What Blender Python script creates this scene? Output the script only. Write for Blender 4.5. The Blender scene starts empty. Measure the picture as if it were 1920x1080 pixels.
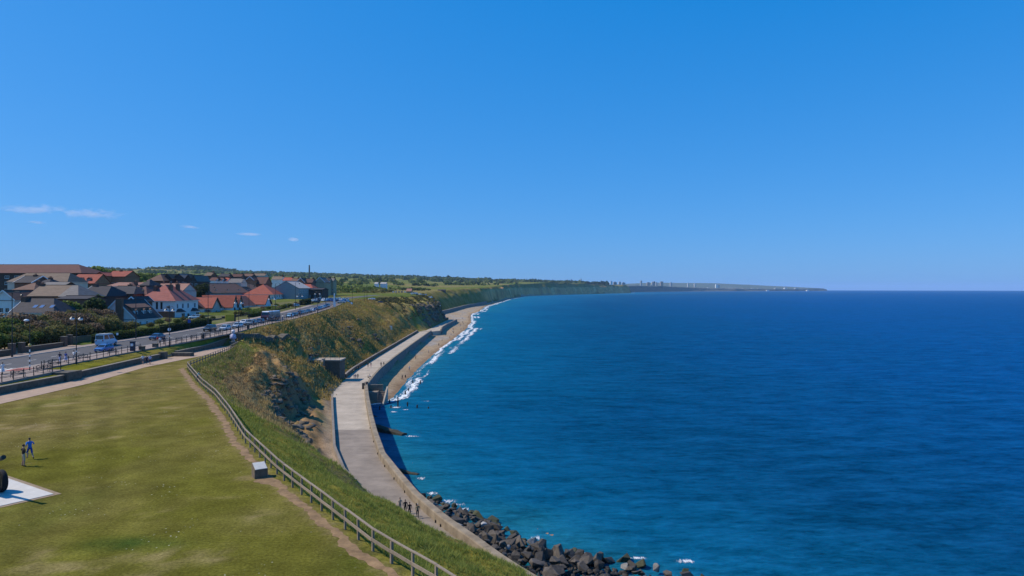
import bpy, bmesh, math, random
import numpy as np
from mathutils import Vector, Matrix

SC = bpy.context.scene
COL = SC.collection
R = math.radians
random.seed(7)
RNG = np.random.default_rng(11)

# ------------------------------------------------------------------ camera
CAM_Z = 14.0
cam_data = bpy.data.cameras.new('camera')
cam_data.lens = 24.0
cam_data.sensor_width = 36.0
cam_data.clip_start = 0.5
cam_data.clip_end = 120000.0
cam = bpy.data.objects.new('camera', cam_data)
cam.location = (0, 0, CAM_Z)
cam.rotation_euler = (R(90.0), 0, 0)
COL.objects.link(cam)
SC.camera = cam

# ------------------------------------------------------------------ sky
SUN_EL = 48.0
SUN_AZ_VEC = (-1.0, 0.03)                      # horizontal direction towards the sun
world = bpy.data.worlds.new('World')
SC.world = world
world.use_nodes = True
wn = world.node_tree
for n in list(wn.nodes): wn.nodes.remove(n)
w_out = wn.nodes.new('ShaderNodeOutputWorld')
w_bg = wn.nodes.new('ShaderNodeBackground')
w_sky = wn.nodes.new('ShaderNodeTexSky')
w_sky.sky_type = 'NISHITA'
w_sky.sun_disc = False
w_sky.sun_elevation = R(SUN_EL)
w_sky.sun_rotation = math.atan2(SUN_AZ_VEC[0], SUN_AZ_VEC[1])
w_sky.altitude = 0.0
w_sky.air_density = 1.0
w_sky.dust_density = 0.35
w_sky.ozone_density = 10.0
w_bg.inputs['Strength'].default_value = 0.1
# the photograph's colour grading of the sky, one curve per channel over the whole sky
w_sep = wn.nodes.new('ShaderNodeSeparateColor'); w_com = wn.nodes.new('ShaderNodeCombineColor')
wn.links.new(w_sky.outputs[0], w_sep.inputs[0])
def w_math(op, a, v):
    n = wn.nodes.new('ShaderNodeMath'); n.operation = op; n.inputs[1].default_value = v; wn.links.new(a, n.inputs[0]); return n.outputs[0]
wn.links.new(w_math('MULTIPLY', w_math('POWER', w_math('MAXIMUM', w_math('SUBTRACT', w_sep.outputs[0], 0.68), 0.05), 0.78), 0.72), w_com.inputs[0])
wn.links.new(w_math('MULTIPLY', w_math('POWER', w_sep.outputs[1], 0.52), 1.82), w_com.inputs[1])
wn.links.new(w_math('MULTIPLY', w_math('POWER', w_sep.outputs[2], 0.35), 4.45), w_com.inputs[2])
wn.links.new(w_com.outputs[0], w_bg.inputs['Color'])
wn.links.new(w_bg.outputs[0], w_out.inputs['Surface'])

# ------------------------------------------------------------------ sun
sun_data = bpy.data.lights.new('sun', 'SUN')
sun_data.energy = 5.0
sun_data.angle = R(0.53)
sun_data.color = (1.0, 0.91, 0.77)
sun = bpy.data.objects.new('sun', sun_data)
_l = math.hypot(*SUN_AZ_VEC)
_d = Vector((SUN_AZ_VEC[0]/_l*math.cos(R(SUN_EL)), SUN_AZ_VEC[1]/_l*math.cos(R(SUN_EL)), math.sin(R(SUN_EL))))
sun.rotation_euler = _d.to_track_quat('Z', 'Y').to_euler()
sun.location = (-60, 20, 90)
COL.objects.link(sun)

# ------------------------------------------------------------------ exposure / renderer
SC.view_settings.view_transform = 'Standard'
SC.view_settings.look = 'None'
SC.view_settings.exposure = 0.0
SC.view_settings.gamma = 1.0
SC.view_settings.use_curve_mapping = False
SC.cycles.use_denoising = True
try:
    SC.cycles.denoiser = 'OPENIMAGEDENOISE'
except Exception:
    pass
SC.cycles.max_bounces = 6
SC.cycles.diffuse_bounces = 2
SC.cycles.glossy_bounces = 2
SC.cycles.transmission_bounces = 2
SC.cycles.transparent_max_bounces = 12
SC.cycles.volume_bounces = 3

# ------------------------------------------------------------------ helpers
FPX = 1280.0
def P(px, py, z):
    """point of the photograph's ground at height z"""
    d = FPX*(CAM_Z - z)/(py - 540.0)
    return ((px - 960.0)/FPX*d, d, z)
def X_at(px, d): return (px - 960.0)/FPX*d
def Z_at(py, d): return CAM_Z - (py - 540.0)/FPX*d

MATS = {}
def nodes_of(name):
    m = bpy.data.materials.new(name); m.use_nodes = True
    nt = m.node_tree
    for n in list(nt.nodes): nt.nodes.remove(n)
    out = nt.nodes.new('ShaderNodeOutputMaterial')
    b = nt.nodes.new('ShaderNodeBsdfPrincipled')
    nt.links.new(b.outputs[0], out.inputs['Surface'])
    return m, nt, b, out
def mat(name, col, rough=0.8, var=0.18, scale=1.5, bump=0.0, metal=0.0, spec=0.3, obj_var=0.0, col2=None, detail=5.0, stretch=None, coat=0.0):
    if name in MATS: return MATS[name]
    m, nt, b, out = nodes_of(name)
    b.inputs['Roughness'].default_value = rough
    b.inputs['Metallic'].default_value = metal
    b.inputs['Specular IOR Level'].default_value = spec
    if coat: b.inputs['Coat Weight'].default_value = coat; b.inputs['Coat Roughness'].default_value = 0.06
    tc = nt.nodes.new('ShaderNodeTexCoord')
    src = tc.outputs['Object']
    if stretch:
        mp = nt.nodes.new('ShaderNodeMapping'); mp.inputs['Scale'].default_value = stretch
        nt.links.new(src, mp.inputs[0]); src = mp.outputs[0]
    nz = nt.nodes.new('ShaderNodeTexNoise'); nz.inputs['Scale'].default_value = scale; nz.inputs['Detail'].default_value = detail
    nz.inputs['Roughness'].default_value = 0.65
    nt.links.new(src, nz.inputs['Vector'])
    mr = nt.nodes.new('ShaderNodeMapRange'); mr.inputs[1].default_value = 0.25; mr.inputs[2].default_value = 0.75
    nt.links.new(nz.outputs[0], mr.inputs[0])
    mx = nt.nodes.new('ShaderNodeMix'); mx.data_type = 'RGBA'
    c = np.array(col)
    lo = np.clip(c*(1-var), 0, 1); hi = np.clip((np.array(col2) if col2 is not None else c*(1+var)), 0, 1)
    mx.inputs['A'].default_value = (*lo, 1); mx.inputs['B'].default_value = (*hi, 1)
    nt.links.new(mr.outputs[0], mx.inputs['Factor'])
    last = mx.outputs['Result']
    if obj_var:
        oi = nt.nodes.new('ShaderNodeObjectInfo')
        m2 = nt.nodes.new('ShaderNodeMapRange'); m2.inputs[3].default_value = 1-obj_var; m2.inputs[4].default_value = 1+obj_var
        nt.links.new(oi.outputs['Random'], m2.inputs[0])
        vm = nt.nodes.new('ShaderNodeVectorMath'); vm.operation = 'SCALE'
        nt.links.new(last, vm.inputs[0]); nt.links.new(m2.outputs[0], vm.inputs['Scale'])
        last = vm.outputs[0]
    nt.links.new(last, b.inputs['Base Color'])
    if bump:
        bp = nt.nodes.new('ShaderNodeBump'); bp.inputs['Strength'].default_value = bump; bp.inputs['Distance'].default_value = 0.05
        nt.links.new(nz.outputs[0], bp.inputs['Height']); nt.links.new(bp.outputs[0], b.inputs['Normal'])
    MATS[name] = m
    return m

def mesh_data(name, verts, faces, mats, mi=None, smooth=False):
    me = bpy.data.meshes.new(name)
    me.from_pydata([tuple(v) for v in verts], [], [tuple(f) for f in faces])
    for m in (mats if isinstance(mats, (list, tuple)) else [mats]): me.materials.append(m)
    if mi is not None: me.polygons.foreach_set('material_index', np.array(mi, dtype=np.int32))
    if smooth: me.polygons.foreach_set('use_smooth', np.ones(len(me.polygons), dtype=bool))
    me.update()
    return me
def np_mesh(name, v, f, mats, smooth=False, mi=None):
    """fast mesh from numpy arrays; f is (n,3) or (n,4)"""
    me = bpy.data.meshes.new(name)
    n, k = f.shape
    me.vertices.add(len(v)); me.vertices.foreach_set('co', np.ascontiguousarray(v, dtype=np.float32).ravel())
    me.loops.add(n*k); me.loops.foreach_set('vertex_index', np.ascontiguousarray(f, dtype=np.int32).ravel())
    me.polygons.add(n)
    me.polygons.foreach_set('loop_start', np.arange(0, n*k, k, dtype=np.int32))
    me.polygons.foreach_set('loop_total', np.full(n, k, dtype=np.int32))
    for m in (mats if isinstance(mats, (list, tuple)) else [mats]): me.materials.append(m)
    if mi is not None: me.polygons.foreach_set('material_index', np.ascontiguousarray(mi, dtype=np.int32))
    if smooth: me.polygons.foreach_set('use_smooth', np.ones(n, dtype=bool))
    me.update(calc_edges=True); me.validate()
    return me
def link(name, me, parent=None, loc=(0, 0, 0), rz=0.0):
    o = bpy.data.objects.new(name, me); COL.objects.link(o)
    o.location = loc; o.rotation_euler = (0, 0, rz)
    if parent is not None: o.parent = parent
    return o
def empty(name, loc=(0, 0, 0), rz=0.0):
    o = bpy.data.objects.new(name, None); COL.objects.link(o)
    o.empty_display_size = 0.3
    o.location = loc; o.rotation_euler = (0, 0, rz)
    return o
def tag(o, label=None, cat=None, group=None, kind=None):
    if label: o['label'] = label
    if cat: o['category'] = cat
    if group: o['group'] = group
    if kind: o['kind'] = kind
    return o
def copy_tree(o, parent=None):
    c = o.copy(); COL.objects.link(c); c.parent = parent
    for ch in o.children: copy_tree(ch, c)
    return c

class MB:
    """collects shapes into one mesh"""
    def __init__(s): s.v = []; s.f = []; s.m = []; s.cur = 0
    def add(s, verts, faces, m=None):
        b = len(s.v); s.v += [tuple(v) for v in verts]
        s.f += [tuple(b+i for i in f) for f in faces]; s.m += [s.cur if m is None else m]*len(faces)
        return s
    def box(s, x0, x1, y0, y1, z0, z1, m=None):
        return s.add([(x0,y0,z0),(x1,y0,z0),(x1,y1,z0),(x0,y1,z0),(x0,y0,z1),(x1,y0,z1),(x1,y1,z1),(x0,y1,z1)],
            [(0,3,2,1),(4,5,6,7),(0,1,5,4),(1,2,6,5),(2,3,7,6),(3,0,4,7)], m)
    def bar(s, a, b, w, h, m=None, up=(0, 0, 1)):
        a = Vector(a); b = Vector(b); d = (b-a).normalized(); up = Vector(up)
        if abs(d.dot(up)) > 0.98: up = Vector((1, 0, 0))
        r = d.cross(up).normalized(); u = r.cross(d)
        vs = []
        for p in (a, b):
            for (i, j) in ((-1,-1),(1,-1),(1,1),(-1,1)): vs.append(p + r*(i*w/2) + u*(j*h/2))
        return s.add(vs, [(0,1,2,3),(7,6,5,4),(0,4,5,1),(1,5,6,2),(2,6,7,3),(3,7,4,0)], m)
    def tube(s, pts, rad, n=8, m=None, cap=True):
        pts = [Vector(p) for p in pts]
        rads = rad if isinstance(rad, (list, tuple)) else [rad]*len(pts)
        base = len(s.v); vs = []; fs = []
        for i, p in enumerate(pts):
            d = (pts[min(i+1, len(pts)-1)] - pts[max(i-1, 0)]).normalized()
            ref = Vector((0, 0, 1)) if abs(d.z) < 0.9 else Vector((1, 0, 0))
            r = d.cross(ref).normalized(); u = r.cross(d)
            for k in range(n):
                t = 2*math.pi*k/n
                vs.append(p + (r*math.cos(t) + u*math.sin(t))*rads[i])
        for i in range(len(pts)-1):
            for k in range(n):
                k2 = (k+1) % n
                fs.append((i*n+k, (i+1)*n+k, (i+1)*n+k2, i*n+k2))
        if cap:
            fs.append(tuple(range(n))); fs.append(tuple(reversed([(len(pts)-1)*n+k for k in range(n)])))
        return s.add(vs, fs, m)
    def lathe(s, prof, n=10, c=(0, 0), m=None):
        vs = []; fs = []
        for (r, z) in prof:
            for k in range(n):
                t = 2*math.pi*k/n; vs.append((c[0]+r*math.cos(t), c[1]+r*math.sin(t), z))
        for i in range(len(prof)-1):
            for k in range(n):
                k2 = (k+1) % n; fs.append((i*n+k, i*n+k2, (i+1)*n+k2, (i+1)*n+k))
        fs.append(tuple(reversed(range(n)))); fs.append(tuple((len(prof)-1)*n+k for k in range(n)))
        return s.add(vs, fs, m)
    def data(s, name, mats, smooth=False): return mesh_data(name, s.v, s.f, mats, s.m, smooth)
    def build(s, name, mats, parent=None, loc=(0, 0, 0), rz=0.0, smooth=False):
        return link(name, s.data(name, mats, smooth), parent, loc, rz)

# value noise, vectorised
def _hash(ix, iy, seed):
    h = (ix.astype(np.int64)*374761393 + iy.astype(np.int64)*668265263 + seed*1442695041) & 0xffffffff
    h = ((h ^ (h >> 13))*1274126177) & 0xffffffff
    return ((h ^ (h >> 16)) & 0xffff)/65535.0
def vnoise(x, y, seed=0):
    x = np.asarray(x, dtype=float); y = np.asarray(y, dtype=float)
    ix = np.floor(x); iy = np.floor(y); fx = x-ix; fy = y-iy
    fx = fx*fx*fx*(fx*(fx*6-15)+10); fy = fy*fy*fy*(fy*(fy*6-15)+10)
    a = _hash(ix, iy, seed); b = _hash(ix+1, iy, seed); c = _hash(ix, iy+1, seed); d = _hash(ix+1, iy+1, seed)
    return (a*(1-fx)+b*fx)*(1-fy) + (c*(1-fx)+d*fx)*fy
def fbm(x, y, seed=0, octv=4, gain=0.5):
    t = 0; a = 1; n = 0
    x = np.asarray(x, dtype=float); y = np.asarray(y, dtype=float)
    for i in range(octv):
        t = t + a*(vnoise(x*(2.03**i)+i*17.3, y*(2.03**i)-i*9.1, seed+i)-0.5); n += a; a *= gain
    return t/n*2
def sstep(a, b, x):
    t = np.clip((np.asarray(x, dtype=float)-a)/(b-a), 0, 1); return t*t*(3-2*t)
EARTH = 6371000.0
# ================================================================== the lie of the land
def line(tab):
    ys = np.array([t[0] for t in tab], dtype=float); vs = np.array([t[1] for t in tab], dtype=float)
    return lambda y: np.interp(y, ys, vs)
# cliff-top fence line / slope top
Fx = line([(0,18),(10,11),(20,4.5),(31,-3.0),(36,-7.2),(50.7,-17.3),(62,-24.3),(75,-31.2),(86.6,-37.7),(97,-44.2),(118,-56.2),(150,-62.3),(165,-66.0),(172,-68.0),
           (188,-70),(205,-71),(232,-72),(267,-75.5),(312,-80.5),(345,-84),(380,-92),(420,-95),(480,-90),(520,-84),(560,-78),(620,-76),(660,-85),(760,-104),(823,-104),(1016,-98),(1170,-82),(1329,-72),
           (1517,-58),(1900,-40),(2730,22),(3277,215),(4550,750),(4700,790),(4800,640),(5300,700),(5900,1060),(6500,1430),(7500,2150),(8500,3500),(9500,4350),(11000,4900)])
Fz = line([(0,0),(150,0),(165,0.9),(172,2.4),(188,3.0),(232,3.7),(267,4.3),(312,5.2),(345,6),(400,6.8),(480,7),(560,7),(640,7.5),(823,9),(1016,11),(1170,13),(1517,15),
           (2730,18),(3277,22),(4550,31),(5500,36),(6500,36),(7500,20),(8500,9),(9500,8),(11000,8)])
PLx = line([(0,60),(45,8),(50,4.5),(60,-2.5),(66,-6),(74,-10.5),(81,-14),(89.6,-18.6),(96,-21.4),(102.8,-25),(117.7,-30.3),(139,-36.1),(160,-41.8),(184,-48.2),(205,-50.6),(217,-52),(232,-53.2),(278,-54.9),
            (311,-55.8),(421,-59.2),(442,-60),(450,-57),(600,-57),(640,-74),(700,-84),(760,-84),(823,-80),(1016,-73),(1170,-62),(1329,-52),(1517,-44),(1900,-24),(2730,38),(3277,236),(4550,776),
            (4700,822),(4800,670),(5300,730),(5900,1090),(6500,1460),(7500,2240),(8500,3540),(9500,4390),(11000,4940)])
PLz = line([(0,-14),(596,-14),(640,-15.2),(1400,-15.6),(1517,-16.5),(11000,-16.5)])
PRx = line([(0,68),(45,16),(50,12),(60,4),(64,1.0),(68.7,-1.9),(74.5,-5.1),(78,-7.25),(83,-9.9),(90,-13.3),(99.8,-17.2),(111.6,-21.7),(128.7,-26.4),(148,-31.3),(170,-36.6),(190,-41.2),(200,-42.3),(215,-43.8),
            (232,-45.2),(268,-46.9),(330,-49.2),(437,-52.4),(443,-52.5),(449,-47.2),(480,-49.6),(520,-50),(560,-49.2),(600,-49.0)])
Wx = line([(0,80),(50,45),(75,16),(100,-4),(104,-11),(130,-20),(150,-28),(170,-36),(185,-39.6),(190,-36.5),(200,-34.8),(248,-36.9),(303,-37.9),(347,-38),(411,-37),(455,-37),(518,-36),(640,-38.5),(760,-46),
           (841,-50),(931,-45),(1170,-47),(1517,-30),(1900,-12),(2730,52),(3277,250),(4550,795),(4700,838),(4800,690),(5300,750),(5900,1120),(6500,1490),(7500,2290),(8500,3590),(9500,4440),(11000,5000)])
# cross-section of the slope: three knots (u across, v down)
U1 = line([(0,.30),(80,.30),(105,.30),(150,.30),(180,.30),(230,.30),(420,.35),(500,.35),(620,.25),(900,.35),(1500,.25),(11000,.2)])
V1 = line([(0,.20),(80,.20),(105,.17),(150,.20),(180,.28),(230,.30),(420,.25),(500,.14),(620,.10),(900,.25),(1500,.10),(11000,.04)])
U2 = line([(0,.62),(80,.60),(100,.50),(150,.50),(180,.60),(230,.60),(420,.62),(500,.66),(620,.66),(900,.62),(1500,.5),(11000,.5)])
V2 = line([(0,.36),(60,.39),(75,.47),(82,.45),(100,.36),(150,.40),(180,.52),(230,.61),(420,.55),(500,.30),(620,.34),(900,.52),(1500,.22),(11000,.14)])
U3 = line([(0,.90),(80,.88),(100,.66),(150,.66),(180,.86),(230,.88),(420,.86),(500,.82),(620,.82),(900,.85),(1500,.8),(11000,.8)])
V3 = line([(0,.52),(55,.54),(66,.65),(80,.80),(100,.84),(150,.86),(180,.90),(230,.93),(420,.90),(500,.70),(620,.72),(900,.88),(1500,.72),(11000,.7)])
# clifftop road, railing and kerbs
Rx = line([(0,-72.5),(60,-72.5),(110,-72.5),(128,-72.8),(145,-71.8),(162,-70.2),(172,-69.6),(188,-71.2),(205,-72.2),(232,-73.2),(267,-76.6),(312,-81.6),(345,-86),(426,-97.5),(520,-95),(620,-93),(700,-110),(900,-160)])
zR = line([(0,.5),(60,.9),(90,1.2),(110,1.5),(128,1.7),(145,2.0),(162,2.5),(172,2.8),(188,3.05),(205,3.3),(232,3.7),(267,4.3),(312,5.2),(345,6),(400,7.2),(500,8.5),(600,9),(800,10),(1000,11.5),(1170,13.5),(1517,16),
           (2730,20),(11000,20)])
KE = lambda y: Rx(y) - np.interp(y, [0,150,188,300], [4.3,4.2,3.0,2.6])
KW = lambda y: KE(y) - np.interp(y, [0,130,180,300,450], [11.0,11.0,10.0,9.5,8.0])
WALLX = line([(0,-67.2),(90,-67.3),(101,-66.8),(126,-68.9),(150,-69.6),(170,-69.9)])

def plateau(x, y):
    """ground west of the slope top"""
    x = np.asarray(x, dtype=float); y = np.asarray(y, dtype=float)
    zr = zR(y); rx = Rx(y)
    west = np.maximum(0, (KW(y)-3.0) - x)
    z = zr + 3.2*sstep(0, 90, west) + 10*sstep(60, 420, west) + 12*sstep(300, 1200, west)
    z = z + fbm(x/60, y/60, 3, 3)*0.5*sstep(0, 40, west)
    # lawn and verge (south part)
    wall = WALLX(y)
    lawn = sstep(0, 1, np.clip((x-wall)/0.02, 0, 1))
    verge = np.clip((x-rx)/(wall-rx-0.25), 0, 1)
    zv = zr + (np.minimum(0.95, zr)-zr)*verge
    zl = np.where(x > wall-0.40, 0.0, zv)
    zl = np.where(x < rx, z, zl)
    south = 1-sstep(163, 171, y)
    slopeT = Fz(y)
    zn = np.where(x < rx, z, zr + (slopeT-zr)*np.clip((x-rx)/np.maximum(Fx(y)-rx, 0.4), 0, 1))
    z = zl*south + zn*(1-south)
    # distant ridge
    rid = np.interp(x, [-6000,-3000,-2060,-1970,-1850,-1750,-1690,-1440,-1125,-810,-500,-190,125,440,720,1500,2000,2900,4000,5500],
                       [150,138,100,116,122,116,98,100,92,76,66,54,46,38,33,34,14,8,6,5])
    far = sstep(1300, 4200, y)
    z = z*(1-far) + (rid + fbm(x/400, y/400, 8, 3)*9)*far
    hz = np.interp(x, [0,1300,2000,2900,3700,4300,5500],[40,60,98,88,50,16,6])
    f2 = sstep(8550, 9700, y)
    z = z*(1-f2) + (hz + fbm(x/300, y/300, 5, 3)*5)*f2
    return z

def slope_uv(x, y):
    fx = Fx(y); px = PLx(y)
    return np.clip((x-fx)/(px-fx), -1, 2)

def terrain(x, y, rough=True):
    x = np.asarray(x, dtype=float); y = np.asarray(y, dtype=float)
    fx, fz, plx, plz, wx = Fx(y), Fz(y), PLx(y), PLz(y), Wx(y)
    u = (x-fx)/(plx-fx)
    # wobble of the edges
    jag = fbm(x/9, y/7, 21, 4)
    if rough:
        big = np.clip(y/400.0, 0.45, 9.0)
        amp = np.clip(4*u*(1-u), 0, 1)
        slopeW = plx-fx
        mid = sstep(88, 100, y)*(1-sstep(150, 163, y))
        uj = u + amp*(0.035*jag*(1+1.6*mid) + 0.05*fbm(y/(16*big), x/(60*big), 31, 3)*sstep(80, 140, y)
                      + (0.42*fbm(y/70, x/200, 77, 3)+0.22*fbm(y/24, x/90, 78, 2))*sstep(1200, 1600, y) + 0.05*mid*fbm(y/3.2, x/6, 90, 3))
    else:
        uj = u
    prom_z = plz
    knots_u = [np.zeros_like(u), U1(y), U2(y), U3(y), np.ones_like(u)]
    knots_v = [np.zeros_like(u), V1(y), V2(y), V3(y), np.ones_like(u)]
    v = np.zeros_like(u)
    for i in range(4):
        a, b = knots_u[i], knots_u[i+1]
        t = np.clip((uj-a)/(b-a), 0, 1)
        ts = t*0.6 + 0.4*(t*t*(3-2*t))
        v = v + (knots_v[i+1]-knots_v[i])*ts
    zs = fz + (prom_z-fz)*v
    if rough:
        amp2 = np.clip(5*u*(1-u), 0, 1)
        zs = zs + amp2*(fbm(x/5.5, y/5.5, 41, 4)*0.75 + fbm((x+y*0.45)/2.6, (y-x*0.3)/11.0, 43, 3)*1.5*sstep(95, 130, y)
                        + fbm(x/1.3, y/1.3, 45, 3)*(0.16 + 0.75*sstep(92, 104, y)*(1-sstep(150, 166, y))*sstep(.42, .58, u)*(1-sstep(.8, .95, u)))
                        + (0.5-np.abs(fbm(x/3.4, y/2.6, 47, 3)))*1.5*sstep(92, 104, y)*(1-sstep(150, 166, y))*sstep(.42, .58, u)*(1-sstep(.8, .95, u))) * np.where(y > 900, 2.2, 1.0)
        fold = sstep(168, 185, y)*(1-sstep(430, 470, y))
        zs = zs + amp2*fold*(1.5*fbm(y/8.5, x/70, 61, 3) + 2.6*fbm(y/24, x/60, 62, 2) - 0.6*np.abs(fbm(y/13, x/40, 63, 2)))
        gul = 2.6*np.exp(-((y-372)/22)**2)*np.clip(4*u*(1-u), 0, 1)
        zs = zs - gul
    # below the promenade edge
    prx = np.where(y < 600, PRx(y), plx+0.5)
    s = x - prx
    foot = np.where(y < 600, np.interp(y, [0,183,190,440,600], [-19.8,-19.8,-16.4,-16.4,-15.6]), plz)
    tb = np.clip((x-(prx+1.0))/np.maximum(wx-prx-1.0, 0.6), 0, 1)
    zb = foot + (-18.02-foot)*tb
    zb = np.where(x > wx, -18.02 - (x-wx)*0.06, zb)
    zb = np.maximum(zb, -26)
    if rough: zb = zb + fbm(x/4, y/6, 55, 3)*0.12*np.clip(s, 0, 1)*(tb < 1)
    zprom = np.where(y < 600, -14.12, zb)
    cut = (x > -61.2) & (x < -55.9) & (y > 189) & (y < 205); zs = np.where(cut, np.minimum(zs, -14.6+np.clip((y-190.2)/14.3, 0, 1)*6.1), zs)
    cut2 = (x > -61) & (x < -51) & (y > 203.8) & (y < 212); zs = np.where(cut2, np.minimum(zs, -8.1), zs)
    z = np.where(x < fx, plateau(x, y), np.where(x < plx, zs, np.where(x < prx+0.4, zprom, zb)))
    return z
def T(x, y): return float(terrain(np.array([x]), np.array([y]))[0])
def curv(x, y): return (x*x+y*y)/(2*EARTH)

# ------------------------------------------------------------------ ground colours (own colour of turf, soil, rock, sand, plus painted haze far off)
def mixc(c, d, w): return c*(1-w[:, None]) + np.array(d)[None, :]*w[:, None]
def ground_col(x, y):
    n = len(x)
    u = slope_uv(x, y); fx = Fx(y); plx = PLx(y); prx = np.where(y < 600, PRx(y), plx+.5); wx = Wx(y)
    n1 = fbm(x/7, y/9, 101, 4); n2 = fbm(x/2.2, y/2.2, 102, 3); n3 = fbm(x/22, y/26, 103, 3); n4 = fbm(x/.8, y/.8, 104, 2)
    c = np.tile(np.array([0.106, 0.100, 0.018]), (n, 1))
    # lawn: dry and lush patches
    c = mixc(c, (0.185, 0.138, 0.055), np.clip(0.34+0.7*n3+0.8*n1 + 0.40*sstep(-30, -52, x), 0, 1)*0.75)
    c = mixc(c, (0.070, 0.088, 0.009), np.clip(n1*1.0-0.1+0.3*sstep(-38, -20, x)*sstep(60, 40, y), 0, 1)*0.8)
    # mowing stripes along the cliff edge
    dcl = (fx-x)
    stripe = 0.5+0.5*np.sin((x*0.86+y*0.50)*2*math.pi/3.4 + n1*0.9)
    c = c*(1+0.22*(stripe[:, None]-0.5)*sstep(6, 14, dcl)[:, None]*(1-sstep(24, 34, dcl))[:, None])
    worn = sstep(0.25, 0.7, n2*0.5+fbm(x/5, y/3, 110, 3)*0.7+0.62*np.exp(-(((x+47)/9)**2+((y-69)/2.6)**2)) + 0.5*np.exp(-(((x+22.5)/1.9)**2+((y-43.2)/1.0)**2))
                 + 0.45*np.exp(-(((x+17)/3)**2+((y-35.3)/1.6)**2)))
    c = mixc(c, (0.27, 0.20, 0.105), worn*0.55*np.clip(.6+1.6*n4, 0, 1)*(x < fx))
    dark = np.exp(-(((x+21)/2.6)**2+((y-37.4)/0.9)**2))*(0.5+n2)
    c = mixc(c, (0.045, 0.07, 0.014), np.clip(dark*1.3, 0, 1))
    # trodden earth strip inside the fence
    wob = 0.35*fbm(y/6, x/6, 120, 3)
    strip = sstep(0.35, 0.6, dcl+wob*.5)*(1-sstep(1.15+np.interp(y, [30,50,80,120],[0,.1,.4,.3]), 1.4+np.interp(y, [30,50,80,120],[0,.1,.5,.4]), dcl+wob))*(y < 122)
    plinth = np.exp(-(((x+19.2)/1.3)**2+((y-50.4)/0.9)**2))*(x < fx+0.3)
    strip = np.clip(strip+sstep(.35, .7, plinth), 0, 1)
    edge = np.clip(0.75+0.8*n2+0.5*n4, 0.25, 1)
    c = mixc(c, (0.22, 0.165, 0.085), strip*edge*.55*(x < fx+.2))
    litter = sstep(-0.5, 0.0, dcl)*(1-sstep(0.0, 0.4, dcl))*(y < 122)
    c = mixc(c, (0.13, 0.105, 0.05), litter*0.5)
    # slope
    sl = (u > 0) & (x < plx)
    cs = np.tile(np.array([0.190, 0.165, 0.032]), (n, 1))
    brown = np.clip(sstep(80, 98, y + 55*u-12)*(1-sstep(330, 420, y)*0.3), 0, 1)
    bn = np.clip(0.25+1.3*fbm((x+y*0.4)/4.5, (y-x*0.3)/15, 130, 4)+0.75*sstep(0.10, 0.40, u)*(1-sstep(165, 200, y)) + 0.25*sstep(165, 200, y)*sstep(.25, .7, u), 0, 1)
    cs = mixc(cs, (0.32, 0.19, 0.085), brown*bn)
    cs = mixc(cs, (0.34, 0.265, 0.11), np.clip(fbm(x/3, y/9, 131, 4)*1.6-0.1, 0, 1)*0.8*sstep(70, 95, y))
    cs = mixc(cs, (0.050, 0.040, 0.022), np.clip(fbm(x/1.6, y/2.6, 133, 3)*1.8-0.4, 0, 1)*0.7*brown)
    # bare rock on the steep band
    rk = np.maximum(sstep(0.50, 0.62, u+0.08*n2)*(1-sstep(0.86, 1.0, u))*sstep(92, 104, y)*(1-sstep(150, 166, y)),
                    sstep(0.62, 0.74, u+0.1*n2)*sstep(470, 520, y)*(1-sstep(640, 720, y)))
    rk = rk*np.clip(0.75+n1*1.2, 0, 1)
    cs = mixc(cs, (0.165, 0.115, 0.072), rk*0.85)
    fr = sstep(1250, 1500, y)*sstep(0.22, 0.42, u + 0.15*fbm(x/20, y/40, 140, 3))
    cs = mixc(cs, (0.74, 0.35, 0.14), fr)
    cs = mixc(cs, (0.42, 0.20, 0.09), fr*np.clip(1.2*fbm(y/26, x/80, 142, 3)+.15, 0, 1)*.85)
    cs = mixc(cs, (0.80, 0.48, 0.23), fr*np.clip(1.6*fbm(y/34, x/60, 143, 3)-.15, 0, 1))
    band = 0.5+0.5*np.sin(u*26+fbm(y/60, x/60, 141, 2)*3)
    cs = cs*(1-0.25*fr[:, None]*band[:, None])
    apron = sstep(0.86, 0.97, u)*sstep(98, 106, y)*(1-sstep(186, 196, y))
    cs = mixc(cs, (0.27, 0.22, 0.17), apron*0.8)
    c = np.where(sl[:, None], cs, c)
    # town ground and far fields
    town = (x < Rx(y)-3)
    ct = np.tile(np.array([0.085, 0.105, 0.028]), (n, 1))
    ct = mixc(ct, (0.14, 0.125, 0.075), np.clip(n3*1.5+0.3, 0, 1))
    fld = sstep(330, 420, y)
    hue = vnoise(x/160+3, y/420, 150); hue2 = vnoise(x/90, y/260, 151)
    cf = np.tile(np.array([0.125, 0.135, 0.038]), (n, 1))
    cf = mixc(cf, (0.175, 0.150, 0.060), sstep(.45, .6, hue)); cf = mixc(cf, (0.075, 0.115, 0.024), sstep(.55, .7, hue2)*0.8)
    cf = mixc(cf, (0.17, 0.135, 0.06), np.clip(n3+0.3, 0, 1)*(1-sstep(520, 800, y))*0.8)
    ct = ct*(1-fld[:, None]) + cf*fld[:, None]
    plat = (x < fx) & ((y > 175) | town)
    c = np.where(plat[:, None], ct, c)
    # verge by the railing: dry yellowish turf
    vg = (x > Rx(y)) & (x < WALLX(y)) & (y < 172)
    cv = mixc(np.tile(np.array([0.155, 0.145, 0.020]), (n, 1)), (0.20, 0.15, 0.04), np.clip(n1+0.3, 0, 1))
    c = np.where(vg[:, None], cv, c)
    # beach
    bc = (x >= prx+0.4)
    wet = sstep(wx-3.5, wx-0.4, x + 1.1*fbm(y/9, x/9, 160, 3))
    cb = np.tile(np.array([0.32, 0.235, 0.15]), (n, 1))
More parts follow.
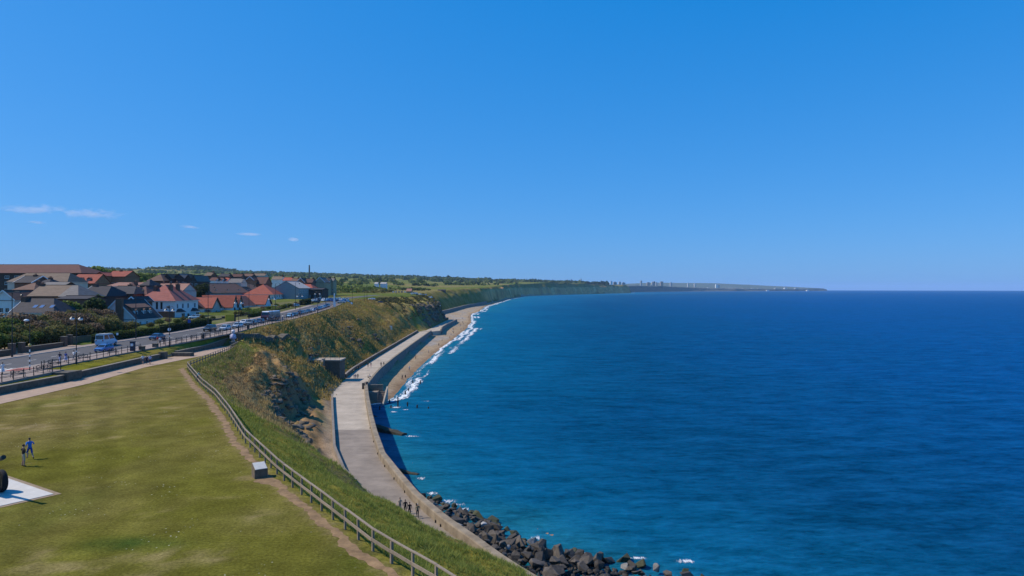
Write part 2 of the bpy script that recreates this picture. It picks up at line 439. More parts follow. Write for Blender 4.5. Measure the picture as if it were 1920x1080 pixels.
    shing = np.clip(0.5+1.4*fbm(x/5, y/25, 161, 3) - 0.8*sstep(-9, -3, x-wx), 0, 1)
    cb = mixc(cb, (0.29, 0.255, 0.22), shing)
    cb = mixc(cb, (0.235, 0.155, 0.095), wet)
    c = np.where(bc[:, None], cb, c)
    c = mixc(c, (0.085, 0.115, 0.115), sstep(4900, 6000, y)*.9)  # distance haze painted in: farthest land fades to dull blue-green
    return np.clip(c*(1+0.22*n2[:, None]*np.where(bc, .5, 1)[:, None]), 0.004, 0.9)

def ground_material():
    m, nt, b, out = nodes_of('ground_cover')
    N = nt.nodes; L = nt.links
    at = N.new('ShaderNodeAttribute'); at.attribute_name = 'Col'
    geo = N.new('ShaderNodeNewGeometry')
    def noise(sc, det=4, rough=.65):
        z = N.new('ShaderNodeTexNoise'); z.inputs['Scale'].default_value = sc; z.inputs['Detail'].default_value = det; z.inputs['Roughness'].default_value = rough
        L.new(geo.outputs['Position'], z.inputs['Vector']); return z
    nA = noise(5.5, 6, .75); nB = noise(0.55, 5); nC = noise(0.06, 3)
    def rng(src, lo, hi, a=.3, c=.7):
        r = N.new('ShaderNodeMapRange'); r.inputs[1].default_value = a; r.inputs[2].default_value = c; r.inputs[3].default_value = lo; r.inputs[4].default_value = hi
        L.new(src, r.inputs[0]); return r.outputs[0]
    def mul(a, s):
        v = N.new('ShaderNodeVectorMath'); v.operation = 'SCALE'; L.new(a, v.inputs[0]); L.new(s, v.inputs['Scale']); return v.outputs[0]
    c = mul(at.outputs['Color'], rng(nA.outputs[0], .52, 1.5)); c = mul(c, rng(nB.outputs[0], .78, 1.24)); c = mul(c, rng(nC.outputs[0], .88, 1.12))
    # daisies and clover heads on the lawn
    lw = N.new('ShaderNodeAttribute'); lw.attribute_name = 'lawn'
    vo = N.new('ShaderNodeTexVoronoi'); vo.inputs['Scale'].default_value = 2.6; L.new(geo.outputs['Position'], vo.inputs['Vector'])
    th = N.new('ShaderNodeMath'); th.operation = 'LESS_THAN'; th.inputs[1].default_value = 0.11; L.new(vo.outputs['Distance'], th.inputs[0])
    pt = noise(0.22, 3); pm = rng(pt.outputs[0], 0, 1, .52, .66)
    m1 = N.new('ShaderNodeMath'); m1.operation = 'MULTIPLY'; L.new(th.outputs[0], m1.inputs[0]); L.new(pm, m1.inputs[1])
    m2 = N.new('ShaderNodeMath'); m2.operation = 'MULTIPLY'; L.new(m1.outputs[0], m2.inputs[0]); L.new(lw.outputs['Fac'], m2.inputs[1])
    mx = N.new('ShaderNodeMix'); mx.data_type = 'RGBA'; mx.inputs['B'].default_value = (.55, .56, .47, 1)
    L.new(m2.outputs[0], mx.inputs['Factor']); L.new(c, mx.inputs['A'])
    L.new(mx.outputs['Result'], b.inputs['Base Color'])
    b.inputs['Roughness'].default_value = 0.95; b.inputs['Specular IOR Level'].default_value = 0.0
    bp = N.new('ShaderNodeBump'); bp.inputs['Strength'].default_value = 0.55; bp.inputs['Distance'].default_value = 0.10
    ad = N.new('ShaderNodeMath'); ad.operation = 'MULTIPLY_ADD'; ad.inputs[1].default_value = 2.2
    L.new(nB.outputs[0], ad.inputs[0]); L.new(nA.outputs[0], ad.inputs[2])
    L.new(ad.outputs[0], bp.inputs['Height']); L.new(bp.outputs[0], b.inputs['Normal'])
    return m
GROUND = ground_material()

def grid_mesh(name, X, Y, mats, smooth=True, zfun=terrain, attrs=True):
    ny, nx = X.shape
    x = X.ravel(); y = Y.ravel()
    z = zfun(x, y) - np.where(y > 700, curv(x, y), 0)
    idx = np.arange(nx*ny).reshape(ny, nx)
    f = np.stack([idx[:-1, :-1], idx[:-1, 1:], idx[1:, 1:], idx[1:, :-1]], -1).reshape(-1, 4)
    me = np_mesh(name, np.stack([x, y, z], -1), f, mats, smooth)
    if attrs:
        ca = me.attributes.new('Col', 'FLOAT_COLOR', 'POINT')
        c = ground_col(x, y)
        ca.data.foreach_set('color', np.concatenate([c, np.ones((len(c), 1))], 1).astype(np.float32).ravel())
        la = me.attributes.new('lawn', 'FLOAT', 'POINT')
        w = ((x < Fx(y)-1.6) & (x > -62) & (y < 150)).astype(np.float32)
        la.data.foreach_set('value', w)
    return me
def arange_to(*segs):
    out = []
    for a, b, s in segs: out.append(np.arange(a, b, s))
    return np.unique(np.concatenate(out))
# near ground: fine in the part that lies close
ys = arange_to((6, 130, 0.55), (130, 246, 0.8), (246, 248.1, 2))
xs = arange_to((-140, -74, 2.0), (-74, 16, 0.6), (16, 70, 3))
wl = None
X, Y = np.meshgrid(xs, ys)
tag(link('ground', grid_mesh('ground', X, Y, GROUND)), kind='structure')
# slopes and town further on
ys2 = arange_to((246, 720, 2.0), (720, 722.1, 2)); xs2 = arange_to((-460, -130, 8), (-130, -20, 1.6), (-20, 30, 5))
X, Y = np.meshgrid(xs2, ys2); tag(link('ground', grid_mesh('ground_beyond', X, Y, GROUND)), kind='structure')
# town ground to the west
X, Y = np.meshgrid(arange_to((-460, -131, 8)), arange_to((6, 254, 8))); tag(link('ground', grid_mesh('ground_west', X, Y, GROUND, zfun=lambda a, b: terrain(a, b)-0.05)), kind='structure')
# distant coast: columns follow the shoreline
s = np.concatenate([-np.geomspace(6000, 90, 60), np.arange(-88, 40, 3.0)])
yy = np.concatenate([np.arange(718, 2000, 7.0), np.arange(2000, 5600, 14.0), np.arange(5600, 10600, 60.0)])
S, Y = np.meshgrid(s, yy); X = S + Wx(Y)
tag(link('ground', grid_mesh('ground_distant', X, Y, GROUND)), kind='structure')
S, Y = np.meshgrid(-np.geomspace(6000, 300, 40), np.arange(240, 726, 12.0)); X = S-140
tag(link('ground', grid_mesh('ground_inland', X, Y, GROUND, zfun=lambda a, b: terrain(a, b)-0.15)), kind='structure')
# ================================================================== sea
def sea_material():
    m, nt, b, out = nodes_of('sea_water')
    N = nt.nodes; L = nt.links
    N.remove(b)
    geo = N.new('ShaderNodeNewGeometry')
    at = N.new('ShaderNodeAttribute'); at.attribute_name = 'deep'
    def noise(scale, det, rot, rough=.6):
        mp = N.new('ShaderNodeMapping'); mp.inputs['Scale'].default_value = scale; mp.inputs['Rotation'].default_value = (0, 0, R(rot))
        L.new(geo.outputs['Position'], mp.inputs[0])
        z = N.new('ShaderNodeTexNoise'); z.inputs['Scale'].default_value = 1; z.inputs['Detail'].default_value = det; z.inputs['Roughness'].default_value = rough
        L.new(mp.outputs[0], z.inputs['Vector']); return z.outputs[0]
    def math_(op, a, b=None, c=None):
        n = N.new('ShaderNodeMath'); n.operation = op
        for i, v in enumerate((a, b, c)):
            if v is None: continue
            if isinstance(v, (int, float)): n.inputs[i].default_value = v
            else: L.new(v, n.inputs[i])
        return n.outputs[0]
    r = N.new('ShaderNodeValToRGB'); cr = r.color_ramp
    cr.elements[0].position = 0.0; cr.elements[0].color = (0.0080, 0.135, 0.215, 1)
    cr.elements[1].position = 1.0; cr.elements[1].color = (0.0004, 0.068, 0.225, 1)
    e = cr.elements.new(0.2); e.color = (0.0020, 0.104, 0.215, 1)
    e = cr.elements.new(0.5); e.color = (0.0006, 0.061, 0.155, 1)
    wob = noise((.012, .005, 1), 3, 12)
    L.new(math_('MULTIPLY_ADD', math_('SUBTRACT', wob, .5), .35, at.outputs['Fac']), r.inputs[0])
    # ripples, wavelets and long swell: heights for the normals, sky gloss by noise, ripple light and dark painted into the colour
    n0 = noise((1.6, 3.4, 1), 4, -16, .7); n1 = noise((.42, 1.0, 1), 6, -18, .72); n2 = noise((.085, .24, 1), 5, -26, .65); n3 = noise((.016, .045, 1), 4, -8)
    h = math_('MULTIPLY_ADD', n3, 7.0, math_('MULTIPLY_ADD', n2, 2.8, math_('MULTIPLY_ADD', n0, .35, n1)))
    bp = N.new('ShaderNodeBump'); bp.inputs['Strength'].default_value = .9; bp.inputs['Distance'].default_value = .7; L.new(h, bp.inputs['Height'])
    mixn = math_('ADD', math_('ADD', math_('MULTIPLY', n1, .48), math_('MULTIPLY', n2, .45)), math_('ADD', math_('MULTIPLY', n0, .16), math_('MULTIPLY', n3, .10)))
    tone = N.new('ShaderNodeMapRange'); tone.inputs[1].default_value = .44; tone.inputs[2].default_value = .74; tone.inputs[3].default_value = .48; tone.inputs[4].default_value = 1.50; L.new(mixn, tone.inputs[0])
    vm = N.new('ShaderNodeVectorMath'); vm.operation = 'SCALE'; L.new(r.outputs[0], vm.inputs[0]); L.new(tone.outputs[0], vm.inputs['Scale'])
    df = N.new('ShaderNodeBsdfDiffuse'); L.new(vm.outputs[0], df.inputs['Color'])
    gl = N.new('ShaderNodeBsdfGlossy'); gl.inputs['Roughness'].default_value = .12; gl.inputs['Color'].default_value = (.35, .80, 1, 1)
    lw = N.new('ShaderNodeLayerWeight'); lw.inputs['Blend'].default_value = .5
    face = math_('POWER', lw.outputs['Facing'], 3.0)
    crest = N.new('ShaderNodeMapRange'); crest.inputs[1].default_value = .54; crest.inputs[2].default_value = .76; crest.inputs[3].default_value = .02; crest.inputs[4].default_value = .42; L.new(mixn, crest.inputs[0])
    ms = N.new('ShaderNodeMixShader'); L.new(math_('MULTIPLY', crest.outputs[0], face), ms.inputs[0]); L.new(df.outputs[0], ms.inputs[1]); L.new(gl.outputs[0], ms.inputs[2])
    for q_ in (df, gl, lw): L.new(bp.outputs[0], q_.inputs['Normal'])
    L.new(ms.outputs[0], out.inputs['Surface'])
    return m
SEA = sea_material()
xs = np.concatenate([-np.geomspace(30000, 70, 24), np.arange(-66, 180, 4.0), np.geomspace(180, 46000, 60)])
ys = np.concatenate([np.arange(20, 700, 6.0), np.geomspace(700, 46000, 90)])
X, Y = np.meshgrid(xs, ys); x = X.ravel(); y = Y.ravel()
idx = np.arange(len(x)).reshape(X.shape)
f = np.stack([idx[:-1, :-1], idx[:-1, 1:], idx[1:, 1:], idx[1:, :-1]], -1).reshape(-1, 4)
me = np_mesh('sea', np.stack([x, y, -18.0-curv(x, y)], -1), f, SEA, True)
off = np.maximum(x - Wx(np.minimum(y, 4600)), 0)
deep = np.clip(off/(130+0.42*np.minimum(y, 4600)), 0, 1)**0.62  # offshore depth; also darkens nearby water to paint its weaker sky reflection
deep = np.where(y > 3500, np.maximum(deep, sstep(3500, 7000, y)*.85), deep)
me.attributes.new('deep', 'FLOAT', 'POINT').data.foreach_set('value', deep.astype(np.float32))
tag(link('sea', me), kind='structure')

# surf along the beach: broken white water, low ridges of real height
def foam_material():
    m, nt, b, out = nodes_of('sea_foam')
    N = nt.nodes; L = nt.links
    b.inputs['Base Color'].default_value = (.78, .80, .82, 1); b.inputs['Roughness'].default_value = .8
    tr = N.new('ShaderNodeBsdfTransparent'); mx = N.new('ShaderNodeMixShader')
    at = N.new('ShaderNodeAttribute'); at.attribute_name = 'dens'
    geo = N.new('ShaderNodeNewGeometry')
    mp = N.new('ShaderNodeMapping'); mp.inputs['Scale'].default_value = (1.7, .34, 1); L.new(geo.outputs['Position'], mp.inputs[0])
    nz = N.new('ShaderNodeTexNoise'); nz.inputs['Scale'].default_value = 1; nz.inputs['Detail'].default_value = 9; nz.inputs['Roughness'].default_value = .82
    L.new(mp.outputs[0], nz.inputs['Vector'])
    hc = N.new('ShaderNodeMapRange'); hc.inputs[1].default_value = .30; hc.inputs[2].default_value = .70; L.new(nz.outputs[0], hc.inputs[0])
    ad = N.new('ShaderNodeMath'); ad.operation = 'MULTIPLY_ADD'; ad.inputs[1].default_value = 1.25; L.new(at.outputs['Fac'], ad.inputs[0]); L.new(hc.outputs[0], ad.inputs[2])
    mr = N.new('ShaderNodeMapRange'); mr.inputs[1].default_value = .98; mr.inputs[2].default_value = 1.38; mr.inputs[4].default_value = .93; L.new(ad.outputs[0], mr.inputs[0])
    L.new(mr.outputs[0], mx.inputs[0]); L.new(tr.outputs[0], mx.inputs[1]); L.new(b.outputs[0], mx.inputs[2])
    L.new(mx.outputs[0], out.inputs['Surface'])
    return m
FOAM = foam_material()
fy = np.concatenate([np.arange(186, 700, 1.5), np.arange(700, 1700, 4.0), np.arange(1700, 4700, 14.0)]); v = np.linspace(0, 1, 26)
V, Y = np.meshgrid(v, fy)
wid = np.interp(Y, [186,200,320,360,520,640,900,1000,1700,4700], [2,7,8,14,20,16,17,12,14,40])
Xf = Wx(Y) - 0.4 + V*wid + 0.9*fbm(Y/9, V*2, 201, 3)
o = V*wid
def crest(c, w, seed, thr):
    cc = c + 1.5*fbm(Y/14, V*0, seed, 3)
    return np.exp(-((o-cc)/w)**2)*np.clip(0.62+1.4*fbm(Y/44, V*0+seed, seed+5, 3)-thr, .62 if thr < -.3 else 0, 1)
dens = np.maximum.reduce([crest(1.6, 1.8, 210, -.35), crest(4.0, 2.0, 260, -.1), crest(8.5, 2.2, 220, .22)*(Y > 330), crest(12.0, 2.0, 230, .25)*(Y > 380)*(Y < 700)*.8, crest(5.5, 1.2, 240, .12)])
dens = np.where(Y > 1000, np.maximum(dens, np.exp(-((o-5)/(3.2+Y*.0012))**2)*.85), dens)
dens = dens*.66*sstep(0, .03, V)*(1-sstep(.9, 1, V))
Zf = -17.97 + 0.28*dens - curv(Xf, Y)
idx = np.arange(Xf.size).reshape(Xf.shape); f = np.stack([idx[:-1, :-1], idx[:-1, 1:], idx[1:, 1:], idx[1:, :-1]], -1).reshape(-1, 4)
me = np_mesh('surf', np.stack([Xf.ravel(), Y.ravel(), Zf.ravel()], -1), f, FOAM, True)
me.attributes.new('dens', 'FLOAT', 'POINT').data.foreach_set('value', dens.ravel().astype(np.float32))
tag(link('surf', me), 'white surf breaking along the beach', None, None, 'stuff')
# small patches of broken water round the boulders and groynes
def foam_patch(cx, cy, rx, ry, seed):
    n, k = 9, 18
    vs = [(cx, cy, -17.93)]; ds = [1.0]
    for i in range(1, n):
        r = i/(n-1)
        for j in range(k):
            t = 2*math.pi*j/k; vs.append((cx+rx*r*math.cos(t), cy+ry*r*math.sin(t), -17.93)); ds.append((1-r)**.8)
    fs = []
    for j in range(k): fs.append((0, 1+j, 1+(j+1) % k))
    tri = []
    for i in range(1, n-1):
        for j in range(k):
            a = 1+(i-1)*k+j; b2 = 1+(i-1)*k+(j+1) % k; tri.append((a, a+k, b2+k)); tri.append((a, b2+k, b2))
    return vs, fs+tri, ds
vs, fs, ds = [], [], []
for (px, py, rx, ry, sd) in [(742,764,2.6,2.0,1),(760,768,1.6,.8,2),(772,818,2.6,1.0,3),(790,896,1.2,1.6,4),(812,925,1.4,1.2,5),(842,940,2.0,1.4,6),(856,946,2.0,1.1,7),(868,954,1.3,1.0,8),(880,966,2,1,9),(905,978,1.6,1,10),
                            (1008,1008,1.0,1.2,11),(1096,1038,1.4,.6,12),(1286,1052,1.8,.8,13),(1192,1046,1.6,.6,16),(800,752,1.5,.5,17),(738,772,1.6,1.2,18)]:
    p = P(px, py, -17.93); a, b2, c = foam_patch(p[0], p[1], rx*1.2, ry*1.3, sd); base = len(vs)
    vs += a; ds += [q*.62 for q in c]; fs += [tuple(base+i for i in g) for g in b2]
me = np_mesh('surf', np.array(vs), np.array(fs), FOAM, True)
me.attributes.new('dens', 'FLOAT', 'POINT').data.foreach_set('value', np.array(ds, dtype=np.float32))
tag(link('surf', me), 'white broken water between the boulders and groynes', None, None, 'stuff')

# ================================================================== materials of the setting
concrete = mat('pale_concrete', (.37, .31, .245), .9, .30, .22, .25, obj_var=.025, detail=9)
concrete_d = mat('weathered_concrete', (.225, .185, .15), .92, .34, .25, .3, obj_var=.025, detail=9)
wall_conc = mat('seawall_concrete', (.195, .150, .102), .93, .35, .6, .5, col2=(.30, .245, .18))
wall_dark = mat('seawall_face', (.17, .16, .145), .93, .4, .5, .5)
stone = mat('dark_stone_wall', (.115, .098, .075), .95, .5, 1.6, .9)
coping = mat('stone_coping', (.21, .18, .14), .9, .3, 1.2, .4)
asphalt = mat('road_asphalt', (.082, .078, .080), .9, .14, .8, .1)
paving = mat('pinkish_paving', (.35, .245, .175), .9, .22, 1.0, .2)
pave_l = mat('pavement_slabs', (.25, .195, .165), .9, .15, .9, .1)
kerbm = mat('kerb_stone', (.42, .39, .35), .9, .15, 1.0, .1)
white_paint = mat('road_paint', (.72, .70, .66), .8, .12, 2)
redsurf = mat('red_tactile_surface', (.30, .105, .085), .9, .15, 1)
timber = mat('weathered_timber', (.235, .185, .135), .85, .35, 2.5, .5, stretch=(6, 6, 1.2), obj_var=.14)
iron = mat('black_iron', (.012, .012, .014), .45, .2, 4, 0, spec=.5)
brick = mat('brown_brick', (.15, .085, .058), .92, .3, 3, .4)
brick_o = mat('orange_brick', (.30, .155, .085), .92, .25, 3, .3)
dark_conc = mat('stained_concrete', (.11, .092, .07), .95, .35, .8, .5)

def strip_mesh(name, xa, xb, zf, ys, m, thick=0.0):
    vs = []; fs = []
    for i, y in enumerate(ys):
        z = float(zf(y)); vs += [(float(xa(y)), y, z), (float(xb(y)), y, z)]
        if i: fs.append((2*i-2, 2*i-1, 2*i+1, 2*i))
    if thick:
        n = len(vs); vs += [(a, b, c-thick) for (a, b, c) in vs[:n]]
        for i in range(1, len(ys)):
            a, b, c, d = 2*i-2, 2*i-1, 2*i+1, 2*i
            fs += [(a, d, d+n, a+n), (c, b, b+n, c+n)]
        fs += [(1, 0, n, n+1), (n-2, n-1, 2*n-1, 2*n-2)]
    return mesh_data(name, vs, fs, m)
# ------------------------------------------------------------------ road, kerbs, pavements
ry = list(np.arange(50, 520, 4.0))
road = tag(link('road', strip_mesh('road', KW, KE, lambda y: zR(y)+.03, ry, asphalt)), kind='structure')
pv = tag(link('pavement', strip_mesh('pavement', lambda y: KE(y)+.15, lambda y: Rx(y)+.35, lambda y: zR(y)+.15, list(np.arange(50, 345, 3.0)), pave_l, .3)), kind='structure')
kb = strip_mesh('kerb', KE, lambda y: KE(y)+.147, lambda y: zR(y)+.155, list(np.arange(50, 345, 3.0)), kerbm, .2); link('kerb', kb, pv)
pw = tag(link('pavement', strip_mesh('pavement_west', lambda y: KW(y)-2.4, lambda y: KW(y)-.15, lambda y: zR(y)+.15, list(np.arange(50, 330, 3.0)), pave_l, .3)), kind='structure')
kb = strip_mesh('kerb', lambda y: KW(y)-.147, KW, lambda y: zR(y)+.155, list(np.arange(50, 330, 3.0)), kerbm, .2); link('kerb', kb, pw)
pathR = line([(40,-60),(70,-61.5),(100,-61.9),(120,-64.6),(134,-64.2),(150,-63.0),(165,-66.5)])
path = tag(link('path', strip_mesh('path', lambda y: WALLX(y)+.15, pathR, lambda y: .035, list(np.arange(42, 166, 2.0)), paving)), kind='structure')
# alcove paving behind the wall for the benches
tag(link('pavement', strip_mesh('bench_alcove', lambda y: Rx(y)+.3, lambda y: Rx(y)+3.9, lambda y: zR(y)+.10, [91.5, 96, 100, 104.6], pave_l, .6)), kind='structure')
# road markings
for y in np.arange(62, 330, 6.0):
    c = lambda t: (KE(t)+KW(t))/2
    link('lane_marking', strip_mesh('lane_marking', lambda t: c(t)-.06, lambda t: c(t)+.06, lambda t: zR(t)+.036, [y, y+2.2], white_paint), road)
zy0, zy1 = 102.5, 106.0
for k in range(9):
    f0 = KW(104)+.5+k*1.18
    link('zebra_stripe', strip_mesh('zebra_stripe', lambda t: f0, lambda t: f0+.58, lambda t: zR(t)+.036, [zy0, zy1], white_paint), road)
for k, y in enumerate((zy0-.6, zy1+.5)):
    link('give_way_line', strip_mesh('give_way_line', lambda t: KW(t)+.3, lambda t: KE(t)-.3, lambda t: zR(t)+.036, [y, y+.15], white_paint), road)
link('tactile_paving', strip_mesh('tactile_paving', lambda t: KE(t)+.2, lambda t: KE(t)+2.6, lambda t: zR(t)+.156, [zy0, zy1], redsurf), pv)

# ------------------------------------------------------------------ promenade in cast bays
prom = tag(empty('promenade', (0, 0, 0)), kind='structure')
pys = list(np.arange(58, 442, 4.8))
tone = {}
for a, b in zip(pys[:-1], pys[1:]):
    g = 0.014
    yy = [a+g, (a+b)/2, b-g]
    z0 = -14.0 + random.uniform(-.006, .006)
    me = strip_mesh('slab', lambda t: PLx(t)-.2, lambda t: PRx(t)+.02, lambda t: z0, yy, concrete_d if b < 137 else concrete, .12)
    link('slab', me, prom)
prom2 = tag(empty('promenade', (0, 0, 0)), kind='structure')
for a in np.arange(446, 600, 8.0):
    link('slab', strip_mesh('slab', lambda t: PLx(t)-.2, lambda t: PRx(t)+.02, lambda t: -14.0, [a+.05, a+4, a+7.95], concrete, .12), prom2)

# ------------------------------------------------------------------ sea wall in sections
def wall_sections(owner, xf, ys, prof, mats, mi, name='wall_section', gap=.015):
    """prof: list of (dx, z) points round the cross-section"""
    k = len(prof)
    for a, b in zip(ys[:-1], ys[1:]):
        st = [a+gap, (a+b)/2, b-gap]
        vs = []; fs = []; mm = []
        dz = random.uniform(-.012, .012)
        for y in st:
            t = (float(xf(y+.5))-float(xf(y-.5)))      # run along the wall
            l = math.hypot(t, 1); nx, ny = 1/l, -t/l
            for (dx, z) in prof: vs.append((float(xf(y))+dx*nx, y+dx*ny, z+(dz if z > -14.3 else 0)))
        for i in range(2):
            for j in range(k):
                j2 = (j+1) % k; fs.append((i*k+j, i*k+j2, (i+1)*k+j2, (i+1)*k+j)); mm.append(mi[j])
        fs.append(tuple(reversed(range(k)))); mm.append(mi[0]); fs.append(tuple(2*k+j for j in range(k))); mm.append(mi[0])
        link(name, mesh_data(name, vs, fs, mats, mm), owner)
sw = tag(empty('sea_wall', (0, 0, -14)), 'long curving concrete sea wall along the promenade', 'wall')
sw.location = (0, 0, 0)
prof = [(0, -14.3), (.06, -13.05), (.16, -12.92), (.92, -12.88), (1.04, -13.0), (1.22, -15.5), (1.7, -20.5), (0, -20.5)]
wall_sections(sw, PRx, list(np.arange(60, 190.5, 5.42)), prof, [wall_conc, wall_dark], [0,0,0,0,1,1,1,1])
prof2 = [(0, -14.3), (.04, -13.25), (.1, -13.15), (.78, -13.12), (.86, -13.2), (1.0, -15.5), (1.35, -18.6), (0, -18.6)]
wall_sections(sw, PRx, list(np.arange(191.2, 438.5, 5.6)), prof2, [wall_conc, wall_dark], [0,0,0,0,1,1,1,1])
for y in (80.2, 81.6, 88, 93.5, 100, 107, 115, 124, 136):
    m = MB(); x = float(PRx(y)); m.box(x-.05, x+.12, y-.22, y+.22, -14.0, -13.72); m.build('drain_hole', mat('drain_black', (.01, .01, .01)), sw)
sw2 = tag(empty('sea_wall', (0, 0, 0)), 'short curved sea wall at the far end of the promenade', 'wall')
wall_sections(sw2, PRx, list(np.arange(449, 600, 10.0)), [(0,-14.3),(.04,-13.3),(.8,-13.25),(.9,-13.4),(1.4,-18.6),(0,-18.6)], [wall_conc, wall_dark], [0,0,1,1,1,1])
m = MB()   # lit end ramp between the two walls
m.add([(-60.5,440,-14.02),(-51.6,440,-14.02),(-46.4,449,-14.02),(-46.2,449.4,-18.4),(-50.4,439.6,-18.4),(-60.5,450,-14.02)], [(0,1,2,5),(1,4,3,2)])
m.build('ramp', concrete, sw2)
W3 = line([(760,-81),(823,-77.5),(1016,-71.5),(1170,-60),(1329,-50)])
sw3 = tag(empty('sea_wall', (0, 0, 0)), 'distant sea wall at the foot of the green cliff beyond the beach', 'wall')
wall_sections(sw3, W3, list(np.linspace(760, 1329, 22)), [(0,-13.2),(.2,-11.6),(1.4,-11.6),(1.8,-17),(0,-17)], [concrete, wall_dark], [0,0,1,1,1])
# ------------------------------------------------------------------ low wall along the inner edge of the promenade
iw = tag(empty('promenade_wall', (0, 0, 0)), 'low concrete wall at the cliff foot beside the near promenade', 'wall')
wall_sections(iw, lambda y: PLx(y)-.1, list(np.arange(97, 181, 6.0)), [(0,-14.3),(0,-13.15),(-.42,-13.1),(-.5,-14.3)], [concrete_d], [0]*4)
m = MB(); 
for (ya, yb) in ((90.0, 94.4),):
    m2 = MB(); m2.bar((float(PLx(ya)), ya, -13.7), (float(PLx(yb)), yb, -13.7), .4, .9); m2.build('wall_section', concrete_d, iw)
iw2 = tag(empty('promenade_wall', (0, 0, 0)), 'dark retaining wall below the grass slope beside the far promenade', 'wall')
wall_sections(iw2, lambda y: PLx(y)-.05, list(np.arange(212, 440, 6.0)), [(0,-14.3),(0,-12.75),(-.35,-12.7),(-.7,-12.7),(-.7,-14.3)], [concrete_d, dark_conc], [1,0,0,1,1])

# ------------------------------------------------------------------ concrete block with steps down from the cliff path
st = tag(empty('stair_block', (-54, 205, -14)), 'dark concrete lookout platform with steps down to the promenade', 'stairs')
def sb(name, x0, x1, y0, y1, z0, z1, m=dark_conc): 
    q = MB(); q.box(x0+54, x1+54, y0-205, y1-205, z0+14, z1+14); return q.build(name, m, st)
sb('block', -56.0, -51.6, 204.5, 211, -15, -7.9)
sb('platform', -60.6, -51.4, 204.3, 211.2, -7.9, -7.55, concrete)
sb('flank_wall', -56.6, -56.0, 188.5, 204.5, -15, -12.0, dark_conc)
q = MB(); q.add([(-56.6+54,188.5-205,0),(-56.0+54,188.5-205,0),(-56.0+54,204.4-205,0),(-56.6+54,204.4-205,0),(-56.6+54,188.5-205,1.6),(-56.0+54,188.5-205,1.6),(-56.0+54,204.4-205,7.2),(-56.6+54,204.4-205,7.2)],
    [(0,3,2,1),(4,5,6,7),(0,1,5,4),(1,2,6,5),(2,3,7,6),(3,0,4,7)]); q.build('stair_wall', concrete_d, st)
q = MB(); q.add([(-60.9+54,190-205,0),(-60.3+54,190-205,0),(-60.3+54,206-205,0),(-60.9+54,206-205,0),(-60.9+54,190-205,2.4),(-60.3+54,190-205,2.4),(-60.3+54,206-205,7.6),(-60.9+54,206-205,7.6)],
    [(0,3,2,1),(4,5,6,7),(0,1,5,4),(1,2,6,5),(2,3,7,6),(3,0,4,7)]); q.build('stair_wall', concrete_d, st)
for k in range(26):
    z = -13.85 + k*.242; y = 190.2+k*.55
    sb('step', -60.3, -56.6, y, y+.56, z-.6, z)
rl = MB()
for k in range(5):
    t = k/4; y = 179.5+t*12; z = -13.8+t*2.6; rl.tube([(-51.0-t*3.4+54, y-205, z+14-.3), (-51.0-t*3.4+54, y-205, z+14+1.0)], .04, 6)
for h in (.55, 1.0): rl.tube([(-51.0+54, 179.5-205, .2+h), (-54.4+54, 191.5-205, 2.8+h)], .04, 6)
rl.build('handrail', mat('galvanised_rail', (.30, .30, .30), .4, .1, 4, metal=.6), st)
pr = MB()
for k in range(7): pr.tube([(-60+k*1.4+54, -.5, 6.4), (-60+k*1.4+54, -.5, 7.5)], .035, 6)
for h in (6.95, 7.5): pr.tube([(-60+54, -.5, h), (-51.6+54, -.5, h)], .03, 6)
pr.build('guard_rail', iron, st)
# landing with dark beam at the stair foot
lb = tag(empty('cattle_barrier', (-51, 176, -14)), 'low dark timber barrier at the foot of the cliff steps', 'barrier')
q = MB(); q.bar((-4.2, 1.2, .9), (1.8, 0, .9), .35, .7); q.build('beam', mat('dark_timber', (.05, .04, .03), .9), lb)
q = MB(); q.box(1.2, 1.9, -.4, .3, -.2, 1.4); q.build('end_post', concrete_d, lb)
# ------------------------------------------------------------------ beach access steps through the sea wall
ba = tag(empty('beach_steps', (-40, 190, -14)), 'concrete beach steps jutting out through the sea wall', 'stairs')
def bb(name, x0, x1, y0, y1, z0, z1, m=wall_conc):
    q = MB(); q.box(x0, x1, y0, y1, z0, z1); return q.build(name, m, ba)
bb('landing', -1.2, 2.6, -.6, 2.4, -5, -.9, concrete_d); bb('side_wall', -.4, 3.6, 2.4, 2.9, -5.5, .75); bb('side_wall', -.6, -.1, -1.0, 2.4, -5.5, .3, dark_conc)
for k in range(9): bb('step', 2.6, 4.6, 2.0-k*.55, 2.55-k*.55, -6, -1.15-k*.42, concrete_d)
q = MB(); q.add([(4.6,2.8,-6),(5.0,2.8,-6),(5.0,-4,-6),(4.6,-4,-6),(4.6,2.8,.2),(5.0,2.8,.2),(5.0,-4,-3.6),(4.6,-4,-3.6)], [(0,1,2,3),(7,6,5,4),(4,5,1,0),(5,6,2,1),(6,7,3,2),(7,4,0,3)]); q.build('side_wall', concrete, ba)
bb('gate_pier', -1.5, -.8, -1.2, -.5, -.4, 1.7, stone); bb('gate_pier', -1.3, -.6, 2.3, 3.0, -.4, 1.6, wall_conc)
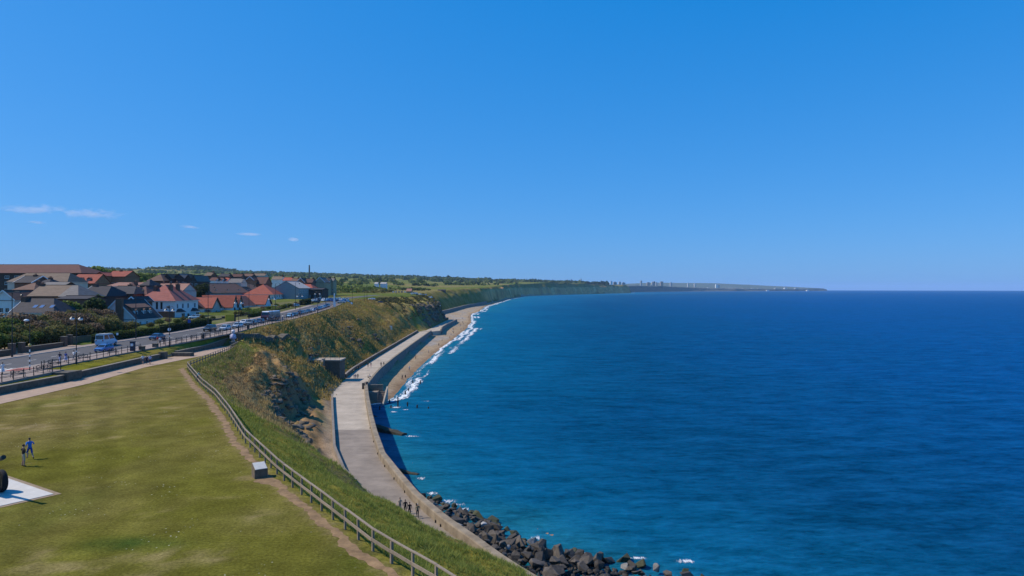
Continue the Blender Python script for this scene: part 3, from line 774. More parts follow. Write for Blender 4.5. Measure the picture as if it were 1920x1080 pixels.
# ------------------------------------------------------------------ stone retaining wall of the lawn path
def stone_wall(label, ys, xf, h0, h1, thick=.5, m=stone):
    w = tag(empty('stone_wall', (0, 0, 0)), label, 'wall')
    for a, b in zip(ys[:-1], ys[1:]):
        x0, x1 = float(xf(a)), float(xf(b))
        def seg(l, r, zb, zt):
            return [(x0+l,a,zb(a)),(x0+r,a,zb(a)),(x1+r,b,zb(b)),(x1+l,b,zb(b)),(x0+l,a,zt(a)),(x0+r,a,zt(a)),(x1+r,b,zt(b)),(x1+l,b,zt(b))]
        FB = [(0,3,2,1),(4,5,6,7),(0,1,5,4),(1,2,6,5),(2,3,7,6),(3,0,4,7)]
        link('wall_section', mesh_data('wall_section', seg(-.42, .15, h0, lambda y: h1(y)-.1), FB, m), w)
        link('coping', mesh_data('coping', seg(-.48, .21, lambda y: h1(y)-.1, h1), FB, coping), w)
    return w
w1 = stone_wall('long dark stone wall beside the paved lawn path', list(np.arange(50, 135, 4.2)), WALLX, lambda y: -.2, lambda y: 1.05)
q = MB(); q.box(-68.9, -66.3, 101.8, 105.2, -.1, 1.36); q.build('buttress', stone, w1); q = MB(); q.box(-69.4, -68.2, 134, 135.2, -.1, 1.4); q.build('pier', stone, w1)
w2 = stone_wall('short dark stone wall below the verge leading to the statue', list(np.arange(141, 171.5, 3.8)), WALLX, lambda y: -.2, lambda y: 1.0+max(0, y-155)*.06)
q = MB(); q.box(-69.6, -65.6, 139.2, 140.9, -.1, .75); q.build('return_wall', stone, w2); 
q = MB(); q.box(-72, -69.3, 135.2, 139.2, .05, .5); q.build('step', concrete_d, w2); q = MB(); q.box(-72, -70.3, 135.2, 139.2, .5, .95); q.build('step', concrete_d, w2)
# cut in the slope behind the statue: rough retaining wall facing the camera
cw = tag(empty('stone_wall', (0, 0, 0)), 'rough dark retaining wall cut into the grass slope right of the statue', 'wall')
pts = [(-66.6,167.5),(-66.0,174),(-65.2,181),(-64.2,188),(-63.0,195),(-61.8,201),(-60.6,206)]
for i, (a, b) in enumerate(zip(pts[:-1], pts[1:])):
    n = 4
    for k in range(n):
        q = MB()
        p0 = Vector((a[0]+(b[0]-a[0])*k/n, a[1]+(b[1]-a[1])*k/n, 0)); p1 = Vector((a[0]+(b[0]-a[0])*(k+1)/n, a[1]+(b[1]-a[1])*(k+1)/n, 0))
        h = 1.55 + .25*math.sin(i*1.3) - (.5 if i > 4 else 0) + random.uniform(-.18, .18); d = random.uniform(0, .2)
        z0, z1 = T(p0.x+.5, p0.y), T(p1.x+.5, p1.y)
        q.add([p0+Vector((d,0,z0-1)), p1+Vector((d,0,z1-1)), p1+Vector((d*.5,0,z1+h)), p0+Vector((d*.5,0,z0+h)), p0+Vector((-2.0,0,z0-1)), p1+Vector((-2.0,0,z1-1)), p1+Vector((-2.0,0,z1+h+.05)), p0+Vector((-2.0,0,z0+h+.05))],
              [(0,1,2,3),(3,2,6,7),(1,5,6,2),(4,0,3,7)])
        q.build('wall_section', stone, cw)
# ------------------------------------------------------------------ groynes and stumps in the water
def groyne(label, a, b, w, h):
    g = tag(empty('groyne', (a[0], a[1], -18.6)), label, 'groyne')
    va, vb = Vector((0, 0, 0)), Vector((b[0]-a[0], b[1]-a[1], 0)); n = 6; r = (vb-va).normalized(); s = Vector((-r.y, r.x, 0))
    vs = []; fs = []
    for i in range(n+1):
        t = i/n; p = va.lerp(vb, t); hh = h*(1-.45*t)*random.uniform(.88, 1.1); ww = w*random.uniform(.85, 1.15)
        for (o2, z) in ((-.5*ww, -1), (-.42*ww, hh*.9), (0, hh*1.05), (.45*ww, hh*.85), (.5*ww, -1)): vs.append(p+s*o2+Vector((0, 0, z)))
    for i in range(n):
        for j in range(4): fs.append((i*5+j, i*5+j+1, i*5+5+j+1, i*5+5+j))
    fs.append((0,1,2,3,4)); fs.append(tuple(reversed([n*5+j for j in range(5)])))
    link('groyne_body', mesh_data('groyne_body', vs, fs, mat('weedy_concrete', (.045, .042, .03), .9, .5, 1.2, .8)), g)
    return g
groyne('dark weedy concrete groyne stub nearest the beach in the water', P(700, 806, -18), P(758, 816, -18), 2.2, 1.9)
groyne('low dark groyne running out from the curving sea wall', P(738, 884, -18), P(784, 890, -18), 1.1, 1.3)
groyne('small dark groyne stub in the shadow below the beach steps', P(700, 780, -18), P(716, 783, -18), 1.0, .8)
stump_m = mat('wet_timber', (.022, .018, .014), .7, .3, 3)
for (px, py, h) in [(746,763,2.6),(764,762,1.2),(782,765,.9),(803,766,.5),(760,741,1.3),(766,734,1.0),(774,719,1.1),(788,720,1.3),(760,709,1.2),(747,693,1.3),(712,768,1.0),(730,756,1.0),(733,765,.8)]:
    p = P(px, py, -18); q = MB(); q.tube([(0,0,-1.2),(0.02,0,h*.6),(.05,.02,h)], [.2,.18,.15], 7); q.box(-.22,.22,-.05,.05,h*.45,h*.6)
    tag(q.build('timber_stump', stump_m, None, (p[0], p[1], -18)), 'dark old groyne stump standing in the shallows off the beach', 'stump', 'old groyne stumps in the shallows')

# ------------------------------------------------------------------ trodden earth track inside the fence: a ragged sheet
ty = np.arange(24, 119, .16); fxx = Fx(ty); tdx = np.gradient(fxx, ty); nl = np.hypot(tdx, 1)
wv = np.interp(ty, [24,50,80,118], [.58,.62,.8,.8])
lo = .42+.22*fbm(ty/1.1, ty*0+3, 301, 4)+.12*fbm(ty/.35, ty*0+9, 302, 2); hi = lo+wv*(1+.30*fbm(ty/1.6, ty*0+5, 303, 4)+.30*fbm(ty/.4, ty*0+1, 304, 2))
hi = hi + .8*np.exp(-((ty-50.2)/1.0)**2)
vs = []; K_ = 5
for i in range(len(ty)):
    for j in range(K_):
        d = lo[i]+(hi[i]-lo[i])*j/(K_-1); vs.append((fxx[i]-d/nl[i], ty[i]+d*tdx[i]/nl[i]*1.0, .012+.018*math.sin(math.pi*j/(K_-1))))
idx = np.arange(len(vs)).reshape(-1, K_); f = np.stack([idx[:-1, :-1], idx[1:, :-1], idx[1:, 1:], idx[:-1, 1:]], -1).reshape(-1, 4)
tag(link('earth_track', np_mesh('earth_track', np.array(vs), f, mat('trodden_earth', (.185, .115, .058), .95, .45, 1.2, .6, col2=(.32, .205, .105)))), kind='structure')
# ================================================================== houses
def tiled_roof(name, col, var=.22):
    """roof covering: courses of tiles as fine relief (far below a pixel each at this distance)"""
    if name in MATS: return MATS[name]
    m, nt, b, out = nodes_of(name); N = nt.nodes; L = nt.links
    tc = N.new('ShaderNodeTexCoord')
    nz = N.new('ShaderNodeTexNoise'); nz.inputs['Scale'].default_value = .9; nz.inputs['Detail'].default_value = 6; nz.inputs['Roughness'].default_value = .7; L.new(tc.outputs['Object'], nz.inputs['Vector'])
    mp = N.new('ShaderNodeMapping'); mp.inputs['Scale'].default_value = (.12, .12, 1.2); L.new(tc.outputs['Object'], mp.inputs[0])
    n2 = N.new('ShaderNodeTexNoise'); n2.inputs['Scale'].default_value = 3.2; n2.inputs['Detail'].default_value = 3; L.new(mp.outputs[0], n2.inputs['Vector'])
    ad = N.new('ShaderNodeMath'); ad.operation = 'ADD'; L.new(nz.outputs[0], ad.inputs[0]); L.new(n2.outputs[0], ad.inputs[1])
    mr = N.new('ShaderNodeMapRange'); mr.inputs[1].default_value = .7; mr.inputs[2].default_value = 1.3; mr.inputs[3].default_value = 1-var; mr.inputs[4].default_value = 1+var; L.new(ad.outputs[0], mr.inputs[0])
    oi = N.new('ShaderNodeObjectInfo'); m2 = N.new('ShaderNodeMapRange'); m2.inputs[3].default_value = .88; m2.inputs[4].default_value = 1.1; L.new(oi.outputs['Random'], m2.inputs[0])
    mu = N.new('ShaderNodeMath'); mu.operation = 'MULTIPLY'; L.new(mr.outputs[0], mu.inputs[0]); L.new(m2.outputs[0], mu.inputs[1])
    vm = N.new('ShaderNodeVectorMath'); vm.operation = 'SCALE'; vm.inputs[0].default_value = col; L.new(mu.outputs[0], vm.inputs['Scale'])
    L.new(vm.outputs[0], b.inputs['Base Color']); b.inputs['Roughness'].default_value = .8; b.inputs['Specular IOR Level'].default_value = .25
    wv = N.new('ShaderNodeTexWave'); wv.bands_direction = 'Z'; wv.inputs['Scale'].default_value = 1.6; L.new(tc.outputs['Object'], wv.inputs['Vector'])
    bp = N.new('ShaderNodeBump'); bp.inputs['Strength'].default_value = .35; bp.inputs['Distance'].default_value = .05; L.new(wv.outputs[0], bp.inputs['Height']); L.new(bp.outputs[0], b.inputs['Normal'])
    MATS[name] = m
    return m
RF = {'red': tiled_roof('red_clay_tiles', (.29, .075, .048)), 'rose': tiled_roof('rose_clay_tiles', (.29, .095, .075)), 'brown': tiled_roof('brown_tiles', (.14, .078, .055)), 'dark': tiled_roof('dark_slate', (.042, .038, .042)),
      'grey': tiled_roof('grey_slate', (.15, .135, .125)), 'tan': tiled_roof('tan_tiles', (.165, .118, .085)), 'maroon': tiled_roof('maroon_tiles', (.105, .046, .036)), 'pale': tiled_roof('pale_grey_slate', (.36, .335, .31)), 'pink': tiled_roof('pinkish_tiles', (.26, .135, .10))}
WL = {'white': mat('white_render', (.74, .73, .72), .85, .07, .6), 'cream': mat('cream_render', (.60, .53, .43), .85, .1, .6), 'grey': mat('grey_render', (.30, .31, .31), .9, .12, .5), 'brick': mat('house_brick', (.185, .092, .062), .92, .25, 1.2, .2, obj_var=.15),
      'orange': mat('house_orange_brick', (.33, .16, .085), .92, .2, 1.2, .2, obj_var=.1), 'dkbrick': mat('house_dark_brick', (.085, .058, .050), .92, .25, 1.2, .2, obj_var=.15), 'pink': mat('pinkish_render', (.60, .46, .40), .88, .1, .6), 'stone': mat('house_stone', (.40, .32, .20), .92, .2, .8, .3)}
trim_w = mat('white_trim', (.75, .75, .74), .6, .05, 1); trim_d = mat('dark_trim', (.03, .026, .026), .6, .1, 1)
glass = mat('window_glass', (.018, .024, .032), .08, .2, .3, spec=.6); door_m = mat('painted_door', (.10, .03, .025), .5, .1, 1)
_wc = {}
def window(parent, x, y, z, w, h, face, frame=trim_w):
    """window on a wall that looks 'S' (-y), 'E' (+x), 'W' or 'N'"""
    key = (round(w, 2), round(h, 2), frame.name)
    if key not in _wc:
        f = MB(); t = .09
        f.box(-w/2, -w/2+t, -.07, .0, 0, h); f.box(w/2-t, w/2, -.07, .0, 0, h); f.box(-w/2+t, w/2-t, -.07, .0, 0, t); f.box(-w/2+t, w/2-t, -.07, .0, h-t, h)
        if w > .9: f.box(-.035, .035, -.06, .0, t, h-t)
        f.box(-w/2-.08, w/2+.08, -.14, .0, -.09, -.002)
        g = MB(); g.add([(-w/2+t, -.02, t), (w/2-t, -.02, t), (w/2-t, -.02, h-t), (-w/2+t, -.02, h-t)], [(0, 1, 2, 3)])
        _wc[key] = (f.data('window', frame), g.data('pane', glass))
    rz = {'S': 0, 'E': math.pi/2, 'N': math.pi, 'W': -math.pi/2}[face]
    o = link('window', _wc[key][0], parent, (x, y, z), rz); link('pane', _wc[key][1], o)
    return o
def house(label, x0, x1, y0, y1, zb, eave, rise, ridge='ew', roof='red', wall='white', hip=0.0, hips=None, cat='house', over=.35, win=None, chim=(), trim=None, group=None, lower=None, name='house', door=None):
    """axis-aligned house; eave and rise in metres above zb; hip: inset of the ridge ends"""
    cx, cy = (x0+x1)/2, (y0+y1)/2
    h = tag(empty(name, (cx, cy, zb)), label, cat, group)
    a, b = (x1-x0)/2, (y1-y0)/2
    ha, hb = hips if hips else (hip, hip)
    w = MB(); z = eave
    w.add([(-a,-b,-1.5),(a,-b,-1.5),(a,b,-1.5),(-a,b,-1.5),(-a,-b,z),(a,-b,z),(a,b,z),(-a,b,z)], [(0,1,5,4),(1,2,6,5),(2,3,7,6),(3,0,4,7)])
    if ridge == 'ns':
        if not ha: w.add([(-a,-b,z),(a,-b,z),(0,-b,z+rise)], [(0,1,2)])
        if not hb: w.add([(-a,b,z),(a,b,z),(0,b,z+rise)], [(1,0,2)])
    else:
        if not ha: w.add([(-a,-b,z),(-a,b,z),(-a,0,z+rise)], [(1,0,2)])
        if not hb: w.add([(a,-b,z),(a,b,z),(a,0,z+rise)], [(0,1,2)])
    w.build('wall', WL[wall], h)
    if lower:
        q = MB(); q.box(-a-.04, a+.04, -b-.04, b+.04, -1.4, lower[1]); q.build('lower_wall', WL[lower[0]], h)
    # roof with thickness and overhang
    o = over; t = .16
    r = MB()
    def rsheet(off):
        if ridge == 'ns':
            s_ = rise/a; e = z-o*s_
            A = (-a-o, -b-o, e+off); B = (a+o, -b-o, e+off); C = (a+o, b+o, e+off); D = (-a-o, b+o, e+off)
            R0 = (0, -b-o+(ha+o if ha else 0), z+rise+off); R1 = (0, b+o-(hb+o if hb else 0), z+rise+off)
            vs = [A, B, C, D, R0, R1]; fs = [(1, 2, 5, 4), (3, 0, 4, 5)]
            if ha: fs.append((0, 1, 4))
            if hb: fs.append((2, 3, 5))
        else:
            s_ = rise/b; e = z-o*s_
            A = (-a-o, -b-o, e+off); B = (a+o, -b-o, e+off); C = (a+o, b+o, e+off); D = (-a-o, b+o, e+off)
            R0 = (-a-o+(ha+o if ha else 0), 0, z+rise+off); R1 = (a+o-(hb+o if hb else 0), 0, z+rise+off)
            vs = [A, B, C, D, R0, R1]; fs = [(0, 1, 5, 4), (2, 3, 4, 5)]
            if ha: fs.append((3, 0, 4))
            if hb: fs.append((1, 2, 5))
        return vs, fs
    vs, fs = rsheet(t); r.add(vs, fs)
    vs2, fs2 = rsheet(0); r.add(vs2, [tuple(reversed(f)) for f in fs2])
    for (i, j) in ((0,1),(1,2),(2,3),(3,0)):
        r.add([vs2[i], vs2[j], vs[j], vs[i]], [(0, 1, 2, 3)])
    ro = r.build('roof', RF[roof], h)
    if ridge == 'ns': ra, rb = vs[4], vs[5]
    else: ra, rb = vs[4], vs[5]
    q = MB(); q.bar(Vector(ra)+Vector((0,0,.03)), Vector(rb)+Vector((0,0,.03)), .26, .14); q.build('ridge_cap', RF[roof], ro)
    if trim is not None:      # bargeboards on the gables
        q = MB()
        if ridge == 'ns':
            for sgn, has in ((-1, not ha), (1, not hb)):
                if has:
                    yb = sgn*(b+o+.03)
                    for sx in (-1, 1): q = MB(); q.bar((sx*(a+o), yb, z-o*rise/a+t*.4), (0, yb, z+rise+t*.4), .08, .34); q.build('bargeboard', trim, h)
        else:
            for sgn, has in ((-1, not ha), (1, not hb)):
                if has:
                    xb = sgn*(a+o+.03)
                    for sy in (-1, 1): q = MB(); q.bar((xb, sy*(b+o), z-o*rise/b+t*.4), (xb, 0, z+rise+t*.4), .08, .34); q.build('bargeboard', trim, h)
    g = MB()
    g.bar((-a-o, -b-o-.05, vs2[0][2]+.02), (a+o, -b-o-.05, vs2[0][2]+.02), .1, .1) if (ridge == 'ew' or ha) else None
    g.bar((a+o+.05, -b-o, vs2[1][2]+.02), (a+o+.05, b+o, vs2[1][2]+.02), .1, .1) if (ridge == 'ns' or hb) else None
    if g.v: g.build('gutter', trim_w if wall in ('white', 'cream', 'pink') else trim_d, h)
    for c in chim:            # (fx, fy, extra height, kind)
        px_, py_ = c[0]*a, c[1]*b; top = z+rise+c[2]
        q = MB(); q.box(px_-.45, px_+.45, py_-.75, py_+.75, z+rise*.25, top); q.box(px_-.52, px_+.52, py_-.82, py_+.82, top, top+.14)
        ch = q.build('chimney', WL[c[3] if len(c) > 3 else 'brick'], ro)
        for k in (-.4, .1, .5):
            q = MB(); q.lathe([(.11, 0), (.13, .36), (.1, .48)], 7); q.build('chimney_pot', mat('chimney_pot_clay', (.33, .17, .10), .9), ch, (px_, py_+k, top+.14))
    for (face, u, zz, ww, hh) in (win or []):
        if face == 'S': window(h, u*a, -b-.005, zz, ww, hh, 'S')
        elif face == 'E': window(h, a+.005, u*b, zz, ww, hh, 'E')
        elif face == 'S2': window(h, u*a, -b-.045, zz, ww, hh, 'S')
    if door:
        face, u = door; q = MB(); q.box(-.5, .5, -.06, 0, 0, 2.05); q.box(-.62, -.5, -.1, 0, 0, 2.2); q.box(.5, .62, -.1, 0, 0, 2.2); q.box(-.5, .5, -.1, 0, 2.05, 2.2)
        d = q.build('door', door_m, h, (u*a, -b-.01, 0) if face == 'S' else (a+.01, u*b, 0), 0 if face == 'S' else math.pi/2)
        k = MB(); k.lathe([(.03, 0), (.04, .02), (.03, .05)], 6); k.build('handle', trim_w, d, (.38, -.1, 1.0))
    h['_dims'] = [a, b, eave, rise]
    return h, ro
def grid_win(face, n, zs, w=1.2, h=1.35, lo=-.75, hi=.75):
    us = [lo+(hi-lo)*(i/(n-1) if n > 1 else .5) for i in range(n)]
    return [(face, u, z, w, h) for u in us for z in zs]
def house_px(label, D, pw, pe, ye, yr, L, zb=None, **k):
    """south front between photo columns pw and pe at distance D; eave row ye, ridge row yr, L deep"""
    x0, x1 = X_at(pw, D), X_at(pe, D)
    ez, rz_ = Z_at(ye, D), Z_at(yr, D + (L/2 if k.get('ridge', 'ew') == 'ew' else (k.get('hip', 0) or 0)))
    if zb is None: zb = min(T(x0, D), T(x1, D), T(x1, D+L))-.1
    return house(label, x0, x1, D, D+L, zb, max(ez-zb, 2.2), max(rz_-ez, .8), **k)
def dormer(ro, x, y, z, w, h, d, face, roofm, wallm, frame=trim_w):
    q = MB(); q.box(-w/2, w/2, 0, d, 0, h); q.add([(-w/2-.12,-.15,h),(w/2+.12,-.15,h),(0,-.15,h+w*.42),(-w/2-.12,d,h),(w/2+.12,d,h),(0,d,h+w*.42)], [(0,1,2),(1,4,5,2),(3,0,2,5)], 1)
    o = q.build('dormer', [wallm, roofm], ro, (x, y, z), 0 if face == 'S' else math.pi/2)
    wn_ = window(o, 0, -.01, h*.18, w*.72, h*.74, 'S', frame)
    return o
S2 = [.9, 3.7]
# --- white dormer bungalow with the big chimney
hb_, rb_ = house('white dormer bungalow with tall brown chimney behind the hedge', -116.4, -106.0, 192, 206, 2.3, 3.0, 5.2, ridge='ns', roof='dark', wall='white', trim=trim_w, over=.3,
    win=[('E',-.62,.9,1.0,1.3),('E',-.12,.9,1.0,1.3),('E',.45,.9,1.0,1.3),('S',.05,3.7,1.5,1.5),('S',-.5,.9,1.4,1.2)], door=('E', .8))
q = MB(); q.box(.3, 2.0, -8.1, -7.02, -1, 8.6); q.box(.2, 2.1, -8.2, -6.95, 8.6, 8.8); q.build('chimney_stack', WL['brick'], hb_)
for y in (-4.2, .1, 3.4): dormer(rb_, 4.1, y, 3.75, 1.25, 1.5, 3.2, 'E', RF['brown'], WL['white'])
q = MB(); q.add([(.9,-5.4,7.35),(.9,5.2,7.35),(3.3,5.2,6.1),(3.3,-5.4,6.1),(.9,-5.4,5.9),(3.3,-5.4,4.6),(3.3,5.2,4.6)], [(0,3,2,1),(3,0,4,5),(2,3,5,6)]); q.build('dormer_roof', RF['brown'], rb_)
# --- white villa with rose hipped roof
hv, rv = house('white two-storey house with big rose hipped roof and bay windows', -124.2, -111.6, 226, 242.6, 3.0, 7.0, 4.9, ridge='ns', roof='rose', wall='white', hips=(6.2, 6.2), over=.5,
    chim=((.35,-.35,.1,'brick'),(.35,.25,.3,'brick'),(-.35,-.5,-.6,'brick')), win=[('S',.06,3.9,.9,2.5),('S',.3,3.9,.9,2.5),('E',-.8,4.1,1.1,1.7),('E',-.36,4.1,1.3,1.7),('E',.1,4.1,1.3,1.7),('E',.7,4.1,1.3,1.7)], door=('E', .12))
for k, yc in enumerate((-5.2, 5.2)):
    q = MB(); z1 = 3.0
    q.add([(6.3,yc-2.2,-.6),(7.5,yc-1.4,-.6),(7.5,yc+1.4,-.6),(6.3,yc+2.2,-.6),(6.3,yc-2.2,z1),(7.5,yc-1.4,z1),(7.5,yc+1.4,z1),(6.3,yc+2.2,z1)], [(0,1,5,4),(1,2,6,5),(2,3,7,6)]); bo = q.build('bay', WL['white'], hv)
    q = MB(); q.add([(6.3,yc-2.5,z1),(7.9,yc-1.6,z1),(7.9,yc+1.6,z1),(6.3,yc+2.5,z1),(6.3,yc-1.2,z1+1.1),(6.3,yc+1.2,z1+1.1)], [(0,1,4),(1,2,5,4),(2,3,5),(3,2,1,0)]); q.build('bay_roof', RF['dark'], bo)
    window(hv, 7.505, yc, .5, 2.3, 2.1, 'E'); q = 0
q = MB(); q.box(-1.0, 6.25, -9.6, -8.32, -1.2, 3.1); q.box(-1.1, 6.4, -9.7, -8.2, 3.1, 3.22); q.build('brick_annexe', WL['brick'], hv)
q = MB(); q.lathe([(.05, 0), (.32, .03), (.4, .12)], 10); dsh = q.build('satellite_dish', trim_d, hv, (4.2, -8.45, 4.7)); dsh.rotation_euler = (R(80), 0, R(20))
# --- terrace of red-roofed cottages with projecting gables
tr = tag(empty('cottage_terrace', (-117, 265, 3.2)), 'long row of white cottages with bright red roofs and arched porches', 'house')
def wing(y0, y1, xe, eave, rise, name='wing', arch=False, wallm='pink'):
    yc = (y0+y1)/2; b = (y1-y0)/2; ox, oy, oz = -117, 265, 3.2; xw = -124
    q = MB(); q.add([(xw-ox,y0-oy,-1.5),(xe-ox,y0-oy,-1.5),(xe-ox,y1-oy,-1.5),(xw-ox,y1-oy,-1.5),(xw-ox,y0-oy,eave),(xe-ox,y0-oy,eave),(xe-ox,y1-oy,eave),(xw-ox,y1-oy,eave),(xe-ox,yc-oy,eave+rise)], [(0,1,5,4),(1,2,6,8,5),(2,3,7,6)])
    w_ = q.build(name, WL[wallm], tr)
    q = MB(); o = .45; s_ = rise/b
    for sg in (-1, 1):
        e = (xe+o-ox, yc+sg*(b+o)-oy, eave-o*s_); f_ = (xw-3-ox, yc+sg*(b+o)-oy, eave-o*s_); g_ = (xw-3-ox, yc-oy, eave+rise); h_ = (xe+o-ox, yc-oy, eave+rise)
        up = lambda p: (p[0], p[1], p[2]+.15)
        q.add([e, f_, g_, h_, up(e), up(f_), up(g_), up(h_)], [(0,1,2,3),(7,6,5,4),(0,3,7,4),(0,4,5,1)])
    r_ = q.build('wing_roof', RF['red'], w_)
    for sg in (-1, 1): q = MB(); q.bar((xe+o+.04-ox, yc+sg*(b+o)-oy, eave-o*s_-.05), (xe+o+.04-ox, yc-oy, eave+rise-.02), .1, .5); q.build('bargeboard', trim_d, w_)
    if arch:
        q = MB(); n = 8; pts_ = [(xe+.01-ox, yc-oy-.9, 0)] + [(xe+.01-ox, yc-oy-.9*math.cos(math.pi*k/n), 2.0+.9*math.sin(math.pi*k/n)) for k in range(n+1)] + [(xe+.01-ox, yc-oy+.9, 0)]
        q.add(pts_, [tuple(reversed(range(len(pts_))))]); q.build('arched_opening', trim_d, w_)
    else:
        window(w_, xe+.005-ox, yc-oy, .8, 1.6, 1.5, 'E'); q = MB(); q.box(xe-1.9-ox, xe-.4-ox, y0-oy-.9, y0-oy+.0, 2.05, 2.3); q.build('porch_canopy', RF['dark'], w_)
    return w_
wing(260.5, 268.5, -114.6, 3.4, 3.6); wing(277.2, 282.2, -113.6, 3.5, 4.2, arch=True, wallm='white'); wing(282.7, 287.4, -113.6, 3.5, 4.2, arch=True, wallm='white'); wing(312, 320, -113.0, 3.6, 3.8, wallm='white')
q = MB(); q.box(-12, 0, -6, 58, -1.5, 3.2); q.build('wall', WL['white'], tr)
q = MB(); q.add([(-12.4,-6.5,3),(.5,-6.5,3),(.5,58.5,3),(-12.4,58.5,3),(-6,-6.5,7.2),(-6,58.5,7.2)], [(1,2,5,4),(3,0,4,5),(0,1,4),(2,3,5),(3,2,1,0)]); q.build('roof', RF['maroon'], tr)
for y in (5.5, 8.2, 24.6, 28.0, 32.0, 36.5, 41.5): window(tr, .005, y, .8, 1.2, 1.5, 'E')
# --- houses further along the front
house_px('red hipped two-storey house beyond the red-roofed cottages', 384, 458, 512, 551.5, 533.5, 17, 4.4, ridge='ns', roof='red', wall='white', hips=(7, 7), over=.5, win=grid_win('E', 4, [.8, 4.0], 1.3, 1.7)+grid_win('S', 2, [4.0], 1, 1.5))
house_px('tall grey rendered building with wide gable at the end of the houses', 400, 513, 560, 540.5, 527.5, 24, 4.8, ridge='ns', roof='pale', wall='grey', over=.2, win=grid_win('E', 5, [.9, 3.6, 6.4], 1.1, 1.5))
house_px('lower grey block attached behind the tall grey gable', 426, 555, 578, 548, 543, 20, 5, ridge='ns', roof='grey', wall='grey', over=.15, win=grid_win('E', 4, [.9, 3.6], 1.1, 1.4))
house('long terrace with one continuous brown roof behind the cottages', -168, -152, 326, 424, 5, 6.5, 4.9, ridge='ns', roof='brown', wall='grey', hip=7, over=.4, chim=((.98,-.8,-3.4,'grey'),(.98,-.5,-3.4,'grey'),(.98,-.2,-3.4,'grey'),(.98,.1,-3.4,'grey'),(.98,.4,-3.4,'grey')), win=grid_win('E', 10, [.9, 3.7], 1.2, 1.4, -.9, .9))
# --- left: nearest roofs above the shrubs
ha_, ra_ = house_px('dark slate roof with three skylights rising above the shrubs', 168, 20, 100, 586, 560, 11, None, ridge='ew', roof='dark', wall='cream', hips=(0, 3.5), over=.3, trim=trim_w, win=grid_win('S', 3, [.8], 1.2, 1.3))
aa, bb_, ee, rr = ha_['_dims']
for fx_ in (-.12, .2, .68):
    q = MB(); q.box(-.55, .55, -.03, .03, -.7, .7); q.box(-.45, .45, -.045, -.03, -.6, .6, 1); o = q.build('skylight', [trim_d, mat('skylight_glass', (.10, .16, .30), .1, .1, 1, spec=.8)], ra_, (fx_*aa, -bb_*.62, ee+rr*.38+.2)); o.rotation_euler = (-(math.pi/2-math.atan2(rr, bb_)), 0, 0)
q = MB(); q.box(-aa-.3, -aa+.9, -1.6, .4, 0, ee+rr+.3); q.box(-aa-.4, -aa+1.0, -1.7, .5, ee+rr+.3, ee+rr+.5); q.build('chimney_stack', WL['brick'], ha_)
house_px('small white gabled cottage at the left edge with blue window', 198, -14, 27, 562, 545, 12, None, ridge='ns', roof='brown', wall='white', trim=trim_w, win=[('S',.35,1.6,1.2,1.4),('S',-.2,1.6,1.2,1.4)])
house_px('brown roofed house left of the long tan roof', 214, 10, 62, 548, 531, 14, None, ridge='ew', roof='brown', wall='cream', hips=(4, 4), chim=((.3,0,.5),), win=grid_win('S', 3, [.9, 3.6]))
house_px('long tan tiled roof over a low orange brick house', 204, 53, 118, 555, 535.5, 12, None, ridge='ew', roof='tan', wall='orange', hips=(0, 0), chim=((-.97,0,.5,'brick'),), win=grid_win('S', 4, [2.2], 1.5, 1.3))
house_px('grey slate hipped house with brick lean-to behind the shrubs', 202, 112, 146, 556, 535.5, 13, None, ridge='ew', roof='grey', wall='brick', hips=(0, 4), win=grid_win('S', 2, [2.6], 1.2, 1.4))
house_px('flat roofed dark brick extension behind the shrubs', 188, 106, 163, 561, 558.5, 9, None, ridge='ew', roof='dark', wall='brick', over=.2, win=[('S',-.4,1.0,1.6,2.0),('S',.3,1.2,1.0,1.2)])
house_px('dark slate double roof behind the flat extension', 216, 148, 198, 555.5, 537, 15, None, ridge='ew', roof='dark', wall='dkbrick', hips=(0, 2.5), trim=trim_w, chim=((-.8,0,.7),), win=grid_win('S', 3, [1.0, 3.5]))
house_px('dark roofed brick house with small white dormer window', 228, 203, 250, 551, 537, 13, None, ridge='ew', roof='dark', wall='brick', hips=(0, 2.5), trim=trim_d, win=grid_win('S', 3, [1, 3.4], 1.1, 1.3), chim=((-.3,.2,.5),))
house_px('maroon hipped roof house next to the white dormer house', 234, 243, 275, 551.5, 537, 14, None, ridge='ns', roof='maroon', wall='brick', hips=(5, 5), win=grid_win('S', 3, [1, 3.5], 1, 1.3))
house_px('small brick house with dark gable in front of the dark roofs', 205, 238, 256, 565, 557, 9, None, ridge='ns', roof='dark', wall='brick', trim=trim_w, win=[('S',0,1,1,1.2)])
# second row
house_px('grey tan roof with blue framed dormers left of the red roofs', 268, 14, 126, 528, 512.5, 13, None, ridge='ew', roof='tan', wall='cream', hips=(3, 3), win=grid_win('S', 7, [1.0, 3.4], 1.2, 1.3))
house_px('small dark gabled house with pale bargeboards in the second row', 252, 27, 58, 530, 518, 12, None, ridge='ew', roof='dark', wall='brick', hips=(0, 0), trim=trim_w, chim=((.2,0,.4),), win=grid_win('S', 2, [1.0, 3.2]))
house_px('blue grey slate roof with two chimneys in the second row', 250, 58, 90, 535, 523, 12, None, ridge='ew', roof='dark', wall='cream', hips=(3, 3), win=grid_win('S', 2, [1.0, 3.2]), chim=((0,0,.4),))
house_px('lilac grey slate roof behind the tan roof', 238, 72, 114, 539, 529.5, 10, None, ridge='ew', roof='grey', wall='brick', win=grid_win('S', 3, [1.0, 3.2]))
h_, r_ = house_px('bright red roof with three arched dormers in the second row', 285, 122, 176, 531, 514.5, 12, None, ridge='ew', roof='red', wall='orange', hips=(2, 0), win=grid_win('S', 4, [1.0]))
aa, bb_, ee, rr = h_['_dims']
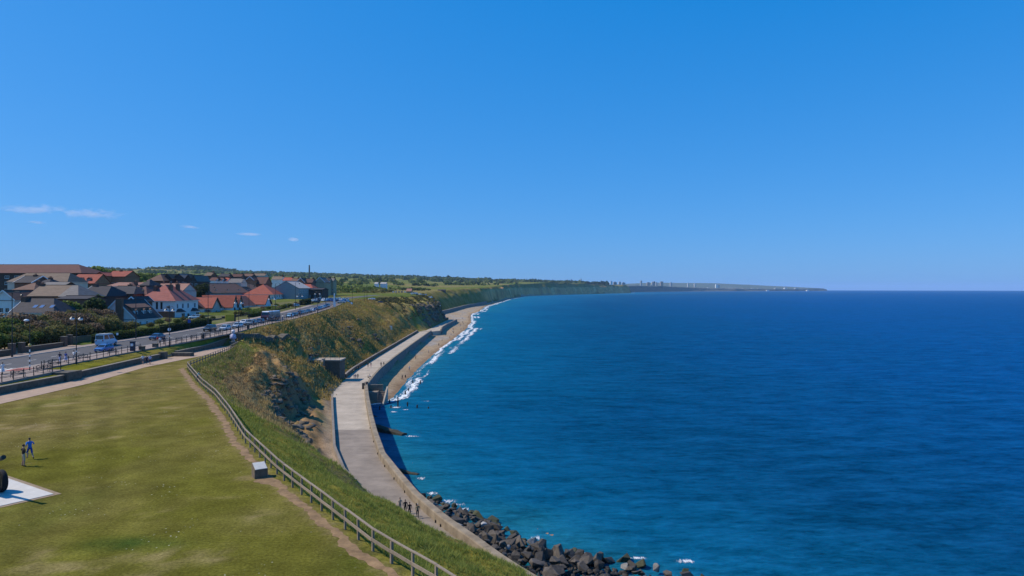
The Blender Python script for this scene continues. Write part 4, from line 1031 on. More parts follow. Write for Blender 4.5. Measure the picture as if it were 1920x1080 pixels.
for fx_ in (-.55, -.05, .5): dormer(r_, fx_*aa, -bb_*.78, ee+rr*.12, 1.7, 1.3, 3.0, 'S', RF['maroon'], WL['brick'])
house_px('orange brick block with red roof and south facing gable', 300, 176, 199, 517, 510.5, 18, None, ridge='ns', roof='red', wall='orange', win=[('S',-.3,4.6,1.6,1.4),('S',.4,4.6,1.6,1.4),('S',-.3,1.2,1.6,1.4)])
house_px('long orange brick flats with dark red roof right of the gable', 304, 199, 234, 518.5, 508.5, 12, None, ridge='ew', roof='red', wall='orange', hips=(0, 0), win=grid_win('S', 4, [1.2, 4.2, 7.0], 1.3, 1.4), chim=((-.2,0,.3),))
house_px('huge long dark red roof of the school block behind the town', 335, -70, 152, 511.5, 496.5, 22, None, ridge='ew', roof='maroon', wall='dkbrick', hips=(0, 8), over=.6, win=grid_win('S', 12, [2.5, 6, 9], 2.2, 1.4, -.92, .92))
house_px('pinkish grey roof in the middle of the town', 258, 198, 242, 537, 530, 11, None, ridge='ew', roof='pink', wall='cream', hips=(2, 2), chim=((.9,0,.4),), win=grid_win('S', 3, [1.0, 3.2]))
house_px('pinkish grey hipped roof right of the middle row', 262, 243, 280, 537.5, 530, 12, None, ridge='ew', roof='pink', wall='brick', hips=(0, 4), win=grid_win('S', 2, [1.0, 3.2]))
house_px('pale pink tiled roof behind the rose hipped house', 272, 279, 342, 545, 532, 12, None, ridge='ew', roof='pink', wall='cream', hips=(2, 0), chim=((-.6,.1,.4),(.2,.1,.6)), win=grid_win('S', 4, [1.0, 3.4]))
house_px('small dark pyramid roofed house in the middle of the town', 256, 262, 279, 534, 525, 9, None, ridge='ns', roof='dark', wall='dkbrick', hips=(4, 4), win=grid_win('S', 1, [1.0, 3.2]))
house_px('brick house with blue garage front and brown roof', 330, 276, 306, 526, 514, 14, None, ridge='ns', roof='brown', wall='brick', hips=(5, 0), win=grid_win('S', 3, [1.2, 4.2], 1.4, 1.3))
for k, (pw, pe, ye, yr, D, lb_) in enumerate([(306,322,522,514,336,'dark brick gabled flats nearest the blue fronted house'),(324,346,522,513.5,340,'dark brick flats with paired gables in the middle of the estate'),(346,360,524,515.5,332,'narrow dark brick flats left of the round dark tree'),(358,369,526,517,326,'end block of dark brick flats above the rose roof')]):
    house_px(lb_, D, pw, pe, ye, yr, 14, None, ridge='ns', roof='grey' if k % 2 else 'brown', wall='dkbrick', win=grid_win('S', 2+(k == 1), [1.4, 4.4, 7.2], 1.1, 1.4))
# far rows (small)
far = [(383,395,517,511,420,'tan','dkbrick','tan roofed brick house at the far end of the estate'),(392,404,526,520.5,405,'maroon','white','first of the white houses with red roofs in the far row'),(403,415,526.5,521,408,'maroon','white','middle white house with red roof in the far row'),
       (414,426,527,521,411,'red','white','last white house with red roof in the far row'),(428,452,530,522.5,396,'grey','cream','grey blue slate roofed house behind the long brown roof'),(410,428,518.5,513.5,520,'dark','dkbrick','dark roofed house below the far green trees'),
       (432,452,519,514,530,'maroon','brick','maroon roofed house below the far green trees'),(455,472,518,513.5,540,'brown','brick','brown roofed house left of the orange gable'),(474,496,517,513,560,'tan','cream','tan roofed house behind the orange gabled house'),
       (509,528,524,518.5,470,'tan','white','tan roofed house above the pale grey gable roof'),(530,546,526,520.5,455,'red','white','red roofed house with white walls near the field'),(545,557,528,522,450,'brown','brick','brown roofed brick house near the field'),
       (571,585,530,523,445,'maroon','brick','maroon roofed house left of the tan stone house'),(604,617,529,521.5,480,'dark','stone','dark roofed house with pale gable at the edge of the field'),(617,625,527,521.5,486,'grey','stone','last small grey roofed house at the edge of the field')]
for (pw, pe, ye, yr, D, rf, wl_, lb_) in far:
    house_px(lb_, D, pw, pe, ye, yr, 9, None, ridge='ew', roof=rf, wall=wl_, over=.25, win=grid_win('S', 2, [1.0, 3.3], 1.3, 1.3), chim=((.8,0,.5),))
house_px('orange brick gabled house with maroon roof in the far row', 424, 461, 476, 525, 518.5, 13, None, ridge='ns', roof='maroon', wall='orange', trim=trim_w, win=grid_win('S', 2, [1.2, 3.8]))
house_px('long maroon roof joined to the orange gabled house', 428, 476, 497, 532, 520, 12, None, ridge='ew', roof='maroon', wall='brick', win=grid_win('S', 3, [1, 3.3]))
house_px('orange brick gable near the field', 440, 556, 571, 529, 521.5, 12, None, ridge='ns', roof='maroon', wall='orange', trim=trim_w, win=[('S',0,3.6,1.2,1.4)])
house_px('tan stone house with steep gable at the edge of the field', 462, 590, 609, 529, 520, 12, None, ridge='ns', roof='grey', wall='stone', trim=trim_w, win=grid_win('S', 2, [1.2, 4]))
house_px('low clubhouse with red roof beside the car park', 424, 556, 586, 540, 533, 12, None, ridge='ew', roof='red', wall='cream', hips=(3, 3), win=grid_win('S', 3, [1.0]))
house_px('flat dark building beside the car park', 420, 577, 604, 543, 541.5, 14, None, ridge='ew', roof='dark', wall='dkbrick', over=.3, win=grid_win('S', 3, [1.0]))
for (pw, pe, D, lb_) in [(702,708,880,'tiny white farm building left of the longer one in the field'),(713,724,890,'long low white farm building among the trees in the field')]:
    house_px(lb_, D, pw, pe, 532, 529.5, 9, None, ridge='ew', roof='pale', wall='white', over=.2, name='farm_building', cat='building')
hc = house_px('low modern cafe with glass front beside the far car park', 960, 821, 834, 544.5, 543, 14, None, ridge='ew', roof='dark', wall='dkbrick', over=.4, name='cafe_building', cat='building', win=grid_win('S', 2, [.8], 2, 1.6))
house_px('small toilet block at the head of the far car park', 640, 762, 771, 547.5, 542.5, 8, None, ridge='ew', roof='pink', wall='stone', over=.3, name='toilet_block', cat='building')
# church tower and chimney stack
def tower(label, px, D, w, ytop, ybase, m, name, cat, taper=1.0, cren=False):
    x = X_at(px, D); z0 = T(x, D)-2 if D < 6000 else -10; zt = Z_at(ytop, D)-z0
    q = MB(); a = w/2; q.add([(-a,-a,0),(a,-a,0),(a,a,0),(-a,a,0),(-a*taper,-a*taper,zt),(a*taper,-a*taper,zt),(a*taper,a*taper,zt),(-a*taper,a*taper,zt)], [(0,1,5,4),(1,2,6,5),(2,3,7,6),(3,0,4,7),(4,5,6,7)])
    o = tag(empty(name, (x, D, z0)), label, cat); q.build('shaft', m, o)
    if cren:
        for sx in (-1, 1):
            for sy in (-1, 1): c = MB(); c.box(sx*a-.5, sx*a+.5, sy*a-.5, sy*a+.5, zt, zt+1.2); c.build('merlon', m, o)
        c = MB(); c.box(-.8, .8, -a-.06, -a, zt*.68, zt*.86); c.build('belfry_opening', trim_d, o)
    return o
tower('square stone church tower among the far roofs', 500, 600, 6.5, 513, 525, WL['stone'], 'church_tower', 'tower', cren=True)
tower('slender dark chimney stack on the wooded skyline', 580, 2600, 5, 497, 512, WL['dkbrick'], 'chimney_stack', 'chimney', .75)
# ================================================================== vegetation
def leaf_material(name, tint=1.0):
    m, nt, b, out = nodes_of(name); N = nt.nodes; L = nt.links
    at = N.new('ShaderNodeAttribute'); at.attribute_name = 'Col'
    oi = N.new('ShaderNodeObjectInfo'); mr = N.new('ShaderNodeMapRange'); mr.inputs[3].default_value = .72*tint; mr.inputs[4].default_value = 1.28*tint
    L.new(oi.outputs['Random'], mr.inputs[0])
    vm = N.new('ShaderNodeVectorMath'); vm.operation = 'SCALE'; L.new(at.outputs['Color'], vm.inputs[0]); L.new(mr.outputs[0], vm.inputs['Scale'])
    L.new(vm.outputs[0], b.inputs['Base Color']); b.inputs['Roughness'].default_value = .75; b.inputs['Specular IOR Level'].default_value = .2
    tl = N.new('ShaderNodeBsdfTranslucent'); L.new(vm.outputs[0], tl.inputs['Color'])
    mx = N.new('ShaderNodeMixShader'); mx.inputs[0].default_value = .45; L.new(b.outputs[0], mx.inputs[1]); L.new(tl.outputs[0], mx.inputs[2]); L.new(mx.outputs[0], out.inputs['Surface'])
    return m
LEAF = leaf_material('foliage', 1.45)
bark = mat('bark', (.075, .058, .042), .95, .3, 3, .4)
def cards(cent, size, nrm=None, cols=None, name='foliage', aspect=1.0, rng=RNG):
    """one small leafy quad per centre, random tilt"""
    n = len(cent)
    d = rng.normal(size=(n, 3)) if nrm is None else nrm + rng.normal(size=(n, 3))*.7
    d /= np.linalg.norm(d, axis=1, keepdims=True)
    r = np.cross(d, rng.normal(size=(n, 3))); r /= np.linalg.norm(r, axis=1, keepdims=True)
    u = np.cross(r, d)
    s = (size*rng.uniform(.6, 1.35, size=n))[:, None] if np.isscalar(size) else size[:, None]
    a = cent - r*s; b = cent - u*s*aspect + d*s*.25; c = cent + r*s; e = cent + u*s*aspect + d*s*.25
    v = np.stack([a, b, c, e], 1).reshape(-1, 3); f = np.arange(4*n).reshape(n, 4)
    return v, f
def leaf_mesh(name, cent, size, cols, nrm=None, mats=None, aspect=1.0):
    v, f = cards(cent, size, nrm, aspect=aspect)
    me = np_mesh(name, v, f, mats or LEAF)
    c4 = np.concatenate([np.repeat(cols, 4, 0), np.ones((4*len(cols), 1))], 1).astype(np.float32)
    me.attributes.new('Col', 'FLOAT_COLOR', 'POINT').data.foreach_set('color', c4.ravel())
    return me
def crown_points(n, lobes, seed):
    rg = np.random.default_rng(seed); out = []; nr = []
    w = np.array([l[3]**2 for l in lobes]); w = w/w.sum()
    for l, k in zip(lobes, np.round(w*n).astype(int)):
        d = rg.normal(size=(k, 3)); d /= np.linalg.norm(d, axis=1, keepdims=True)
        rad = l[3]*rg.uniform(.55, 1.06, size=(k, 1))**.6
        p = np.array(l[:3]) + d*rad*np.array([1, 1, .82]); out.append(p); nr.append(d)
    return np.concatenate(out), np.concatenate(nr)
def leaf_cols(n, base, base2, seed, var=.25):
    rg = np.random.default_rng(seed); t = rg.uniform(size=(n, 1))
    c = np.array(base)*(1-t) + np.array(base2)*t
    return np.clip(c*(1+var*rg.normal(size=(n, 1))), .004, .6)
def make_tree(name, h, r, n, leaf, col1, col2, seed, trunk=True, lobes=7, flat=.8):
    rg = np.random.default_rng(seed); lb = []
    for k in range(lobes):
        a = 2*math.pi*k/lobes + rg.uniform(0, .8); q = rg.uniform(.2, .62)*r
        lb.append((q*math.cos(a), q*math.sin(a), h*rg.uniform(.42, .82), r*rg.uniform(.38, .6)))
    lb.append((0, 0, h*.72, r*.55))
    p, nn = crown_points(n, lb, seed)
    p[:, 2] = np.maximum(p[:, 2], h*.12)
    cr = leaf_mesh('crown', p, leaf, leaf_cols(len(p), col1, col2, seed+1), nn)
    parts = [('crown', cr)]
    if trunk:
        q = MB(); q.tube([(0,0,-.6),(.05,0,h*.3),(0,.05,h*.6)], [r*.085, r*.06, r*.03], 7)
        for k in range(5):
            l = lb[k % len(lb)]; q.tube([(0,0,h*.28+k*.05*h),(l[0]*.5,l[1]*.5,(h*.35+l[2])*.5),(l[0],l[1],l[2])], [r*.045, r*.03, r*.012], 5)
        parts.append(('trunk', q.data('trunk', bark)))
    return parts
GREEN = ((.045, .07, .015), (.105, .125, .030)); OLIVE = ((.065, .066, .020), (.13, .115, .042)); TWIG = ((.095, .066, .046), (.15, .11, .07)); BRIGHT = ((.085, .125, .022), (.155, .185, .045)); DARK = ((.018, .032, .012), (.045, .062, .022))
def proto_set(name, n, h, r, leaves, size, pal, seed, **k): return [make_tree(name, h, r, leaves, size, pal[0], pal[1], seed+i, **k) for i in range(n)]
PR = {'shrub_olive': proto_set('s', 2, 5.0, 2.9, 1500, .20, OLIVE, 300), 'shrub_twig': proto_set('s', 2, 4.8, 3.0, 1500, .17, TWIG, 320), 'shrub_green': proto_set('s', 2, 4.6, 2.8, 1500, .22, GREEN, 340),
      'tree_bright': proto_set('t', 2, 11, 5.0, 1500, .48, BRIGHT, 360), 'tree_green': proto_set('t', 2, 9, 4.0, 1300, .42, GREEN, 380), 'tree_dark': proto_set('t', 2, 8, 3.6, 1300, .36, DARK, 400), 'bush_far': proto_set('b', 2, 2.6, 2.2, 420, .30, GREEN, 420, trunk=False)}
def plant(kind, i, x, y, s, label, cat, group, name, sz=None, rz=None):
    pr = PR[kind][i % len(PR[kind])]
    o = tag(empty(name, (x, y, T(x, y)-.15)), label, cat, group)
    o.rotation_euler = (0, 0, random.uniform(0, 6.28) if rz is None else rz); o.scale = (s, s, s*(sz or 1))
    for nm, me in pr: link(nm, me, o)
    return o
random.seed(21)
k = 0
for row, (dd, s0) in enumerate(((1.5, .86), (7.5, 1.05), (15, 1.18))):
    for px in range(-8, 256, 17):
        px2 = px + (8 if row % 2 else 0)
        D = 95.0*1280/(960-px2) + dd*1.15 + random.uniform(-1, 1)
        if px2 > 205 and row > 0: continue
        kind = 'shrub_green' if (40 <= px2 <= 75 and row == 0) or px2 < 12 else random.choice(['shrub_olive', 'shrub_twig', 'shrub_twig', 'shrub_olive', 'shrub_olive'])
        side = 'nearest the left edge' if px2 < 40 else ('left of the lamp post' if px2 < 130 else ('behind the blue van' if px2 < 200 else 'in front of the white bungalow'))
        lookw = {'shrub_green': 'glossy green shrub', 'shrub_olive': 'olive green shrub', 'shrub_twig': 'brown twiggy shrub'}[kind]
        roww = ('front', 'middle', 'back')[row]
        plant(kind, k, X_at(px2, D), D, s0*random.uniform(.85, 1.1)*(.75 if px2 > 215 else 1), f'{lookw} {side}, {roww} row of the thicket', 'shrub', 'shrubs of the roadside thicket', 'shrub'); k += 1
# evergreen shrubs among the near houses
for (px, D, s, kind, lb) in [(128,178,.85,'tree_green','round evergreen left of the flat roofed extension'),(148,176,.8,'shrub_green','pale spiky evergreen in front of the flat roofed extension'),(182,186,1.0,'tree_dark','dark conifer behind the white bungalow'),
                             (196,190,.75,'shrub_green','bright evergreen by the white bungalow gable'),(170,196,1.0,'tree_dark','dark tree between the dark slate roofs'),(240,214,.7,'tree_dark','dark bush in front of the maroon roofed house'),
                             (375,322,1.15,'tree_dark','round dark tree beside the dark brick flats'),(250,345,.9,'tree_green','green tree left of the blue fronted house'),(244,330,.9,'tree_dark','dark tree right of the orange brick flats'),
                             (452,405,.8,'tree_dark','dark tree beside the grey blue roof'),(588,452,.95,'tree_dark','dark tree beside the tan stone house'),(580,446,.8,'tree_dark','dark tree behind the low clubhouse')]:
    plant(kind, 0, X_at(px, D), D, s, lb, 'tree' if 'tree' in kind else 'shrub', 'garden trees between the houses', 'garden_tree' if 'tree' in kind else 'garden_shrub')
# individual trees of the skyline wood behind the town
random.seed(5)
for i in range(46):
    px = 118 + i*3.9 + random.uniform(-3, 3); D = random.uniform(430, 560); s = random.uniform(.8, 1.15)*(1.25 if 160 < px < 215 else 1.0)
    w_ = 'bright spring green' if i % 3 else 'darker green'
    plant('tree_bright' if i % 3 else 'tree_green', i, X_at(px, D), D, s, f'{w_} tree in the wood on the skyline behind the town', 'tree', 'trees of the wood behind the town', 'woodland_tree')
# hedges
def hedge(label, xf, y0, y1, w, h, pal, seed, group='clipped hedges along the pavement'):
    n = int((y1-y0)*h*110); rg = np.random.default_rng(seed)
    y = rg.uniform(y0, y1, n); face = rg.integers(0, 3, n); xx = np.where(face == 0, w/2, rg.uniform(-w/2, w/2, n)); zz = np.where(face == 1, h, rg.uniform(0, h, n)); xx = np.where(face == 2, -w/2, xx)
    xx = xx + rg.normal(size=n)*.07; zz = zz + rg.normal(size=n)*.07+.10*np.sin(y*.9)
    x0 = np.array([float(xf(t)) for t in y]); cx, cy = float(xf((y0+y1)/2)), (y0+y1)/2; z0 = np.array([float(zR(t)) for t in y])+.1
    p = np.stack([x0+xx-cx, y-cy, z0+zz-z0.mean()], -1)
    o = tag(empty('hedge', (cx, cy, float(z0.mean()))), label, 'hedge', group)
    link('foliage', leaf_mesh('foliage', p, .13, leaf_cols(n, pal[0], pal[1], seed)), o)
    q = MB()
    for a in np.arange(y0, y1, 2.0):
        b = min(a+2.0, y1); xa, xb = float(xf(a))-cx, float(xf(b))-cx; za, zb_ = float(zR(a)-z0.mean())-.2, float(zR(b)-z0.mean())-.2
        q.add([(xa-w*.42,a-cy,za),(xa+w*.42,a-cy,za),(xb+w*.42,b-cy,zb_),(xb-w*.42,b-cy,zb_),(xa-w*.42,a-cy,za+h),(xa+w*.42,a-cy,za+h),(xb+w*.42,b-cy,zb_+h),(xb-w*.42,b-cy,zb_+h)], [(4,5,6,7),(0,1,5,4),(1,2,6,5),(2,3,7,6),(3,0,4,7)])
    q.build('inner_branches', mat('hedge_inner', (.02, .026, .010), .95, .3, 2), o)
hedge('clipped dark hedge in front of the white bungalow', lambda y: KW(y)-3.6, 147, 168, 1.2, 1.7, GREEN, 501)
hedge('clipped dark hedge between the bungalow and the white villa', lambda y: KW(y)-3.8, 170, 200, 1.3, 1.8, DARK, 502)
hedge('low green hedge along the cottage gardens', lambda y: KW(y)-4.5, 236, 275, 1.5, 1.4, GREEN, 503)
hedge('long grass bank hedge before the red-roofed cottages', lambda y: KW(y)-10, 250, 305, 4, 1.2, BRIGHT, 504)
hedge('dark hedge at the foot of the grey gable', lambda y: KW(y)-6, 330, 352, 2, 2.2, DARK, 505)

# ------------------------------------------------------------------ woods and scrub far off: one mass each
def mass(name, label, regions, seed):
    rg = np.random.default_rng(seed); cs, ns, ss, cc = [], [], [], []
    for (x0, x1, y0, y1, n, h, r, leaves, size, pal) in regions:
        x = rg.uniform(x0, x1, n); y = rg.uniform(y0, y1, n); x = x + np.where(y > 1400, Wx(y)-Wx(1400)*0, 0)*0
        ok = x < Fx(y)-12; x, y = x[ok], y[ok]; n = len(x)
        z = terrain(x, y) - np.where(y > 700, curv(x, y), 0); hh = h*rg.uniform(.6, 1.25, n); rr = r*rg.uniform(.7, 1.3, n)
        d = rg.normal(size=(n, leaves, 3)); d /= np.linalg.norm(d, axis=2, keepdims=True); d[:, :, 2] = np.abs(d[:, :, 2])
        rad = rg.uniform(.5, 1.05, (n, leaves, 1))
        p = np.stack([x, y, z+hh*.35], -1)[:, None, :] + d*rad*np.stack([rr, rr, hh*.65], -1)[:, None, :]
        cs.append(p.reshape(-1, 3)); ns.append(d.reshape(-1, 3)); ss.append(np.repeat(size*rr/r, leaves)*rg.uniform(.7, 1.3, n*leaves))
        t = rg.uniform(size=(n, 1, 1)); base = np.array(pal[0])*(1-t)+np.array(pal[1])*t
        cc.append((base*(1+.22*rg.normal(size=(n, leaves, 1)))).reshape(-1, 3))
    me = leaf_mesh(name, np.concatenate(cs), np.concatenate(ss), np.clip(np.concatenate(cc), .004, .5), np.concatenate(ns))
    return tag(link(name, me), label, None, None, 'stuff')
mass('woodland', 'wooded mass behind the town and on the near ridge', [
    (-470, -190, 560, 760, 260, 9, 5, 26, 1.7, BRIGHT), (-620, -300, 600, 1000, 220, 9, 6, 20, 2.2, GREEN), (-330, -190, 470, 560, 60, 7, 4, 26, 1.3, GREEN)], 601)
mass('scrub', 'dark scrub belt across the coastal field', [
    (-235, -130, 560, 760, 150, 4.2, 4.0, 24, 1.1, GREEN), (-190, -118, 600, 690, 90, 3.2, 3.5, 22, .9, OLIVE), (-330, -150, 760, 1000, 70, 5, 5, 16, 1.6, GREEN), (-150, -92, 900, 1000, 40, 3.5, 4, 16, 1.2, DARK),
    (-190, -135, 520, 560, 26, 2.5, 3, 20, .8, OLIVE)], 602)
hw = [(-2600, 100, 2000, 2120, 150, 9, 12, 12, 5, GREEN), (-3000, 250, 2750, 2900, 190, 10, 16, 10, 7, GREEN), (-3600, 500, 3600, 3850, 360, 11, 20, 9, 9, GREEN), (-3800, 650, 4100, 4350, 900, 14, 24, 9, 11, DARK),
      (-1500, -250, 1280, 1350, 70, 5, 7, 12, 3.0, GREEN), (-900, -160, 1600, 1680, 75, 6, 8, 12, 3.4, GREEN), (-2050, -1650, 3800, 4150, 300, 22, 22, 10, 10, DARK)]
mass('hill_woodland', 'hazy wooded hills along the horizon', hw, 603)
# ------------------------------------------------------------------ grass and tussocks on the slope
def tufts(name, label, x, y, h, w, blades, pal, seed, lean=.5, dry=0.0):
    rg = np.random.default_rng(seed); n = len(x); z = terrain(x, y)-.04
    N = n*blades
    bx = np.repeat(x, blades)+rg.normal(size=N)*w*1.6; by = np.repeat(y, blades)+rg.normal(size=N)*w*1.6; bz = np.repeat(z, blades)
    ang = rg.uniform(0, 2*math.pi, N); hh = np.repeat(h, blades)*rg.uniform(.5, 1.2, N); ww = w*rg.uniform(.5, 1.3, N)
    dx, dy = np.cos(ang), np.sin(ang); ln = lean*hh*rg.uniform(.1, 1, N); la = rg.uniform(0, 2*math.pi, N)
    a = np.stack([bx-dx*ww/2, by-dy*ww/2, bz], -1); b = np.stack([bx+dx*ww/2, by+dy*ww/2, bz], -1); c = np.stack([bx+np.cos(la)*ln, by+np.sin(la)*ln, bz+hh], -1)
    v = np.stack([a, b, c], 1).reshape(-1, 3); me = np_mesh(name, v, np.arange(3*N).reshape(N, 3), LEAF)
    t = rg.uniform(size=(n, 1)); base = np.array(pal[0])*(1-t)+np.array(pal[1])*t
    col = np.repeat(base, blades, 0)*(1+.2*rg.normal(size=(N, 1)))
    c4 = np.concatenate([np.repeat(np.clip(col, .004, .5), 3, 0), np.ones((3*N, 1))], 1).astype(np.float32)
    me.attributes.new('Col', 'FLOAT_COLOR', 'POINT').data.foreach_set('color', c4.ravel())
    return tag(link(name, me), label, None, None, 'stuff')
rg = np.random.default_rng(77)
def on_slope(n, y0, y1, u0, u1, keep=None):
    y = rg.uniform(y0, y1, n); u = rg.uniform(u0, u1, n); x = Fx(y)+(PLx(y)-Fx(y))*u
    if keep is not None:
        m_ = keep(x, y, u); x, y, u = x[m_], y[m_], u[m_]
    return x, y
x, y = on_slope(26000, 28, 92, .015, .93, lambda x, y, u: rg.uniform(size=len(x)) < np.clip(1.15-y/110, .25, 1))
tufts('grass', 'long lush grass on the slope outside the fence', x, y, .30+.26*np.clip(fbm(x/1.8, y/1.8, 88, 3), -.8, 1), .055, 6, ((.095, .122, .020), (.195, .205, .048)), 701, lean=1.1)
x, y = on_slope(9000, 85, 160, .01, .55)
tufts('grass', 'dry brown scrub grass on the upper cliff slope', x, y, .30+.2*rg.uniform(size=len(x)), .11, 4, ((.17, .12, .055), (.33, .25, .115)), 702)
x, y = on_slope(5200, 80, 165, .0, .22)
tufts('grass', 'green grass fringe below the fence', x, y, .32+.15*rg.uniform(size=len(x)), .10, 4, ((.10, .125, .02), (.19, .20, .045)), 703)
x, y = on_slope(15000, 165, 440, .0, .97)
tufts('grass', 'tussocks on the grassy slope below the road', x, y, .45+.35*rg.uniform(size=len(x)), .28, 4, ((.20, .15, .035), (.40, .28, .10)), 704)
# dark scrub patches on the slope
def slope_scrub(n, y0, y1, u0, u1, size, seed, lab, pal):
    x, y = on_slope(n, y0, y1, u0, u1, lambda x, y, u: fbm((x+y*.4)/5, (y-x*.3)/16, 130, 4) > .02)
    z = terrain(x, y); k_ = 9; r2 = np.random.default_rng(seed); d = r2.normal(size=(len(x), k_, 3)); d[:, :, 2] = np.abs(d[:, :, 2])*.6
    p = np.stack([x, y, z], -1)[:, None, :] + d*size*r2.uniform(.5, 1.4, (len(x), 1, 1)); t = r2.uniform(size=(len(x), 1, 1))
    c = (np.array(pal[0])*(1-t)+np.array(pal[1])*t)*(1+.25*r2.normal(size=(len(x), k_, 1)))
    tag(link('scrub', leaf_mesh('scrub', p.reshape(-1, 3), size*.55, np.clip(c.reshape(-1, 3), .004, .4), d.reshape(-1, 3))), lab, None, None, 'stuff')
slope_scrub(2000, 84, 160, .12, .60, .22, 801, 'brown bramble and dead scrub on the cliff slope', ((.085, .06, .03), (.23, .16, .08)))
slope_scrub(1700, 165, 440, .05, .92, .38, 802, 'brown and green scrub on the slope below the road', ((.13, .085, .03), (.30, .19, .075)))
slope_scrub(1800, 440, 700, .0, .75, .8, 803, 'scrub on the green headland', ((.04, .045, .016), (.12, .11, .045)))

# garden shrubs between the houses and the road
random.seed(61)
gs = [(y, x) for y in range(176, 336, 9) for x in (-96.5, -101)]
for i, (y, x) in enumerate(gs):
    if 229 < y < 240 and x < -100: continue
    side = 'before the white bungalow' if y < 208 else ('before the white villa' if y < 245 else ('before the red-roofed cottages' if y < 300 else 'before the grey gable'))
    plant(random.choice(['shrub_olive', 'shrub_green', 'shrub_twig']), i, x+random.uniform(-1.2, 1.2)-max(0, (y-260)*.06), y+random.uniform(-2, 2), random.uniform(.28, .5), f'low garden shrub {side}, {"roadside" if x > -99 else "house"} row', 'shrub', 'low shrubs in the front gardens', 'garden_shrub')

# short turf on the near lawn
n = 42000; y = 27+rg.uniform(size=n)**1.5*50; x = Fx(y)-1.9-rg.uniform(size=n)*(34-(y-27)*.1)
ok = (np.abs((x+34)*.841-(y-46.3)*.541) > -99); gx_, gy_ = x+31.1, y-46.3; uu = gx_*-.841+gy_*.541; vv_ = gx_*-.547+gy_*-.837
keep = ~((uu > -.5) & (uu < 9.2) & (vv_ > -.5) & (vv_ < 5.7)) & (x > -61); x, y = x[keep], y[keep]
tufts('grass', 'short mown turf of the clifftop lawn', x, y, .05+.05*np.clip(fbm(x/1.5, y/1.5, 188, 3), -.5, 1), .03, 3, ((.085, .090, .012), (.185, .145, .040)), 710, lean=1.0)
# ================================================================== timber fence along the cliff top
def polyline(xf, y0, y1, step):
    """points at even spacing along a line X(Y)"""
    pts = []; y = y0; last = None
    ys_ = np.arange(y0, y1, .05); xs_ = xf(ys_); d = np.concatenate([[0], np.cumsum(np.hypot(np.diff(xs_), np.diff(ys_)))])
    for t in np.arange(0, d[-1], step): pts.append((float(np.interp(t, d, xs_)), float(np.interp(t, d, ys_))))
    return pts
fence = tag(empty('timber_fence', (0, 0, 0)), 'long weathered timber post and rail fence along the cliff edge', 'fence')
fp = polyline(lambda y: Fx(y)+.05, 20, 164.5, 2.03)
pq = MB(); pq.box(-.06, .06, -.06, .06, -.3, 1.14); post_me = pq.data('post', timber)
random.seed(3)
fz = [float(plateau(np.array([x-.3]), np.array([y]))[0]) for x, y in fp]
for i, (x, y) in enumerate(fp):
    nx = fp[min(i+1, len(fp)-1)]; pv0 = fp[max(i-1, 0)]; rz = math.atan2(nx[1]-pv0[1], nx[0]-pv0[0])
    o = link('post', post_me, fence, (x, y, fz[i]), rz); o.rotation_euler = (random.uniform(-.025, .025), random.uniform(-.025, .025), rz); o.scale = (1.15 if y > 33.4 and y < 35.2 else 1,)*2+(random.uniform(.97, 1.03),)
    if i+1 < len(fp):
        a, b = Vector((x, y, fz[i])), Vector((nx[0], nx[1], fz[i+1])); d = (b-a); s_ = Vector((-d.y, d.x, 0)).normalized()
        j = [random.uniform(-.015, .015) for _ in range(4)]
        q = MB(); q.bar(a+Vector((0, 0, 1.17+j[0]))-(d*.01), b+Vector((0, 0, 1.17+j[1]))-(d*.005), .13, .055); q.build('top_rail', timber, fence)
        q = MB(); q.bar(a+Vector((0, 0, .62+j[2]))+s_*.085, b+Vector((0, 0, .62+j[3]))+s_*.085-(d*.008), .045, .17); q.build('board_rail', timber, fence)
# ------------------------------------------------------------------ information plinth
pl = tag(empty('information_plinth', (-18.7, 50.6, 0), math.radians(35)), 'stone information plinth with pale slanted panel beside the fence', 'plinth')
pl.scale = (.86, .86, .86)
q = MB(); q.add([(-.55,-.5,-.1),(.55,-.5,-.1),(.55,.5,-.1),(-.55,.5,-.1),(-.55,-.5,.75),(.55,-.5,.75),(.55,.5,1.15),(-.55,.5,1.15)], [(0,3,2,1),(4,5,6,7),(0,1,5,4),(1,2,6,5),(2,3,7,6),(3,0,4,7)]); q.build('stone_base', mat('plinth_stone', (.15, .115, .08), .95, .35, 2.2, .6), pl)
q = MB(); sl_ = .4; q.add([(-.5,-.52,.77),(.5,-.52,.77),(.5,.42,1.15),(-.5,.42,1.15),(-.5,-.52,.81),(.5,-.52,.81),(.5,.42,1.19),(-.5,.42,1.19)], [(4,5,6,7),(0,1,5,4),(1,2,6,5),(2,3,7,6),(3,0,4,7)]); q.build('panel', mat('plinth_panel', (.50, .48, .44), .5, .15, 3), pl)
# ------------------------------------------------------------------ gun on its concrete pad
A = Vector((-31.1, 46.3, 0)); Ux, Uy = -.841, .541; Vx, Vy = -.547, -.837
def G(u, v, z): return (A.x+Ux*u+Vx*v, A.y+Uy*u+Vy*v, z)
pad = tag(empty('concrete_pad', (0, 0, 0)), kind='structure')
q = MB(); q.add([G(0,0,.05),G(9,0,.05),G(9,5.5,.05),G(0,5.5,.05),G(0,0,-.2),G(9,0,-.2),G(9,5.5,-.2),G(0,5.5,-.2)], [(0,1,2,3),(0,4,5,1),(1,5,6,2),(2,6,7,3),(3,7,4,0)]); q.build('slab', mat('pad_concrete', (.50, .475, .44), .9, .12, 1.2, .15), pad)
q = MB(); e = .35; q.add([G(-e,-e,.02),G(9,-e,.02),G(9,0,.02),G(0,0,.02),G(0,5.5,.02),G(-e,5.5,.02)], [(0,1,2,3),(0,3,4,5)]); q.build('earth_margin', mat('pad_earth', (.25, .185, .12), .95, .3, 2), pad)
